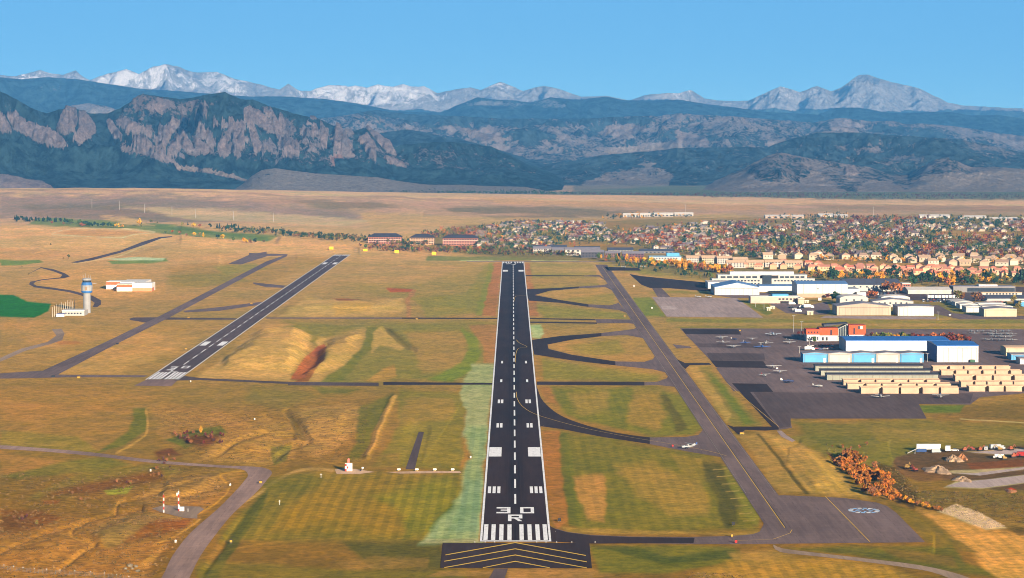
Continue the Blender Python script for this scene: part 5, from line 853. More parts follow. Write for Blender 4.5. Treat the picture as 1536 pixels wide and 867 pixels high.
# ---------------------------------------------------------------- trees
def leaf_mat(name, var=.45):
    n = NT(name); c = n.attr('Col'); a = n.noise(3.0, 3, .7)
    oi = n.t.nodes.new('ShaderNodeObjectInfo'); c = n.mix(n.ramp(a, .3, .7), n.mix(1, c, (.6, .62, .6), 'MULTIPLY'), n.mix(1, c, (1.3, 1.25, 1.2), 'MULTIPLY'))
    c = n.mix(oi.outputs['Random'], n.mix(1, c, (.8, .86, .8), 'MULTIPLY'), n.mix(1, c, (1.2, 1.1, 1.1), 'MULTIPLY'))
    n.b.inputs['Roughness'].default_value = .8; n.b.inputs['Specular IOR Level'].default_value = .1
    return n.base(c)
LEAF = leaf_mat('leaves')
def crown_arrays(kind, h, r, n, rs):
    # small leaf-clump faces spread through lobes of the crown; returns (n,4,3)
    if kind == 'cone':
        t = rs.random(n)**.8; z = .12+.88*t; rr = (1-z)*r*(.55+.45*rs.random(n))+.05; a = rs.random(n)*6.283
        c = np.stack([np.cos(a)*rr, np.sin(a)*rr, z*h], -1); sz = r*.34*(1.15-z)+.1
    elif kind == 'poplar':
        t = rs.random(n); z = .12+.88*t; rr = np.sin(np.clip(z, 0, 1)*math.pi*.92+.12)*r*(.5+.5*rs.random(n)); a = rs.random(n)*6.283
        c = np.stack([np.cos(a)*rr, np.sin(a)*rr, z*h], -1); sz = np.full(n, r*.34)
    else:
        L = 7; la = rs.random(L)*6.283; lr = r*.55*np.sqrt(rs.random(L)); lz = h*(.38+.42*rs.random(L)); ls = r*(.36+.22*rs.random(L))
        lx, ly = np.cos(la)*lr, np.sin(la)*lr; k = rs.integers(0, L, n)
        d = rs.normal(size=(n, 3)); d /= np.linalg.norm(d, axis=1)[:, None]; d *= (ls[k]*(.6+.4*rs.random(n)))[:, None]
        c = np.stack([lx[k], ly[k], lz[k]], -1)+d*np.array([1, 1, .85]); c[:, 2] = np.maximum(c[:, 2], h*.16); sz = r*.2*(.7+.6*rs.random(n))
        if kind == 'bush': c[:, 2] *= .8; c[:, 2] = np.maximum(c[:, 2]-h*.12, .05*h)
    nn = rs.normal(size=(n, 3)); nn[:, 2] += .5; nn /= np.linalg.norm(nn, axis=1)[:, None]
    up = rs.normal(size=(n, 3)); a = np.cross(nn, up); a /= np.linalg.norm(a, axis=1)[:, None]; b = np.cross(nn, a)
    sz = (sz*np.ones(n))[:, None]; s2 = sz*(.6+.6*rs.random(n))[:, None]
    return np.stack([c-a*sz-b*s2*.6, c+a*sz*.8-b*s2, c+a*sz+b*s2*.7, c-a*sz*.7+b*s2], 1)
def quads_mesh(name, Q, cols, mat):
    n = len(Q); me = bpy.data.meshes.new(name); me.vertices.add(n*4); me.vertices.foreach_set('co', Q.reshape(-1).astype(np.float32))
    me.loops.add(n*4); me.loops.foreach_set('vertex_index', np.arange(n*4, dtype=np.int32)); me.polygons.add(n); me.polygons.foreach_set('loop_start', np.arange(0, n*4, 4, dtype=np.int32)); me.update(calc_edges=True)
    a = me.color_attributes.new('Col', 'FLOAT_COLOR', 'POINT'); a.data.foreach_set('color', np.concatenate([np.repeat(cols, 4, 0), np.ones((n*4, 1))], 1).astype(np.float32).ravel())
    me.materials.append(mat); return me
TC = {'gold': 'd99a2a', 'orange': 'a8643a', 'rust': 'b0702c', 'red': '74382c', 'maroon': '5e3a38', 'olive': '7c7436', 'green': '4e6632', 'dark': '2c4632', 'brown': '8c6038', 'dkgreen': '2e5034', 'yellow': 'e0b02c', 'purple': '5c3c46'}
TK = {'conifer': 'cone', 'poplar': 'poplar'}
PROTO = {}
def proto(kind, colr, var, h=8, r=None, n=130):
    key = (kind, colr, var)
    if key in PROTO: return PROTO[key]
    rs = np.random.default_rng(hash((len(kind), colr, var)) % 1000 if False else sum(map(ord, kind+colr))*7+var)
    r = r or {'cone': 2.1, 'poplar': 1.9, 'round': 3.6, 'bush': 2.6}[kind]
    Q = crown_arrays(kind, h, r, n, rs); c = lin(TC[colr])*.62; cols = c[None, :]*(.7+.6*rs.random((n, 1)))*(1+.12*rs.normal(size=(n, 3)))
    cr = quads_mesh('crown', Q, np.clip(cols, .003, .7), LEAF)
    b = MB(); b.tube((0, 0, -.4), (0, 0, h*.5), .28, .12, 6)
    if kind in ('round',):
        for k in range(4): a = k*1.6+var; b.tube((0, 0, h*.25), (math.cos(a)*r*.5, math.sin(a)*r*.5, h*.6), .12, .05, 5)
    PROTO[key] = (cr, b.mesh('trunk', BARK)); return PROTO[key]
NAMES = {'cone': 'conifer_tree', 'poplar': 'poplar_tree', 'round': 'broadleaf_tree', 'bush': 'shrub'}
def tree(x, y, kind, colr, s, label, group, parts=True, n=110):
    cr, tk = proto(kind, colr, rnd.randrange(4), n=n); z = gz(x, y)
    t = empty(NAMES[kind], (x, y, z), rnd.random()*6.28, label, 'shrub' if kind == 'bush' else 'tree', group); t.scale = (s*(.85+.3*rnd.random()), s*(.85+.3*rnd.random()), s*(.85+.3*rnd.random()))
    c = link(bpy.data.objects.new('crown', cr)); c.parent = t; k = link(bpy.data.objects.new('trunk', tk)); k.parent = t; return t
def at_px(u, v): p = G(u, v); return p[0], p[1]
CN = {'rust': 'bright orange', 'gold': 'golden', 'orange': 'orange', 'red': 'dark red', 'maroon': 'maroon', 'olive': 'olive', 'green': 'green', 'dark': 'dark green', 'brown': 'brown', 'dkgreen': 'deep green', 'yellow': 'yellow', 'purple': 'purplish'}
# line of trees on the left rise
for i in range(34):
    f = rnd.random(); u = 22+f*76+rnd.gauss(0, 1); v = 328.5+f*2.5+rnd.random()*2
    tree(*at_px(u, v), 'cone' if rnd.random() < .75 else 'round', 'dark', .9+.5*rnd.random(), 'dark evergreen in the belt along the far left rise', 'dark trees on the far left rise')
for i in range(32):
    f = rnd.random(); u = 100+f*75+rnd.gauss(0, 1); v = 333+f*7+rnd.random()*2.2
    tree(*at_px(u, v), 'round', rnd.choice(('dkgreen', 'green', 'dark')), .9+.45*rnd.random(), 'leafy green tree in the grove left of the long lawn', 'green grove on the left rise')
for (u, v, k, c, s) in ((78, 335, 'round', 'orange', .9), (95, 336, 'round', 'brown', .9), (122, 338.5, 'round', 'orange', 1.1), (126, 338, 'round', 'orange', .9), (173, 342, 'round', 'gold', 1.2), (178, 342.5, 'poplar', 'yellow', 1.1), (183, 342.5, 'round', 'gold', 1.1), (209, 338.5, 'round', 'yellow', 1.7), (212, 342, 'poplar', 'olive', 1), (258, 351, 'round', 'orange', .9), (270, 352, 'round', 'brown', .9), (290, 345, 'round', 'yellow', 1.6), (291, 356, 'round', 'yellow', 1.3), (299, 356, 'round', 'olive', 1.1), (305, 357, 'poplar', 'yellow', .9), (334, 360, 'round', 'yellow', 1.3), (366, 363, 'round', 'gold', 1.3), (370, 364, 'round', 'yellow', 1), (375, 364, 'round', 'brown', 1), (382, 364, 'round', 'dark', 1.1), (396, 364, 'round', 'olive', .9), (300, 344, 'round', 'orange', 1), (248, 351, 'round', 'green', .8), (280, 356, 'round', 'brown', .8), (350, 362, 'round', 'green', 1), (326, 359, 'round', 'dark', 1.2)):
    tree(*at_px(u, v), k, c, s, CN[c]+(' column tree' if k == 'poplar' else ' tree')+' dotted along the lawn beyond the left hill', 'autumn trees along the left lawn')
for (u, v, s, lb) in ((103, 388, .9, 'single olive tree by the bend of the hillside track'), (95, 388, .4, 'low bush just left of the single olive tree by the track'), (76, 371, .6, 'lone bush in the grass below the pale loop path'), (33, 400, .35, 'small bush below the left green strip'), (43, 412, .4, 'small bush inside the curl of the winding road')): tree(*at_px(u, v), 'bush' if s < .7 else 'round', 'olive', s, lb, None)
for i in range(60):
    f = rnd.random(); u = 225+f*300; v = 333.5+f*26+rnd.gauss(0, .8)
    if u < 330 and rnd.random() < .7: continue
    tree(*at_px(u, v+3), 'round' if rnd.random() < .6 else 'cone', rnd.choice(('dark', 'dkgreen', 'dark', 'olive')), .8+.5*rnd.random(), 'dark tree in the belt between the left hill and brick offices', 'dark trees left of the brick offices')
for i in range(46):
    u = 540+rnd.random()*210; v = 373+rnd.random()*5; c = rnd.choice(('dark', 'green', 'olive', 'maroon', 'brown', 'orange', 'dkgreen'))
    tree(*at_px(u, v), 'round', c, .7+.35*rnd.random(), CN[c]+' tree in front of the brick offices', 'trees in front of the brick offices')
for (u, v, c) in ((548, 378.5, 'yellow'), (595, 380.5, 'yellow'), (651, 383, 'gold'), (497, 375, 'yellow')):
    x, y = at_px(u, v); t = empty('approach_light_marker', (x, y, 0), 0, 'small bright yellow box marker '+{548: 'left of', 595: 'below the middle of', 651: 'below the right of', 497: 'far left of'}[u]+' the brick offices', 'marker')
    MB().box(-3.2, 3.2, 0, 1.2, .8, 5.2).build('panel', YEL, t); MB().tube((-2.4, .6, -.5), (-2.4, .6, 1), .15).tube((2.4, .6, -.5), (2.4, .6, 1), .15).build('legs', STEEL, t)
# golden tree rows behind the taxiway
for i in range(75):
    f = rnd.random(); u = 895+f*205; v = 388.5+f*22+rnd.gauss(0, 1.2)-(2 if f > .5 else 0)*0
    c = rnd.choice(('gold', 'gold', 'orange', 'yellow', 'gold', 'green')); tree(*at_px(u, min(v, 415)), 'poplar' if rnd.random() < .35 else 'round', c, .9+.35*rnd.random()+(.25 if f > .55 else 0), CN[c]+' tree in the golden row beyond the hangar taxiway', 'golden trees beyond the hangar taxiway')
for i in range(48):
    f = rnd.random(); u = 925+f*145; v = 396+f*22+rnd.gauss(0, 2.0); c = rnd.choice(('dark', 'dkgreen', 'olive', 'green'))
    tree(*at_px(u, v), 'cone' if rnd.random() < .5 else 'round', c, .6+.3*rnd.random(), CN[c]+' tree scattered below the golden row', 'green trees below the golden row')
# trees behind the ramp hangar
for i in range(44):
    u = 1296+i*3.6+rnd.random()*2; c = rnd.choice(('olive', 'gold', 'green', 'olive')) if u < 1368 else rnd.choice(('red', 'maroon', 'red', 'orange'))
    if u < 1312: c = 'maroon' if rnd.random() < .6 else 'olive'
    tree(*at_px(u, 512+rnd.random()*3.5), 'round', c, .92+.25*rnd.random(), CN[c]+' tree in the row behind the long white hangar', 'autumn trees behind the long white hangar')
for (u, v, k, c, s) in ((1251, 511, 'round', 'red', .75), (1222, 513, 'bush', 'green', .9), (1198, 503, 'bush', 'red', .8), (1205, 503, 'bush', 'red', .8), (1200, 443, 'round', 'dkgreen', 1.1), (1242, 447, 'round', 'maroon', .9), (1255, 452, 'round', 'dkgreen', 1.4), (1258, 453, 'round', 'dark', 1.2), (1249, 451, 'round', 'dark', 1), (1306, 447, 'round', 'orange', 1.3), (1312, 447.5, 'round', 'orange', 1.1), (1330, 439, 'round', 'orange', 1.8), (1337, 440, 'round', 'brown', 1.7), (1343, 440, 'round', 'brown', 1.8), (1348, 440, 'round', 'orange', 1.4), (1324, 438, 'round', 'gold', 1.3), (1290, 433, 'round', 'olive', 1.3), (1128, 425, 'round', 'dark', 1), (1180, 424, 'round', 'dkgreen', 1), (1160, 425, 'round', 'maroon', .8), (1428, 431, 'poplar', 'gold', 2.2), (1421, 432, 'round', 'orange', 1.6), (1436, 452, 'round', 'olive', 1.5), (1442, 452, 'round', 'brown', 1.3), (1463, 453, 'round', 'brown', 1.4), (1470, 452, 'round', 'maroon', 1.2), (1520, 456, 'round', 'olive', 1.1), (1528, 462, 'bush', 'olive', 1.5), (1508, 458, 'bush', 'dark', 1.1)):
    tree(*at_px(u, v), k, c, s, CN[c]+(' shrub' if k == 'bush' else ' tree')+' standing singly or paired among the airport buildings', 'single trees among the airport buildings', n=150)
for i in range(60):
    u = 1225+rnd.random()*320; v = 418+rnd.random()*12
    if 1268 < u < 1366 and v > 419: v = 417.5
    c = rnd.choice(('dark', 'dark', 'dkgreen', 'brown', 'olive', 'gold')); tree(*at_px(u, v), 'round' if rnd.random() < .8 else 'cone', c, 1.2+.7*rnd.random(), CN[c]+' tree in the thick belt below the terracotta townhouses', 'tree belt below the terracotta townhouses')
# the orange thicket in the gully
sp = [(1245, 686), (1262, 683), (1296, 690), (1316, 704), (1338, 725), (1354, 746), (1335, 751), (1305, 748), (1292, 735), (1272, 714), (1254, 700)]; k = 0
while k < 70:
    u = 1244+rnd.random()*112; v = 682+rnd.random()*70; d, ins = segd(np.array([u]), np.array([v]), sp, True)
    if not ins[0]: continue
    dk = rnd.random() < (.5 if u < 1275 else .12); c = 'brown' if dk else 'rust'
    tree(*at_px(u, v), 'bush', c, .55+.45*rnd.random(), ('brown' if dk else 'bright orange')+' bush in the thicket filling the gully by the holding apron', 'bushes of the orange thicket', n=230); k += 1
for i in range(14):
    f = i/13; tree(*at_px(1352+f*58+rnd.random()*3, 747+f*17+rnd.random()*3), 'bush', rnd.choice(('rust', 'gold', 'brown')), .3+.2*rnd.random(), 'low orange-brown bush trailing right from the thicket', 'low bushes trailing from the thicket')
for i in range(22): tree(*at_px(1240+rnd.random()*60, 668+rnd.random()*26), 'bush', rnd.choice(('brown', 'olive')), .22+.2*rnd.random(), 'small olive-brown bush scattered above the orange thicket', 'small bushes above the thicket')
for i in range(26):
    u = 262+rnd.random()*76; v = 650+rnd.random()*18; tree(*at_px(u, v), 'bush', rnd.choice(('red', 'maroon', 'brown')), .32+.2*rnd.random(), 'dark red bush in the damp hollow above the left road', 'dark red bushes above the left road')
tree(*at_px(301, 650), 'poplar', 'gold', .55, 'single small golden tree at the damp hollow', None)
for i in range(34):
    u, v = rnd.choice(((235, 708), (225, 710), (190, 722), (100, 735), (30, 775), (60, 782), (250, 690))); tree(*at_px(u+rnd.gauss(0, 10), v+rnd.gauss(0, 3.5)), 'bush', rnd.choice(('brown', 'brown', 'maroon', 'olive')), .22+.2*rnd.random(), 'low brown bush in the marshy ground below the left road', 'low brown bushes below the left road')
# ---------------------------------------------------------------- the suburb: houses
HWALL = ['e8dcc8', 'd8c4a8', 'c8b090', 'f0e8dc', 'bfa48c', 'd6cabc', 'b89a86', 'e0cdb0']; HROOF = ['7a6a68', '8c7a74', 'a58c7c', '9c9490', '6c6470', 'b4a08c', '8a8088', 'c0b0a0']
HW = [M('house_wall', c, .42) for c in HWALL]; HR = [M('house_roof', c, .5) for c in HROOF]
def house_arrays(w_, d_, h, rh, hip):
    a = w_/2; b = d_/2; i = a*.45 if hip else 0
    V = [(-a, -b, 0), (a, -b, 0), (a, b, 0), (-a, b, 0), (-a, -b, h), (a, -b, h), (a, b, h), (-a, b, h), (-a*1.08+i, 0, h+rh), (a*1.08-i, 0, h+rh), (-a*1.08, -b*1.1, h-.2), (a*1.08, -b*1.1, h-.2), (a*1.08, b*1.1, h-.2), (-a*1.08, b*1.1, h-.2)]
    Wf = [(0, 1, 5, 4), (1, 2, 6, 5), (2, 3, 7, 6), (3, 0, 4, 7)]; Rf = [(10, 11, 9, 8), (12, 13, 8, 9), (11, 12, 9), (13, 10, 8)]
    return V, Wf, Rf
def house_mesh(i, w_, d_, h, rh):
    V, Wf, Rf = house_arrays(w_, d_, h, rh, i % 3 == 0); n0 = len(V)
    V = V+[(-w_*.62, -d_*.75, 0), (-w_*.1, -d_*.75, 0), (-w_*.1, -d_*.45, 0), (-w_*.62, -d_*.45, 0), (-w_*.62, -d_*.75, h*.6), (-w_*.1, -d_*.75, h*.6), (-w_*.1, -d_*.45, h*.6), (-w_*.62, -d_*.45, h*.6), (-w_*.36, -d_*.78, h*.6+rh*.6), (-w_*.36, -d_*.4, h*.6+rh*.6)]
    g0 = n0; Wf = Wf+[(g0, g0+1, g0+5, g0+4), (g0+1, g0+2, g0+6, g0+5), (g0+3, g0, g0+4, g0+7), (g0+4, g0+5, g0+8)]; Rf = Rf+[(g0+4, g0+8, g0+9, g0+7), (g0+8, g0+5, g0+6, g0+9)]
    win = []
    for k in range(3):
        x = -w_*.02+k*w_*.17; j = len(V); V += [(x, -d_/2-.05, h*.5), (x+1.3, -d_/2-.05, h*.5), (x+1.3, -d_/2-.05, h*.78), (x, -d_/2-.05, h*.78)]; win.append((j, j+1, j+2, j+3))
    me = bpy.data.meshes.new('house'); me.from_pydata(V, [], Wf+Rf+win); 
    for m in (HW[i % 8], HR[(i*3+1) % 8], GLASS): me.materials.append(m)
    for p in me.polygons[len(Wf):len(Wf)+len(Rf)]: p.material_index = 1
    for p in me.polygons[len(Wf)+len(Rf):]: p.material_index = 2
    me.update(); return me
HM = [house_mesh(i, 13+(i % 4)*1.5, 9+(i % 3), 5.2+(i % 2)*.9, 2.6+(i % 3)*.4) for i in range(16)]
TOWN = [(640, 354), (706, 345), (770, 333), (880, 334), (960, 344), (1060, 335), (1160, 336), (1300, 331), (1536, 334), (1620, 334), (1620, 388), (1450, 386), (1180, 390), (1060, 386), (960, 372), (880, 369), (810, 376), (716, 372)]
GAPS = [[(830, 362), (900, 363), (985, 371), (900, 374), (830, 371)], [(925, 336), (962, 343), (950, 349), (890, 343)], [(1150, 336), (1200, 335), (1190, 341), (1150, 342)], [(1395, 348), (1536, 350), (1536, 357), (1440, 356)]]
def inside(u, v, pts): return bool(segd(np.array([float(u)]), np.array([float(v)]), pts, True)[1][0])
spots = []
v = 390.0
while v > 331:
    y = Yv(v); stp = 21/ (y/F); u = 700+rnd.random()*10
    street = rnd.random()
    while u < 1610:
        vv = v+rnd.gauss(0, .35)+math.sin(u/60+v)*.6
        if inside(u, vv, TOWN) and not any(inside(u, vv, g) for g in GAPS):
            dens = (.35 if u < 712 else .62) if u < 1120 else .42 if vv < 368 else .55
            if rnd.random() < dens: spots.append((u, vv))
        u += stp*(.8+.5*rnd.random())
    v -= .9+2.6*(v-330)/60*rnd.uniform(.8, 1.2)
spots.sort(key=lambda p: -p[1])
town_zone = lambda u: 'left' if u < 960 else 'middle' if u < 1240 else 'right'
print('house spots', len(spots))
VV, FF, MI = [], [], []
for i, (u, v) in enumerate(spots):
    x, y = at_px(u, v); k = rnd.randrange(16); rz = rnd.gauss(0, .25)+(math.pi/2 if rnd.random() < .4 else 0); z = gz(x, y)-.1
    if i < 290:
        o = link(bpy.data.objects.new('house', HM[k])); o.location = (x, y, z); o.rotation_euler = (0, 0, rz); o.scale = (.72+.2*rnd.random(),)*3
        tag(o, 'small pale gabled house among the nearer streets of the '+town_zone(u)+' part of the suburb', 'house', 'nearer suburb houses, '+town_zone(u))
    else:
        me = HM[k]; n0 = len(VV); c_, s_ = math.cos(rz), math.sin(rz)
        for q in me.vertices: VV.append((x+.8*(q.co.x*c_-q.co.y*s_), y+.8*(q.co.x*s_+q.co.y*c_), z+.8*q.co.z))
        for p in me.polygons: FF.append(tuple(n0+j for j in p.vertices)); MI.append((k % 8) if p.material_index == 0 else 8+(k*3+1) % 8 if p.material_index == 1 else 16)
me = bpy.data.meshes.new('distant_houses'); me.from_pydata(VV, [], FF)
for m in HW+HR+[GLASS]: me.materials.append(m)
me.polygons.foreach_set('material_index', MI); me.update()
tag(link(bpy.data.objects.new('distant_houses', me)), 'mass of small roofs in the far streets of the suburb', 'houses', kind='stuff')
# terracotta townhouses and tan villas at the right
TR = [M('terracotta_roof', c, .62) for c in ('c4765c', 'b8806a', 'd08c70')]; TW = [M('townhouse_wall', c, .5) for c in ('eac79a', 'dcb088', 'e8b89c')]
def town_house(x, y, w_, d_, h, rh, wm, rm, rz, label, group):
    V, Wf, Rf = house_arrays(w_, d_, h, rh, rnd.random() < .5); t = empty('townhouse', (x, y, -.05), rz, label, 'house', group)
    MB().add(V, Wf).build('wall', wm, t); MB().add(V, Rf).build('roof', rm, t)
    for kx in (-.3, .02, .3): MB().box(w_*kx-.7, w_*kx+.7, -d_/2-.12, -d_/2-.004, h*.55, h*.8).build('window', DK, t)
for row, (v0, a, b_) in enumerate(((399, 1110, 1240), (403.5, 1118, 1430), (406, 1220, 1560), (410, 1260, 1560), (413.5, 1330, 1560))):
    u = a
    while u < b_:
        x, y = at_px(u, v0+rnd.gauss(0, .5)+(.010*(u-1200) if row else 0)); town_house(x, y+rnd.gauss(0, 9), 10+3*rnd.random(), 9, 4.8+rnd.random()*1.8, 2.6, rnd.choice(TW), rnd.choice(TR), rnd.choice((0, 1.57))+rnd.gauss(0, .15), 'terracotta-roofed townhouse in '+('the short far', 'the second', 'the middle', 'the fourth', 'the nearest')[row]+' row below the tan villas', 'terracotta townhouses, row '+('far', 'second', 'middle', 'fourth', 'nearest')[row]); u += 14.5+7*rnd.random()
VR = [M('villa_roof', c, .62) for c in ('b59a80', 'c4a88c', 'a88c78')]
for row, (v0, a, b_) in enumerate(((388.5, 1150, 1560), (392.5, 1345, 1560), (396.5, 1400, 1560))):
    u = a
    while u < b_:
        x, y = at_px(u, v0+rnd.gauss(0, .5)+.006*(u-1200)); town_house(x, y+rnd.gauss(0, 12), 13+4*rnd.random(), 12, 5+rnd.random()*1.8, 3.4, HW[rnd.choice((0, 1, 2, 7))], rnd.choice(VR), rnd.choice((0, 1.57))+rnd.gauss(0, .2), 'large tan villa in the '+('farthest', 'middle', 'nearest')[row]+' villa row at the edge of the wooded suburb', 'tan villas, row '+('farthest', 'middle', 'nearest')[row]); u += 19+9*rnd.random()
# suburb trees
rs = np.random.default_rng(3)
def scatter_trees(N, um, vm, inpoly, pal, hmin, hmax, n, name, label, kinds=(0, .15), skip=0):
    Qs, Cs = [], []; c = 0; near = []
    us_ = rs.uniform(um[0], um[1], N*6); vs_ = rs.uniform(0, 1, N*6)
    vs_ = vm[0]+(vm[1]-vm[0])*vs_; m = np.zeros(len(us_), bool)
    for pts in inpoly: m |= segd(us_, vs_, pts, True)[1]
    us_, vs_ = us_[m][:N], vs_[m][:N]
    for u, v in zip(us_, vs_):
        if any(inside(u, v, g) for g in GAPS) and rs.random() < .85: continue
        x, y = at_px(u, v); w_ = rs.random(); colr = pal(u, v)
        kind = 'cone' if (colr == 'dark' and w_ < .4) else 'poplar' if w_ > 1-kinds[1] else 'round'
        h = hmin+(hmax-hmin)*rs.random(); r = h*{'cone': .26, 'poplar': .24, 'round': .46}[kind]
        near.append((v, u, x, y, kind, colr, h, r))
    near.sort(key=lambda q: -q[0])
    for i, (v, u, x, y, kind, colr, h, r) in enumerate(near):
        if i < skip:
            tree(x, y, kind, colr, h/8, CN[colr]+' garden tree among the nearer streets, '+town_zone(u)+' of the suburb', 'nearer garden trees, '+town_zone(u)); continue
        Q = crown_arrays(kind, h, r, n, rs); Q += np.array([x, y, gz(x, y)]); c_ = lin(TC[colr])*.62
        Qs.append(Q); Cs.append(np.clip(c_[None, :]*(.8+.4*rs.random())*(.7+.6*rs.random((n, 1))), .003, .6))
    o = link(bpy.data.objects.new(name, quads_mesh(name, np.concatenate(Qs), np.concatenate(Cs), LEAF))); return tag(o, label, 'trees', kind='stuff')
def pal_town(u, v):
    w_ = rs.random(); cl = fbm(np.array([u/28.0]), np.array([v/6.0]), 3, 77)[0]
    if cl > (.0 if u < 1100 else -.04): return 'dark' if w_ < .5 else 'dkgreen' if w_ < .75 else 'olive'
    if cl < -.16: return 'red' if w_ < .12 else 'maroon' if w_ < .5 else 'orange' if w_ < .75 else 'brown'
    return 'olive' if w_ < .26 else 'brown' if w_ < .5 else 'orange' if w_ < .56 else 'gold' if w_ < .63 else 'maroon' if w_ < .75 else 'green' if w_ < .86 else 'purple' if w_ < .94 else 'dark'
scatter_trees(330, (330, 640), (344, 374), [smooth([(330, 350), (400, 356), (480, 363), (560, 367), (640, 371), (640, 366), (560, 358), (480, 355), (400, 349), (330, 346)], True, 2)], lambda u, v: ['dark', 'dark', 'dkgreen', 'olive', 'brown'][rs.integers(0, 5)], 6, 10, 26, 'office_belt_trees', 'continuous dark tree belt running from the left hill to the brick offices')
scatter_trees(260, (530, 740), (368, 383), [[(540, 371), (740, 373), (740, 382), (600, 379), (540, 376)]], lambda u, v: ['dark', 'maroon', 'brown', 'olive', 'green', 'purple'][rs.integers(0, 6)], 4.5, 8, 26, 'office_garden_trees', 'mixed low trees crowding the foot of the brick offices')
scatter_trees(240, (600, 740), (344, 364), [[(628, 350), (720, 340), (740, 350), (740, 362), (640, 358)]], lambda u, v: ['dark', 'maroon', 'brown', 'olive', 'green', 'orange'][rs.integers(0, 6)], 6, 9, 26, 'edge_trees', 'garden trees at the left edge of the suburb')
TT = [(1100, 336), (1300, 327), (1620, 330), (1620, 392), (1190, 386), (1120, 380)]
scatter_trees(2600, (700, 1150), (333, 388), [TOWN], pal_town, 6, 10, 26, 'suburb_trees', 'mass of autumn garden trees among the houses at the left of the suburb', skip=0)
scatter_trees(2700, (1100, 1620), (327, 392), [TT], pal_town, 6.5, 12, 30, 'suburb_woodland', 'mass of mixed autumn trees covering the right of the suburb', skip=0)
scatter_trees(500, (1190, 1620), (386, 430), [[(1200, 412), (1300, 414), (1300, 418), (1620, 424), (1620, 430), (1200, 418)], [(1230, 390), (1620, 394), (1620, 398), (1260, 394)]], lambda u, v: ['dark', 'dkgreen', 'brown', 'olive', 'gold'][rs.integers(0, 5)], 5, 9, 30, 'garden_trees', 'mass of garden trees between the terracotta townhouse rows')
scatter_trees(320, (700, 1100), (370, 390), [[(700, 372), (800, 374), (870, 378), (870, 386), (700, 383)], [(1000, 386), (1040, 386), (1040, 396), (1000, 392)]], lambda u, v: ['olive', 'brown', 'green', 'maroon', 'dark'][rs.integers(0, 5)], 4, 7.5, 26, 'hedge_trees', 'belt of low mixed trees past the runway end')
scatter_trees(160, (870, 1280), (322, 330), [[(898, 327), (940, 322), (1040, 324), (1040, 327), (905, 330)], [(1150, 325), (1270, 322), (1270, 328), (1150, 329)]], lambda u, v: 'dark' if rs.random() < .7 else 'gold', 6, 10, 22, 'ridge_trees', 'dark trees around the pale blocks on the far ridge')
scatter_trees(1600, (840, 1620), (289, 300), [[(845, 289), (1050, 290), (1620, 292), (1620, 301), (1100, 299.5), (850, 294.5)]], lambda u, v: ['dark', 'purple', 'maroon', 'dark', 'purple'][rs.integers(0, 5)], 5, 9, 14, 'far_town_trees', 'hazy belt of town trees at the foot of the mountains')
scatter_trees(500, (500, 870), (283, 294), [[(500, 284), (700, 286), (860, 291), (860, 295), (690, 292), (500, 288.5)]], lambda u, v: ['dark', 'dkgreen'][rs.integers(0, 2)], 8, 14, 14, 'far_belt_trees', 'thin hazy tree belt below the tan grass hills')
# scrub tufts on the rough ground, loose stones
def tufts(N, polys, name, label, cols, h0, h1, flat_=.7, mat=None, dens=None):
    Qs, Cs = [], []
    us_, vs_ = rs.uniform(min(p[0] for q in polys for p in q), max(p[0] for q in polys for p in q), N*4), rs.uniform(min(p[1] for q in polys for p in q), max(p[1] for q in polys for p in q), N*4)
    m = np.zeros(len(us_), bool)
    for pts in polys: m |= segd(us_, vs_, pts, True)[1]
    nz = fbm(us_/14, vs_/5, 3, 55); m &= nz > (-.05 if dens is None else dens); inp = np.zeros(len(us_), bool)
    for pts in pavpx:
        d, ins = segd(us_, vs_, pts, True); inp |= ins | (d < 1.5)
    m &= ~inp; us_, vs_ = us_[m][:N], vs_[m][:N]
    for u, v in zip(us_, vs_):
        x, y = at_px(u, v); h = h0+(h1-h0)*rs.random()**2; Q = crown_arrays('bush', h, h*flat_, 7, rs)*np.array([1, 1, .9]); Q[:, :, :2] = Q[:, :, :2]*1.2; Q += np.array([x, y, gz(x, y)-.05])
        Qs.append(Q); c_ = lin(cols[rs.integers(0, len(cols))])*.6; Cs.append(np.repeat(c_[None, :], 7, 0)*(.7+.6*rs.random((7, 1))))
    tag(link(bpy.data.objects.new(name, quads_mesh(name, np.concatenate(Qs), np.concatenate(Cs), mat or LEAF))), label, 'scrub', kind='stuff')
tufts(5200, [[(0, 705), (120, 715), (240, 700), (355, 706), (300, 775), (230, 867), (0, 867)]], 'dry_scrub', 'dry grass clumps and scrub on the broken ground at the lower left', ('a07848', '8a6438', '6e6030', 'b08850', '5c4c28'), .4, 1.3, dens=-.12)
tufts(1800, [[(225, 612), (330, 618), (440, 625), (560, 610), (540, 690), (300, 695)]], 'gully_scrub', 'scrub along the gullies between the road and the crosswind runway', ('a07848', '74602f', '5c5428'), .4, 1.3)
tufts(2600, [[(1310, 690), (1345, 705), (1380, 735), (1540, 742), (1560, 790), (1440, 762), (1370, 758)]], 'yard_scrub', 'rough brown scrub below the works yard', ('7c6434', '8f7440', '5c4c2a', '6c6a34'), .5, 1.5, dens=-.2)
STN = M('pale_stone', 'd4bda0', .5)
tufts(1700, [[(1408, 766), (1434, 755), (1470, 768), (1508, 788), (1478, 791), (1440, 777)]], 'riprap', 'bank of loose pale stones at the lower right', ('e8ccb4', 'c4a890', 'd4b8a0'), .4, 1.1, mat=LEAF, dens=-1)
tufts(300, [[(1030, 858), (1130, 862), (1130, 880), (1020, 880)]], 'bottom_scrub', 'scrub at the very bottom of the view right of the overrun', ('7c6434', '5c4c2a', '9a8050'), .5, 1.3, dens=-1)
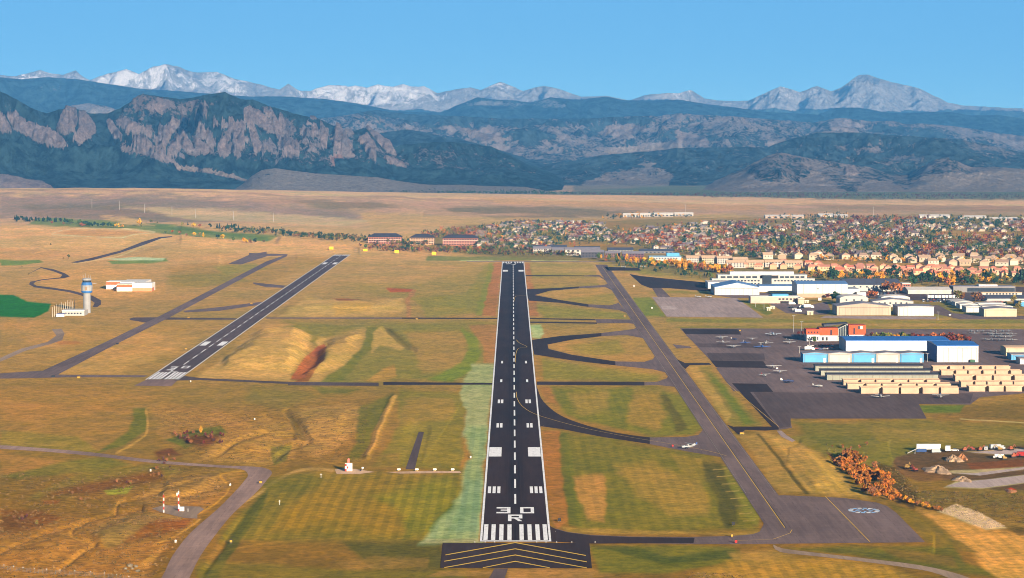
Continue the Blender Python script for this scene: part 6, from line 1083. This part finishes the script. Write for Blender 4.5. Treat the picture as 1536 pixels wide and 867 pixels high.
# ---------------------------------------------------------------- aircraft
PL = {}
def plane_parts(var):
    if var in PL: return PL[var]
    high = var in ('high', 'highred', 'old'); tw = var == 'twin'; sc_ = 1.35 if tw else 1.0
    PW = M('aircraft_white', 'd8dce0', .36); PG = M('aircraft_grey_white', '9aa2ac', .4)
    body = {'old': PG, 'high': PW, 'low': PW, 'blue': M('aircraft_blue', '2c62b4', .6), 'highred': PW, 'twin': M('twin_white_blue', 'b8cce0', .6), 'dark': M('aircraft_navy', '303c64', .6)}[var]
    trim = {'old': PG, 'high': M('aircraft_trim_blue', '3c5c9c', .6), 'low': body, 'blue': WHT, 'highred': RED, 'twin': M('twin_trim', '2c4c94', .6), 'dark': WHT}[var]
    P = []
    f = MB().rings([((0, -3.4, 1.25), .12, .12, 'y'), ((0, -3.2, 1.25), .42, .42, 'y'), ((0, -2.4, 1.3), .56, .55, 'y'), ((0, -1.4, 1.45), .62, .78, 'y'), ((0, .4, 1.5), .6, .78, 'y'), ((0, 1.6, 1.45), .42, .48, 'y'), ((0, 4.6, 1.55), .13, .2, 'y')], 10)
    P.append(('fuselage', f, body)); zw = 2.2 if high else .95
    def wing(y0, y1, x1, z, zt, th, tip): return MB().add([(-x1, y0+tip, zt), (0, y0, z), (x1, y0+tip, zt), (x1, y1-tip*.5, zt), (0, y1, z), (-x1, y1-tip*.5, zt)]+[(-x1, y0+tip, zt+th*.5), (0, y0, z+th), (x1, y0+tip, zt+th*.5), (x1, y1-tip*.5, zt+th*.5), (0, y1, z+th), (-x1, y1-tip*.5, zt+th*.5)], [(0, 5, 4, 1), (1, 4, 3, 2), (6, 7, 10, 11), (7, 8, 9, 10), (0, 1, 7, 6), (1, 2, 8, 7), (2, 3, 9, 8), (3, 4, 10, 9), (4, 5, 11, 10), (5, 0, 6, 11)])
    P.append(('wing', wing(-1.5, .15, 5.4, zw, zw+(.15 if high else .5), .22, .15), body)); P.append(('tailplane', wing(3.7, 4.7, 1.8, 1.7, 1.72, .1, .2), body))
    P.append(('tail_fin', MB().prism([(3.4, 1.7), (4.3, 3.1), (4.9, 3.1), (4.8, 1.6)], 0, -.07, .07), trim)); P.append(('window', MB().box(-.58, .58, -1.5, -1.05, 1.75, 2.14).box(-.625, .625, -1.0, .3, 1.75, 2.1), GLASS))
    P.append(('propeller', MB().box(-.95, .95, -3.5, -3.44, 1.19, 1.31).rings([((0, -3.7, 1.25), .03, .03, 'y'), ((0, -3.4, 1.25), .16, .16, 'y')], 8), DK))
    P.append(('landing_gear', MB().tube((-1.2, -.4, .3), (-.4, -.6, 1.1), .06).tube((1.2, -.4, .3), (.4, -.6, 1.1), .06).tube((0, -2.6, .3), (0, -2.6, 1), .06).rings([((-1.3, -.4, .27), .27, .27, 'x'), ((-1.12, -.4, .27), .27, .27, 'x')], 8).rings([((1.12, -.4, .27), .27, .27, 'x'), ((1.3, -.4, .27), .27, .27, 'x')], 8).rings([((-.08, -2.6, .25), .24, .24, 'x'), ((.08, -2.6, .25), .24, .24, 'x')], 8), DK))
    if high: P.append(('strut', MB().tube((-.55, -.8, 1.0), (-2.6, -.8, 2.25), .05).tube((.55, -.8, 1.0), (2.6, -.8, 2.25), .05), body))
    if tw: P.append(('engine', MB().rings([((-1.9, -2.3, 1.25), .15, .15, 'y'), ((-1.9, -2.1, 1.25), .36, .36, 'y'), ((-1.9, .2, 1.2), .25, .2, 'y')], 8), body)); P.append(('engine', MB().rings([((1.9, -2.3, 1.25), .15, .15, 'y'), ((1.9, -2.1, 1.25), .36, .36, 'y'), ((1.9, .2, 1.2), .25, .2, 'y')], 8), body))
    PL[var] = [(n, b.mesh(n, m, n == 'fuselage'), sc_) for n, b, m in P]; return PL[var]
def plane(u, v, var, rz, label, group, s=1.0):
    x, y = G(u, v)[:2]; t = empty('light_aircraft', (x, y, .09), rad(rz), label, 'aircraft', group)
    P = plane_parts(var); t.scale = (s*P[0][2]*.88,)*3
    for n, me, _ in P: o = link(bpy.data.objects.new(n, me)); o.parent = t
Zr = lambda x, y: (1020+x/6.668, 470+y/6.668)
ga = 'light aircraft tied down on the main ramp'
for (x, y, var, rz, s, lab) in ((415, 262, 'high', 8, 1.15, 'white high-wing aircraft at the rear left of the main ramp'), (545, 268, 'dark', 60, .8, 'dark aircraft between two white ones in the rear row of the ramp'), (720, 272, 'high', -4, 1.05, 'white high-wing aircraft in the middle of the rear row of the ramp'),
    (430, 303, 'low', 172, 1.2, 'white low-wing aircraft leftmost in the second row of the ramp'), (650, 305, 'blue', 14, 1.05, 'blue aircraft between the leftmost one and the blue pair, second row'), (860, 312, 'low', -12, 1.3, 'white low-wing aircraft just behind the large blue one'), (930, 225, 'twin', 5, 1.1, 'pale twin-engined aircraft alone at the back of the ramp'),
    (1085, 278, 'low', 24, .9, 'rear aircraft of the pair at the right end of the ramp rows'), (1095, 312, 'high', 172, 1.15, 'front aircraft of the pair at the right end of the ramp rows'), (535, 352, 'high', 176, 1.25, 'white high-wing aircraft nearest in the left group of the ramp'), (820, 352, 'blue', 4, 1.5, 'largest aircraft on the ramp, bright blue with a white fin'),
    (935, 556, 'high', 0, 1.25, 'white high-wing aircraft parked alone on the dark ramp patch'), (1000, 604, 'high', 170, 1.1, 'white high-wing aircraft below and right of the lone one'), (840, 636, 'highred', 25, 1.0, 'white aircraft with a red fin on the brown ramp'), (1085, 698, 'dark', 88, 1.3, 'navy blue aircraft near the lower edge of the brown ramp'), (1385, 742, 'low', 70, 1.0, 'white aircraft in the shade of the grey-green sheds')):
    u, v = Zr(x, y); plane(u, v, var, rz, lab, ga, s)
plane(1320, 597.5, 'low', 6, 'white low-wing aircraft on the lane before the left tee hangars', None, 1.35); plane(1411, 597.8, 'high', -8, 'white high-wing aircraft at the right end of the lane before the tee hangars', None, 1.2)
plane(1030.5, 673.5, 'low', -70, 'white aircraft waiting on the curved exit taxiway, rear of the two', None, 1.1); plane(1036, 671, 'high', -62, 'white high-wing aircraft ahead on the curved exit taxiway', None, 1.0)
for k, (u, v) in enumerate([(1455+i*9.5+rnd.random()*3, 498.6) for i in range(7)]+[(1462, 501.5)]+[(1480+i*7+rnd.random()*3, 502.5+rnd.random()) for i in range(6)]+[(1492+i*8, 506.5+rnd.random()) for i in range(4)]+[(1478+i*10, 511+rnd.random()) for i in range(5)]):
    plane(u, v, ('old', 'low', 'old')[k % 3], rnd.choice((3, 176, -8)), 'white light aircraft crowded on the east tie-down ramp by the red trees', 'aircraft on the east tie-down ramp', 1.0)
for (u, v, lab) in ((965, 401.5, 'white aircraft nose-left on the far dark taxi lane'), (936, 401.8, 'white aircraft at the grass edge of the far dark taxi lane'), (1048, 446.5, 'white aircraft leftmost at the top edge of the pale concrete apron'), (1064, 446.8, 'white aircraft right of the leftmost one at the pale apron edge')): plane(u, v, 'low', 70, lab, None, 1.0)
# ---------------------------------------------------------------- cars, vans, trucks
CM = {c: M('car_'+c, h, .6, .35) for c, h in (('white', 'f0f0ee'), ('silver', 'a8acb0'), ('black', '202226'), ('red', '9c2420'), ('blue', '2c4c84'), ('grey', '6c6e72'))}
TYRE = M('tyre', '141414', .8)
CMESH = {}
def car_parts(kind, c):
    if (kind, c) in CMESH: return CMESH[kind, c]
    L, h = (4.6, 1.45) if kind == 'car' else (5.6, 2.2) if kind == 'van' else (8.5, 3.1)
    if kind == 'car': b = MB().prism([(-L/2, .35), (L/2, .35), (L/2, .85), (L*.28, .95), (-L*.3, .95), (-L/2, .8)], 1, -.88, .88); w_ = MB().prism([(-L*.28, .951), (L*.27, .951), (L*.12, h), (-L*.2, h)], 1, -.78, .78)
    elif kind == 'van': b = MB().prism([(-L/2, .4), (L/2, .4), (L/2, 1.1), (L*.36, h), (-L/2, h)], 1, -.98, .98); w_ = MB().prism([(L*.38, 1.25), (L/2*.99, 1.25), (L*.39, h*.97)], 1, -.99, .99)
    else: b = MB().box(-L/2, L*.2, -1.25, 1.25, .9, h).prism([(L*.22, .6), (L/2, .6), (L/2, 1.5), (L*.42, 2.4), (L*.22, 2.4)], 1, -1.1, 1.1); w_ = MB().prism([(L*.36, 1.55), (L*.49, 1.55), (L*.425, 2.3)], 1, -1.12, 1.12)
    wh = []
    for sx in (-.32, .32):
        for sy in (-1, 1): wh.append(MB().rings([((L*sx, sy*.7, .36), .36, .36, 'y'), ((L*sx, sy*.95, .36), .36, .36, 'y')], 10).mesh('wheel', TYRE))
    CMESH[kind, c] = (b.mesh('body', CM[c]), w_.mesh('window', GLASS), wh); return CMESH[kind, c]
def vehicle(u, v, kind, c, rz, label, group=None, s=1.0):
    x, y = G(u, v)[:2]; nm = {'car': 'parked_car', 'van': 'van', 'truck': 'box_truck'}[kind]; t = empty(nm, (x, y, max(.09, gz(x, y)+.02)), rad(rz), label, {'car': 'car', 'van': 'van', 'truck': 'truck'}[kind], group); t.scale = (s,)*3
    b, w_, wh = car_parts(kind, c)
    for n, me in [('body', b), ('window', w_)]+[('wheel', m) for m in wh]: o = link(bpy.data.objects.new(n, me)); o.parent = t
cc = ('white', 'silver', 'black', 'red', 'blue', 'grey')
for i in range(14): c = cc[i % 6]; vehicle(1212+(i % 7)*6+rnd.random(), 519+(i//7)*5+rnd.random(), 'car', c, rnd.choice((85, 5)), c+' car in the shaded car park in front of the terminal', 'cars in front of the terminal', 1.05)
vehicle(1214, 525.5, 'truck', 'white', 10, 'white fuel truck parked left of the terminal car park'); vehicle(1302, 530.5, 'van', 'white', 4, 'white van in the alley between long hangar and box hangars')
for i in range(24): c = cc[(i*5) % 6]; vehicle(1285+(i % 12)*5.2+rnd.random(), 440.5+(i//12)*2.2, 'car', c, 85, c+' car in the lot right of the tall white hangar', 'cars in the lot right of the tall white hangar', 1.1)
for i in range(9): vehicle(1393+i*5.3, 447.5+rnd.random()*.3, 'truck', 'white', 88, 'white box truck in the row in front of the broad white-roofed warehouse', 'white trucks by the broad warehouse', 1.15)
for i in range(26): c = cc[(i*7) % 6]; vehicle(1385+(i % 13)*5+rnd.random()*2, 450.5+(i//13)*2.4, 'car', c, 87, c+' car in the lot below the row of white trucks', 'cars below the white trucks', 1.1)
for k, (u, v, kd, c) in enumerate(((1188, 457, 'van', 'white'), (1207, 462, 'truck', 'white'), (1213, 462.5, 'truck', 'white'), (1192, 466, 'van', 'silver'), (1197, 468, 'van', 'white'), (1230, 452, 'truck', 'white'), (1187, 462, 'car', 'black'))): vehicle(u, v, kd, c, (5, 170, 8, 60, 12, 80, 30)[k], ('white van by the end of the flight centre', 'left white box truck of the pair beyond the apron', 'right white box truck of the pair beyond the apron', 'silver van by the light poles of the apron', 'white van nearest the strip at the apron light poles', 'white truck standing at the foot of the tall white hangar', 'black car between the flight centre and the apron vans')[k], None, 1.25)
for (u, v, w_, h, lab) in ((1153, 466, 5.5, 4.5, 'small cream equipment hut left beyond the pale apron'), (1159, 463.5, 6.5, 4, 'cream equipment hut with pale roof beside the small one'), (1215.5, 472.5, 9, 5.5, 'cream equipment shed left of the wide tan hangar'), (1210, 454.5, 6, 3.5, 'pale trailer hut below the tall white hangar')):
    x, y = G(u, v)[:2]; s = y/F; t = empty('equipment_hut', (x, y, 0), 0, lab, 'hut'); hw = w_*s/2; MB().box(-hw, hw, 0, 5, 0, h*s).build('wall', W_yel, t); MB().box(-hw-.3, hw+.3, -.3, 5.3, h*s+.003, h*s+.35).build('roof', R_white, t); MB().box(-hw*.3, hw*.2, -.08, -.004, .05, h*s*.75).build('door', SEAM, t)
PWD = M('fence_grey', '8c8474', .35); PWM = M('weathered_white', 'd8d4cc', .45)
# light masts
for k, (u, v, h) in enumerate(((1190.5, 498.5, 26), (1202.5, 508, 26), (1146, 464, 13), (1214, 520, 13), (1199, 530, 11), (1407, 480.5, 13), (1391, 543, 13), (1391.5, 452, 11), (1133, 460, 9))):
    pole(u, v, h, .22, STEEL, ('tall lamp mast at the back corner of the ramp', 'tall lamp mast left of the terminal', 'lamp mast by the huts beyond the apron', 'lamp mast in front of the terminal', 'short lamp mast by the leftmost blue hangar', 'thin mast beside the white eight-panel hangar', 'thin mast at the left side of the tall forward hangar', 'thin mast in the truck lot', 'thin lamp mast at the pale apron corner')[k], 'lamp mast', None, 'lamp_mast', True)
for k, (u, v) in enumerate(((138, 318), (179, 321), (217, 323), (258, 325), (293, 327), (350, 330), (410, 333))): pole(u, v, 13, .5, M('pylon_grey', 'c0b8b0', .5) if k == 0 else bpy.data.materials['pylon_grey'], 'slim grey power pole standing in the line across the far left plain', 'power pole', 'power poles across the far plain', 'power_pole', True)
for k, (u, v) in enumerate(((1028, 321), (1258, 326), (1390, 331), (1310, 324))): pole(u, v, 14, .4, bpy.data.materials['pylon_grey'], 'thin radio mast rising over the far suburb, '+('over the bare ridge', 'beside the tan ridge block', 'over the right woodland', 'right of the ridge blocks')[k], 'mast', None, 'radio_mast')
# ---------------------------------------------------------------- airfield equipment
def banded_mast(u, v, hpx, label, hut=False):
    x, y = G(u, v)[:2]; h = hpx*y/F; t = empty('antenna_mast', (x, y, max(gz(x, y), .05)), 0, label, 'mast')
    for k in range(6):
        b = MB()
        for sx, sy in ((-.35, -.2), (.35, -.2), (0, .4)): b.tube((sx*.6, sy*.6, h*k/6), (sx*.6, sy*.6, h*(k+1)/6), .08)
        b.tube((-.21, -.12, h*k/6), (.21, -.12, h*(k+1)/6), .04).tube((.21, -.12, h*k/6), (0, .24, h*(k+1)/6), .04); b.build('mast_section', RED if k % 2 == (0 if hut else 1) else WHT, t)
    MB().tube((0, 0, h), (0, 0, h+.8), .05).build('lightning_rod', STEEL, t)
    if hut: MB().box(-.9, -.45, -.5, .5, h*.78, h*.92).build('antenna_panel', WHT, t)
banded_mast(245.6, 769, 27, 'left banded antenna mast on the pale pad near the lower left road'); banded_mast(268, 766.5, 30, 'right red and white antenna mast beside the white cabinet on the pad', True)
x, y = G(273, 766.5)[:2]; t = empty('equipment_cabinet', (x, y, max(gz(x, y), .05)), 0, 'white cabinet with tank at the foot of the right antenna mast', 'cabinet'); MB().box(-1, 1, -.7, .7, 0, 1.9).build('body', WHT, t); MB().rings([((-1.5, 0, 1), .4, .4, 'z'), ((-1.5, 0, 2.6), .35, .35, 'z'), ((-1.5, 0, 2.9), .1, .1, 'z')], 10).build('tank', WHT, t); MB().box(-.3, .4, -.76, -.703, .2, 1.6).build('door', STEEL, t)
pole(282, 767.5, 5, .12, WHT, 'short white post on the pale pad right of the cabinet', 'post', None, 'marker_post')
x, y = G(523, 707)[:2]; t = empty('glide_slope_shelter', (x, y, .06), 0, 'red and white checkered shelter tower on the dirt pad left of the runway', 'shelter')
for i in range(4):
    for j in range(3): MB().box(-1.85+i*.93, -1.85+(i+1)*.93-.01, -1.2, 1.2, .2+j*1.25, .2+(j+1)*1.25-.01).build('checker_panel', RED if (i+j) % 2 == 0 and i < 2 else WHT, t)
MB().box(-1.9, 1.92, -1.25, 1.25, 3.96, 4.15).build('roof', WHT, t); MB().box(-.6, .5, -.5, .5, 4.16, 6.2).build('antenna_box', M('pale_red_paint', 'd8756a', .6), t); MB().rings([((0, 0, 6.2), .55, .55, 'z'), ((0, 0, 6.6), .45, .45, 'z'), ((0, 0, 6.8), .1, .1, 'z')], 10).build('dome', M('pale_red_paint', 'd8756a', .6), t); MB().box(.9, 1.5, -1.26, -1.205, .3, 2.3).build('door', STEEL, t)
x, y = G(544, 706.5)[:2]; t = empty('monitor_stand', (x, y, .05), 0, 'small monitor stand with white head right of the checkered shelter', 'sensor'); MB().tube((0, 0, 0), (0, 0, 1.4), .09).build('post', STEEL, t); MB().box(-.5, .5, -.3, .3, 1.3, 2.0).build('head', WHT, t); MB().box(-1.3, -.7, -.3, .3, 0, .8).build('battery_box', DK, t)
for k, u in enumerate((598.3, 625.3, 652.2, 679)):
    x, y = G(u, 706.6)[:2]; t = empty('slope_indicator_lamp', (x, y, .06), 0, ('leftmost', 'second from left', 'second from right', 'rightmost')[k]+' of the four approach slope lamp boxes on the dirt strip', 'runway lamp', 'row of four approach slope lamps')
    MB().prism([(-.7, .5), (.7, .5), (.7, 1.3), (-.7, 1.15)], 0, -.85, .85).build('housing', WHT, t); e = NT('slope_lamp_glow'); e.b.inputs['Emission Color'].default_value = (1, .55, .12, 1); e.b.inputs['Emission Strength'].default_value = 6; MB().box(-.6, .6, -.76, -.72, .65, 1.05).build('lens', e.base((.9, .6, .3)), t)
    MB().tube((-.5, 0, 0), (-.5, 0, .55), .06).tube((.5, 0, 0), (.5, 0, .55), .06).build('legs', STEEL, t)
SGY = M('sign_yellow', 'd8a830', .42)
def sign(u, v, w_, label, mat, rz=0, txt=None, name='taxiway_sign'):
    x, y = G(u, v)[:2]; t = empty(name, (x, y, max(0, gz(x, y))), rad(rz), label, 'sign'); hw = w_*y/F/2*.72; mat = SGY if mat is YEL else mat
    MB().box(-hw, hw, -.2, .2, .35, 1.3).build('panel', mat, t); MB().box(-hw-.12, hw+.12, -.14, .14, .25, 1.6).build('frame', DK, t); MB().box(-hw*.7, -hw*.6, -.1, .1, -.2, .3).box(hw*.6, hw*.7, -.1, .1, -.2, .3).build('legs', STEEL, t)
for (u, v, w_, m, lab) in ((346.5, 814.5, 5, YEL, 'yellow marker beside the lower left road'), (391, 725.5, 6, YEL, 'yellow marker at the inner side of the left road bend'), (1113, 652, 9, YEL, 'yellow taxiway sign in the grass below the ramp link'), (118, 567.5, 7, YEL, 'yellow sign at the left taxiway end'), (283, 477.5, 5, YEL, 'yellow sign between the left taxiway and crosswind runway'), (377, 456, 5, YEL, 'yellow sign just left of the crosswind runway'), (279, 524.5, 5, YEL, 'yellow sign right of the west taxiway'),
    (1098, 806, 4, YEL, 'yellow sign north side of the lower connector'), (1104, 815, 5, RED, 'red holding sign south side of the lower connector'), (1009, 670.5, 3, RED, 'red holding sign left of the waiting aircraft'), (1100, 788, 5, DK, 'dark sign back in the grass left of the holding apron corner'), (839, 782.5, 6, DK, 'dark sign back right of the runway near the numbers'), (80, 566, 7, DK, 'dark sign at the west taxiway corner'), (176, 517, 5, DK, 'dark sign back right of the west taxiway'), (625, 479.5, 4, YEL, 'yellow sign on the cross taxiway right of the red track'), (501, 378, 5, YEL, 'yellow marker above the far end of the crosswind runway'),
    (1165.5, 554, 4, WHT, 'white sign on the brown ramp left of the sheds'), (1425, 473.5, 4.5, WHT, 'white sign by the curving taxi lane'), (978, 463, 3, WHT, 'white sign in the green triangle left of the pale apron'), (951, 430, 3, WHT, 'white sign in the grass above the pale apron'), (937, 475.2, 4, YEL, 'yellow sign at the taxiway crossing'), (1110, 497, 3, YEL, 'yellow marker above the dark ramp patch')): sign(u, v, w_, lab, m)
for (u, v, lab) in ((263.5, 813.5, 'small white box in the grass left of the lower road'), (226, 706, 'small white cabinet just below the left road'), (382, 630, 'small white cone-topped marker by the gully'), (345.5, 726.5, 'small white cap at the end of the dirt bank'), (706, 687, 'white and dark sensor box in the pale green strip'), (286, 573, 'white box below the crosswind runway corner')):
    x, y = G(u, v)[:2]; t = empty('marker_box', (x, y, gz(x, y)), 0, lab, 'marker'); MB().box(-.42, .42, -.4, .4, 0, .8).build('body', PWM, t); MB().add([(-.5, -.45, .803), (.5, -.45, .803), (.5, .45, .803), (-.5, .45, .803), (0, 0, 1.2)], [(0, 1, 4), (1, 2, 4), (2, 3, 4), (3, 0, 4), (3, 2, 1, 0)]).build('cap', WHT, t)
for (u, v) in ((481.5, 716.5), (419.5, 757)):
    x, y = G(u, v)[:2]; t = empty('wind_sensor', (x, y, gz(x, y)), 0, 'thin white sensor stake in the mown field, '+('right one by the shelter' if u > 450 else 'left one by the dirt track'), 'sensor'); MB().tube((0, 0, 0), (0, 0, 2.2), .08).build('stake', WHT, t); MB().box(-.6, .6, -.05, .05, 1.7, 1.8).build('crossbar', WHT, t)
# runway edge lights
for i in range(28):
    for s in (-1, 1):
        y = YN+30+i*92
        if y < YF:
            t = empty('runway_edge_light', (RX+s*(RH+2.2), y, .02), 0, 'small white runway edge light on the '+('left' if s < 0 else 'right')+' side of the main runway', 'runway light', ('left' if s < 0 else 'right')+' edge lights of the main runway')
            MB().tube((0, 0, 0), (0, 0, .35), .07).build('stem', STEEL, t) if i == 0 else None
            MB().rings([((0, 0, .3), .11, .11, 'z'), ((0, 0, .42), .1, .1, 'z'), ((0, 0, .5), .04, .04, 'z')], 8).build('lamp', PWM, t)
for i, k in enumerate((-17.5, -13, -9, 9, 13, 17.5, 24, 34)):
    t = empty('threshold_light', (RX+k, YN-2.6, .07), 0, 'low threshold light at the near end of the main runway', 'runway light', 'threshold lights of the main runway'); MB().rings([((0, 0, 0), .3, .3, 'z'), ((0, 0, .3), .26, .26, 'z'), ((0, 0, .4), .1, .1, 'z')], 8).build('lamp', PWM, t)
# fence at the lower left corner
t = empty('perimeter_fence', (0, 0, 0), 0, 'low wire perimeter fence with white-topped posts at the lower left corner', 'fence'); FP = smooth([(-60, 845), (0, 853), (40, 858), (90, 861), (150, 865), (200, 873), (260, 884)], n=8); b = MB(); prev = None
for i, (u, v) in enumerate(FP):
    x, y = G(u, v)[:2]; z = gz(x, y); MB().tube((x, y, z-.2), (x, y, z+1.9), .07).build('post', PWD, t)
    if i % 3 == 0: MB().box(x-.2, x+.2, y-.15, y+.15, z+1.9, z+2.2).build('post_cap', PWM, t)
    if prev:
        for hh_ in (.4, .9, 1.4, 1.8): b.tube((prev[0], prev[1], prev[2]+hh_), (x, y, z+hh_), .02, n=4)
    prev = (x, y, z)
b.build('wire', STEEL, t)
# boulders
SB = M('boulder_stone', 'a8987c', .36, var=.3, size=1)
for (u, v, r) in ((188, 852, .8), (195, 848, 1.2), (198, 852, .8), (204, 849, .9), (207, 856, 1.0), (192, 856, .6)):
    x, y = G(u, v)[:2]; bm = bmesh.new(); bmesh.ops.create_icosphere(bm, subdivisions=2, radius=r)
    for q in bm.verts: q.co *= rnd.uniform(.78, 1.15); q.co.z *= .75
    me = bpy.data.meshes.new('boulder'); bm.to_mesh(me); bm.free(); me.materials.append(SB); o = link(bpy.data.objects.new('boulder', me)); o.location = (x, y, gz(x, y)+r*.35); tag(o, 'pale boulder in the small heap left of the lower road', 'boulder', 'boulders left of the lower road')
# ---------------------------------------------------------------- works yard
def yz(x, y): return max(0.02, gz(x, y))
x, y = G(1393, 677)[:2]; s = y/F; t = empty('semi_trailer', (x, y, yz(x, y)), 0, 'long white semi-trailer at the left end of the works yard', 'trailer')
MB().box(-18*s, 18*s, 0, 2.6, 1.1, 3.9).build('box_body', WHT, t); MB().box(-17*s, 17*s, .3, 2.3, .85, 1.09).build('chassis', DK, t)
for k in (-4.6, -3.4, 4.2): MB().rings([((k, 0, .5), .5, .5, 'y'), ((k, .5, .5), .5, .5, 'y')], 10).build('wheel', TYRE, t)
MB().tube((5.2, .3, 0), (5.2, .3, 1.1), .1).tube((5.2, 2.2, 0), (5.2, 2.2, 1.1), .1).build('landing_leg', STEEL, t)
vehicle(1382, 679, 'van', 'blue', 175, 'blue pickup van parked in front of the long white trailer', None, 1.0); vehicle(1404, 679.5, 'van', 'silver', 10, 'silver van in front of the right end of the long trailer', None, .95); vehicle(1422, 677.5, 'truck', 'white', 80, 'white box truck right of the long white trailer', None, 1.05)
ORV = M('excavator_orange', 'b0603c', .45); YLV = M('loader_yellow', 'b89450', .45); YRD = M('machine_red', '9c4436', .45)
def digger(u, v, mat, rz, label, s=1.0):
    x, y = G(u, v)[:2]; t = empty('excavator', (x, y, yz(x, y)), rad(rz), label, 'excavator'); t.scale = (s,)*3
    for sy in (-1, 1): MB().prism([(-1.9, .1), (1.9, .1), (2.2, .5), (1.8, .95), (-1.8, .95), (-2.2, .5)], 1, sy*1.3-.3, sy*1.3+.3).build('track', TYRE, t)
    MB().box(-1.7, 1.1, -1.3, 1.3, 1.0, 2.1).build('body', mat, t); MB().box(-.3, 1.3, .2, 1.25, 2.1, 3.1).build('cab', mat, t); MB().box(1.303, 1.34, .3, 1.15, 2.2, 3).build('window', GLASS, t)
    MB().tube((1, -.4, 1.8), (3.2, -.4, 4.3), .28, .22).build('boom', mat, t); MB().tube((3.2, -.4, 4.3), (4.7, -.4, 2.2), .22, .16).build('stick', mat, t); MB().prism([(4.4, 2.3), (5.2, 2.2), (5.0, 1.2), (4.2, 1.4)], 1, -.9, .1).build('bucket', DK, t)
for (u, v, m, rz, lab) in ((1447, 677, ORV, 10, 'orange excavator left of the other machines at the yard back'), (1459, 676, YRD, 170, 'red excavator beside the pink-white pile'), (1470, 676.5, ORV, 20, 'orange excavator in the middle of the yard back row'), (1500, 676, YLV, 160, 'yellow excavator by the grey van at the yard back'), (1516, 675.5, ORV, 30, 'orange excavator near the right edge, back row'), (1506, 689.5, YLV, 190, 'yellow excavator on the bench in front of the back row'), (1520, 686.5, ORV, 10, 'orange excavator on the bench near the right edge'), (1372, 707, YRD, 120, 'small red machine at the lower left of the yard'), (1361, 703, YLV, 60, 'small yellow machine among grey scrap at the yard left')): digger(u, v, m, rz, lab, .75)
for (u, v, kd, c, lab) in ((1479, 675.5, 'van', 'silver', 'silver van parked between excavators at the yard back'), (1496, 674.8, 'truck', 'silver', 'silver truck at the yard back near the right'), (1530, 686, 'truck', 'red', 'red dump truck at the right edge of the works yard'), (1498, 687.5, 'van', 'white', 'white van behind the bench excavator'), (1432, 677, 'car', 'white', 'white car right of the white box truck'), (1540, 674, 'van', 'red', 'red van at the right edge at the yard back')): vehicle(u, v, kd, c, rnd.choice((10, 170, 80)), lab)
GV = M('gravel_heap', 'cfae8a', .55, var=.3, size=1.5); GV2 = M('orange_soil_heap', 'c88a58', .55, var=.3, size=1.5)
def heap(u, v, wpx, h, label, mat, sy=2.6):
    x, y = G(u, v)[:2]; r = wpx*y/F/2*1.15; h *= .62; N = 26; K = 9; vsx = [(0, 0, h)]; fs = []
    for k in range(1, K):
        for i in range(N):
            a = 2*math.pi*i/N; rr = r*k/(K-1)*(1+.22*math.sin(a*3+u)+.1*math.sin(a*7+v)); z = h*(1-k/(K-1))**.85*(1+.25*math.sin(a*5+k)) if k < K-1 else -.3
            vsx.append((math.cos(a)*rr+rnd.gauss(0, .08), math.sin(a)*rr*sy, z+rnd.gauss(0, .07)))
    fs += [(0, 1+i, 1+(i+1) % N) for i in range(N)]
    for k in range(K-2): fs += [(1+k*N+i, 1+(k+1)*N+i, 1+(k+1)*N+(i+1) % N, 1+k*N+(i+1) % N) for i in range(N)]
    o = MB().add(vsx, fs).build('gravel_heap', mat, None, False, (x, y, yz(x, y))); tag(o, label, 'gravel heap')
heap(1430, 690, 22, 4.2, 'tall tan cone of gravel in the middle of the works yard', GV); heap(1443, 688, 14, 4.2, 'orange-tinted gravel cone right behind the tall tan one', GV2); heap(1406, 705.5, 34, 3.6, 'broad cream gravel heap at the left front of the yard', GV); heap(1443, 719.5, 24, 2.6, 'low cream gravel heap above the pale concrete strips', GV); heap(1516, 736.5, 14, 1.0, 'small orange soil heap below the concrete strips', GV2)
x, y = G(1368, 680.5)[:2]; t = empty('conveyor', (x, y, yz(x, y)), rad(10), 'slanted pale conveyor frame at the left end of the trailer', 'conveyor'); MB().tube((-2.6, 0, .3), (2.6, 0, 2.6), .25).build('belt', STEEL, t); MB().tube((1.6, .6, 0), (1.8, 0, 2.2), .1).tube((1.6, -.6, 0), (1.8, 0, 2.2), .1).build('legs', STEEL, t)
# ---------------------------------------------------------------- windows, doors and propellers belong to the wall, body or fuselage that carries them
HOLD = {'window': ('wall', 'body', 'fuselage', 'left_wing', 'cab'), 'propeller': ('fuselage',), 'door_seam': ('wall',), 'vent': ('wall',), 'stone_band': ('wall',), 'entrance_glass': ('wall',), 'glass_front': ('wall',), 'antenna': ('cab_roof',), 'bay_door': ('bay',)}
for t in [o for o in sc.objects if o.parent is None and o.get('category')]:
    kids = list(t.children); by = {}
    for c in kids: by.setdefault(c.name.split('.')[0], c)
    for c in kids:
        for h in HOLD.get(c.name.split('.')[0], ()):
            if h in by and by[h] is not c: c.parent = by[h]; break
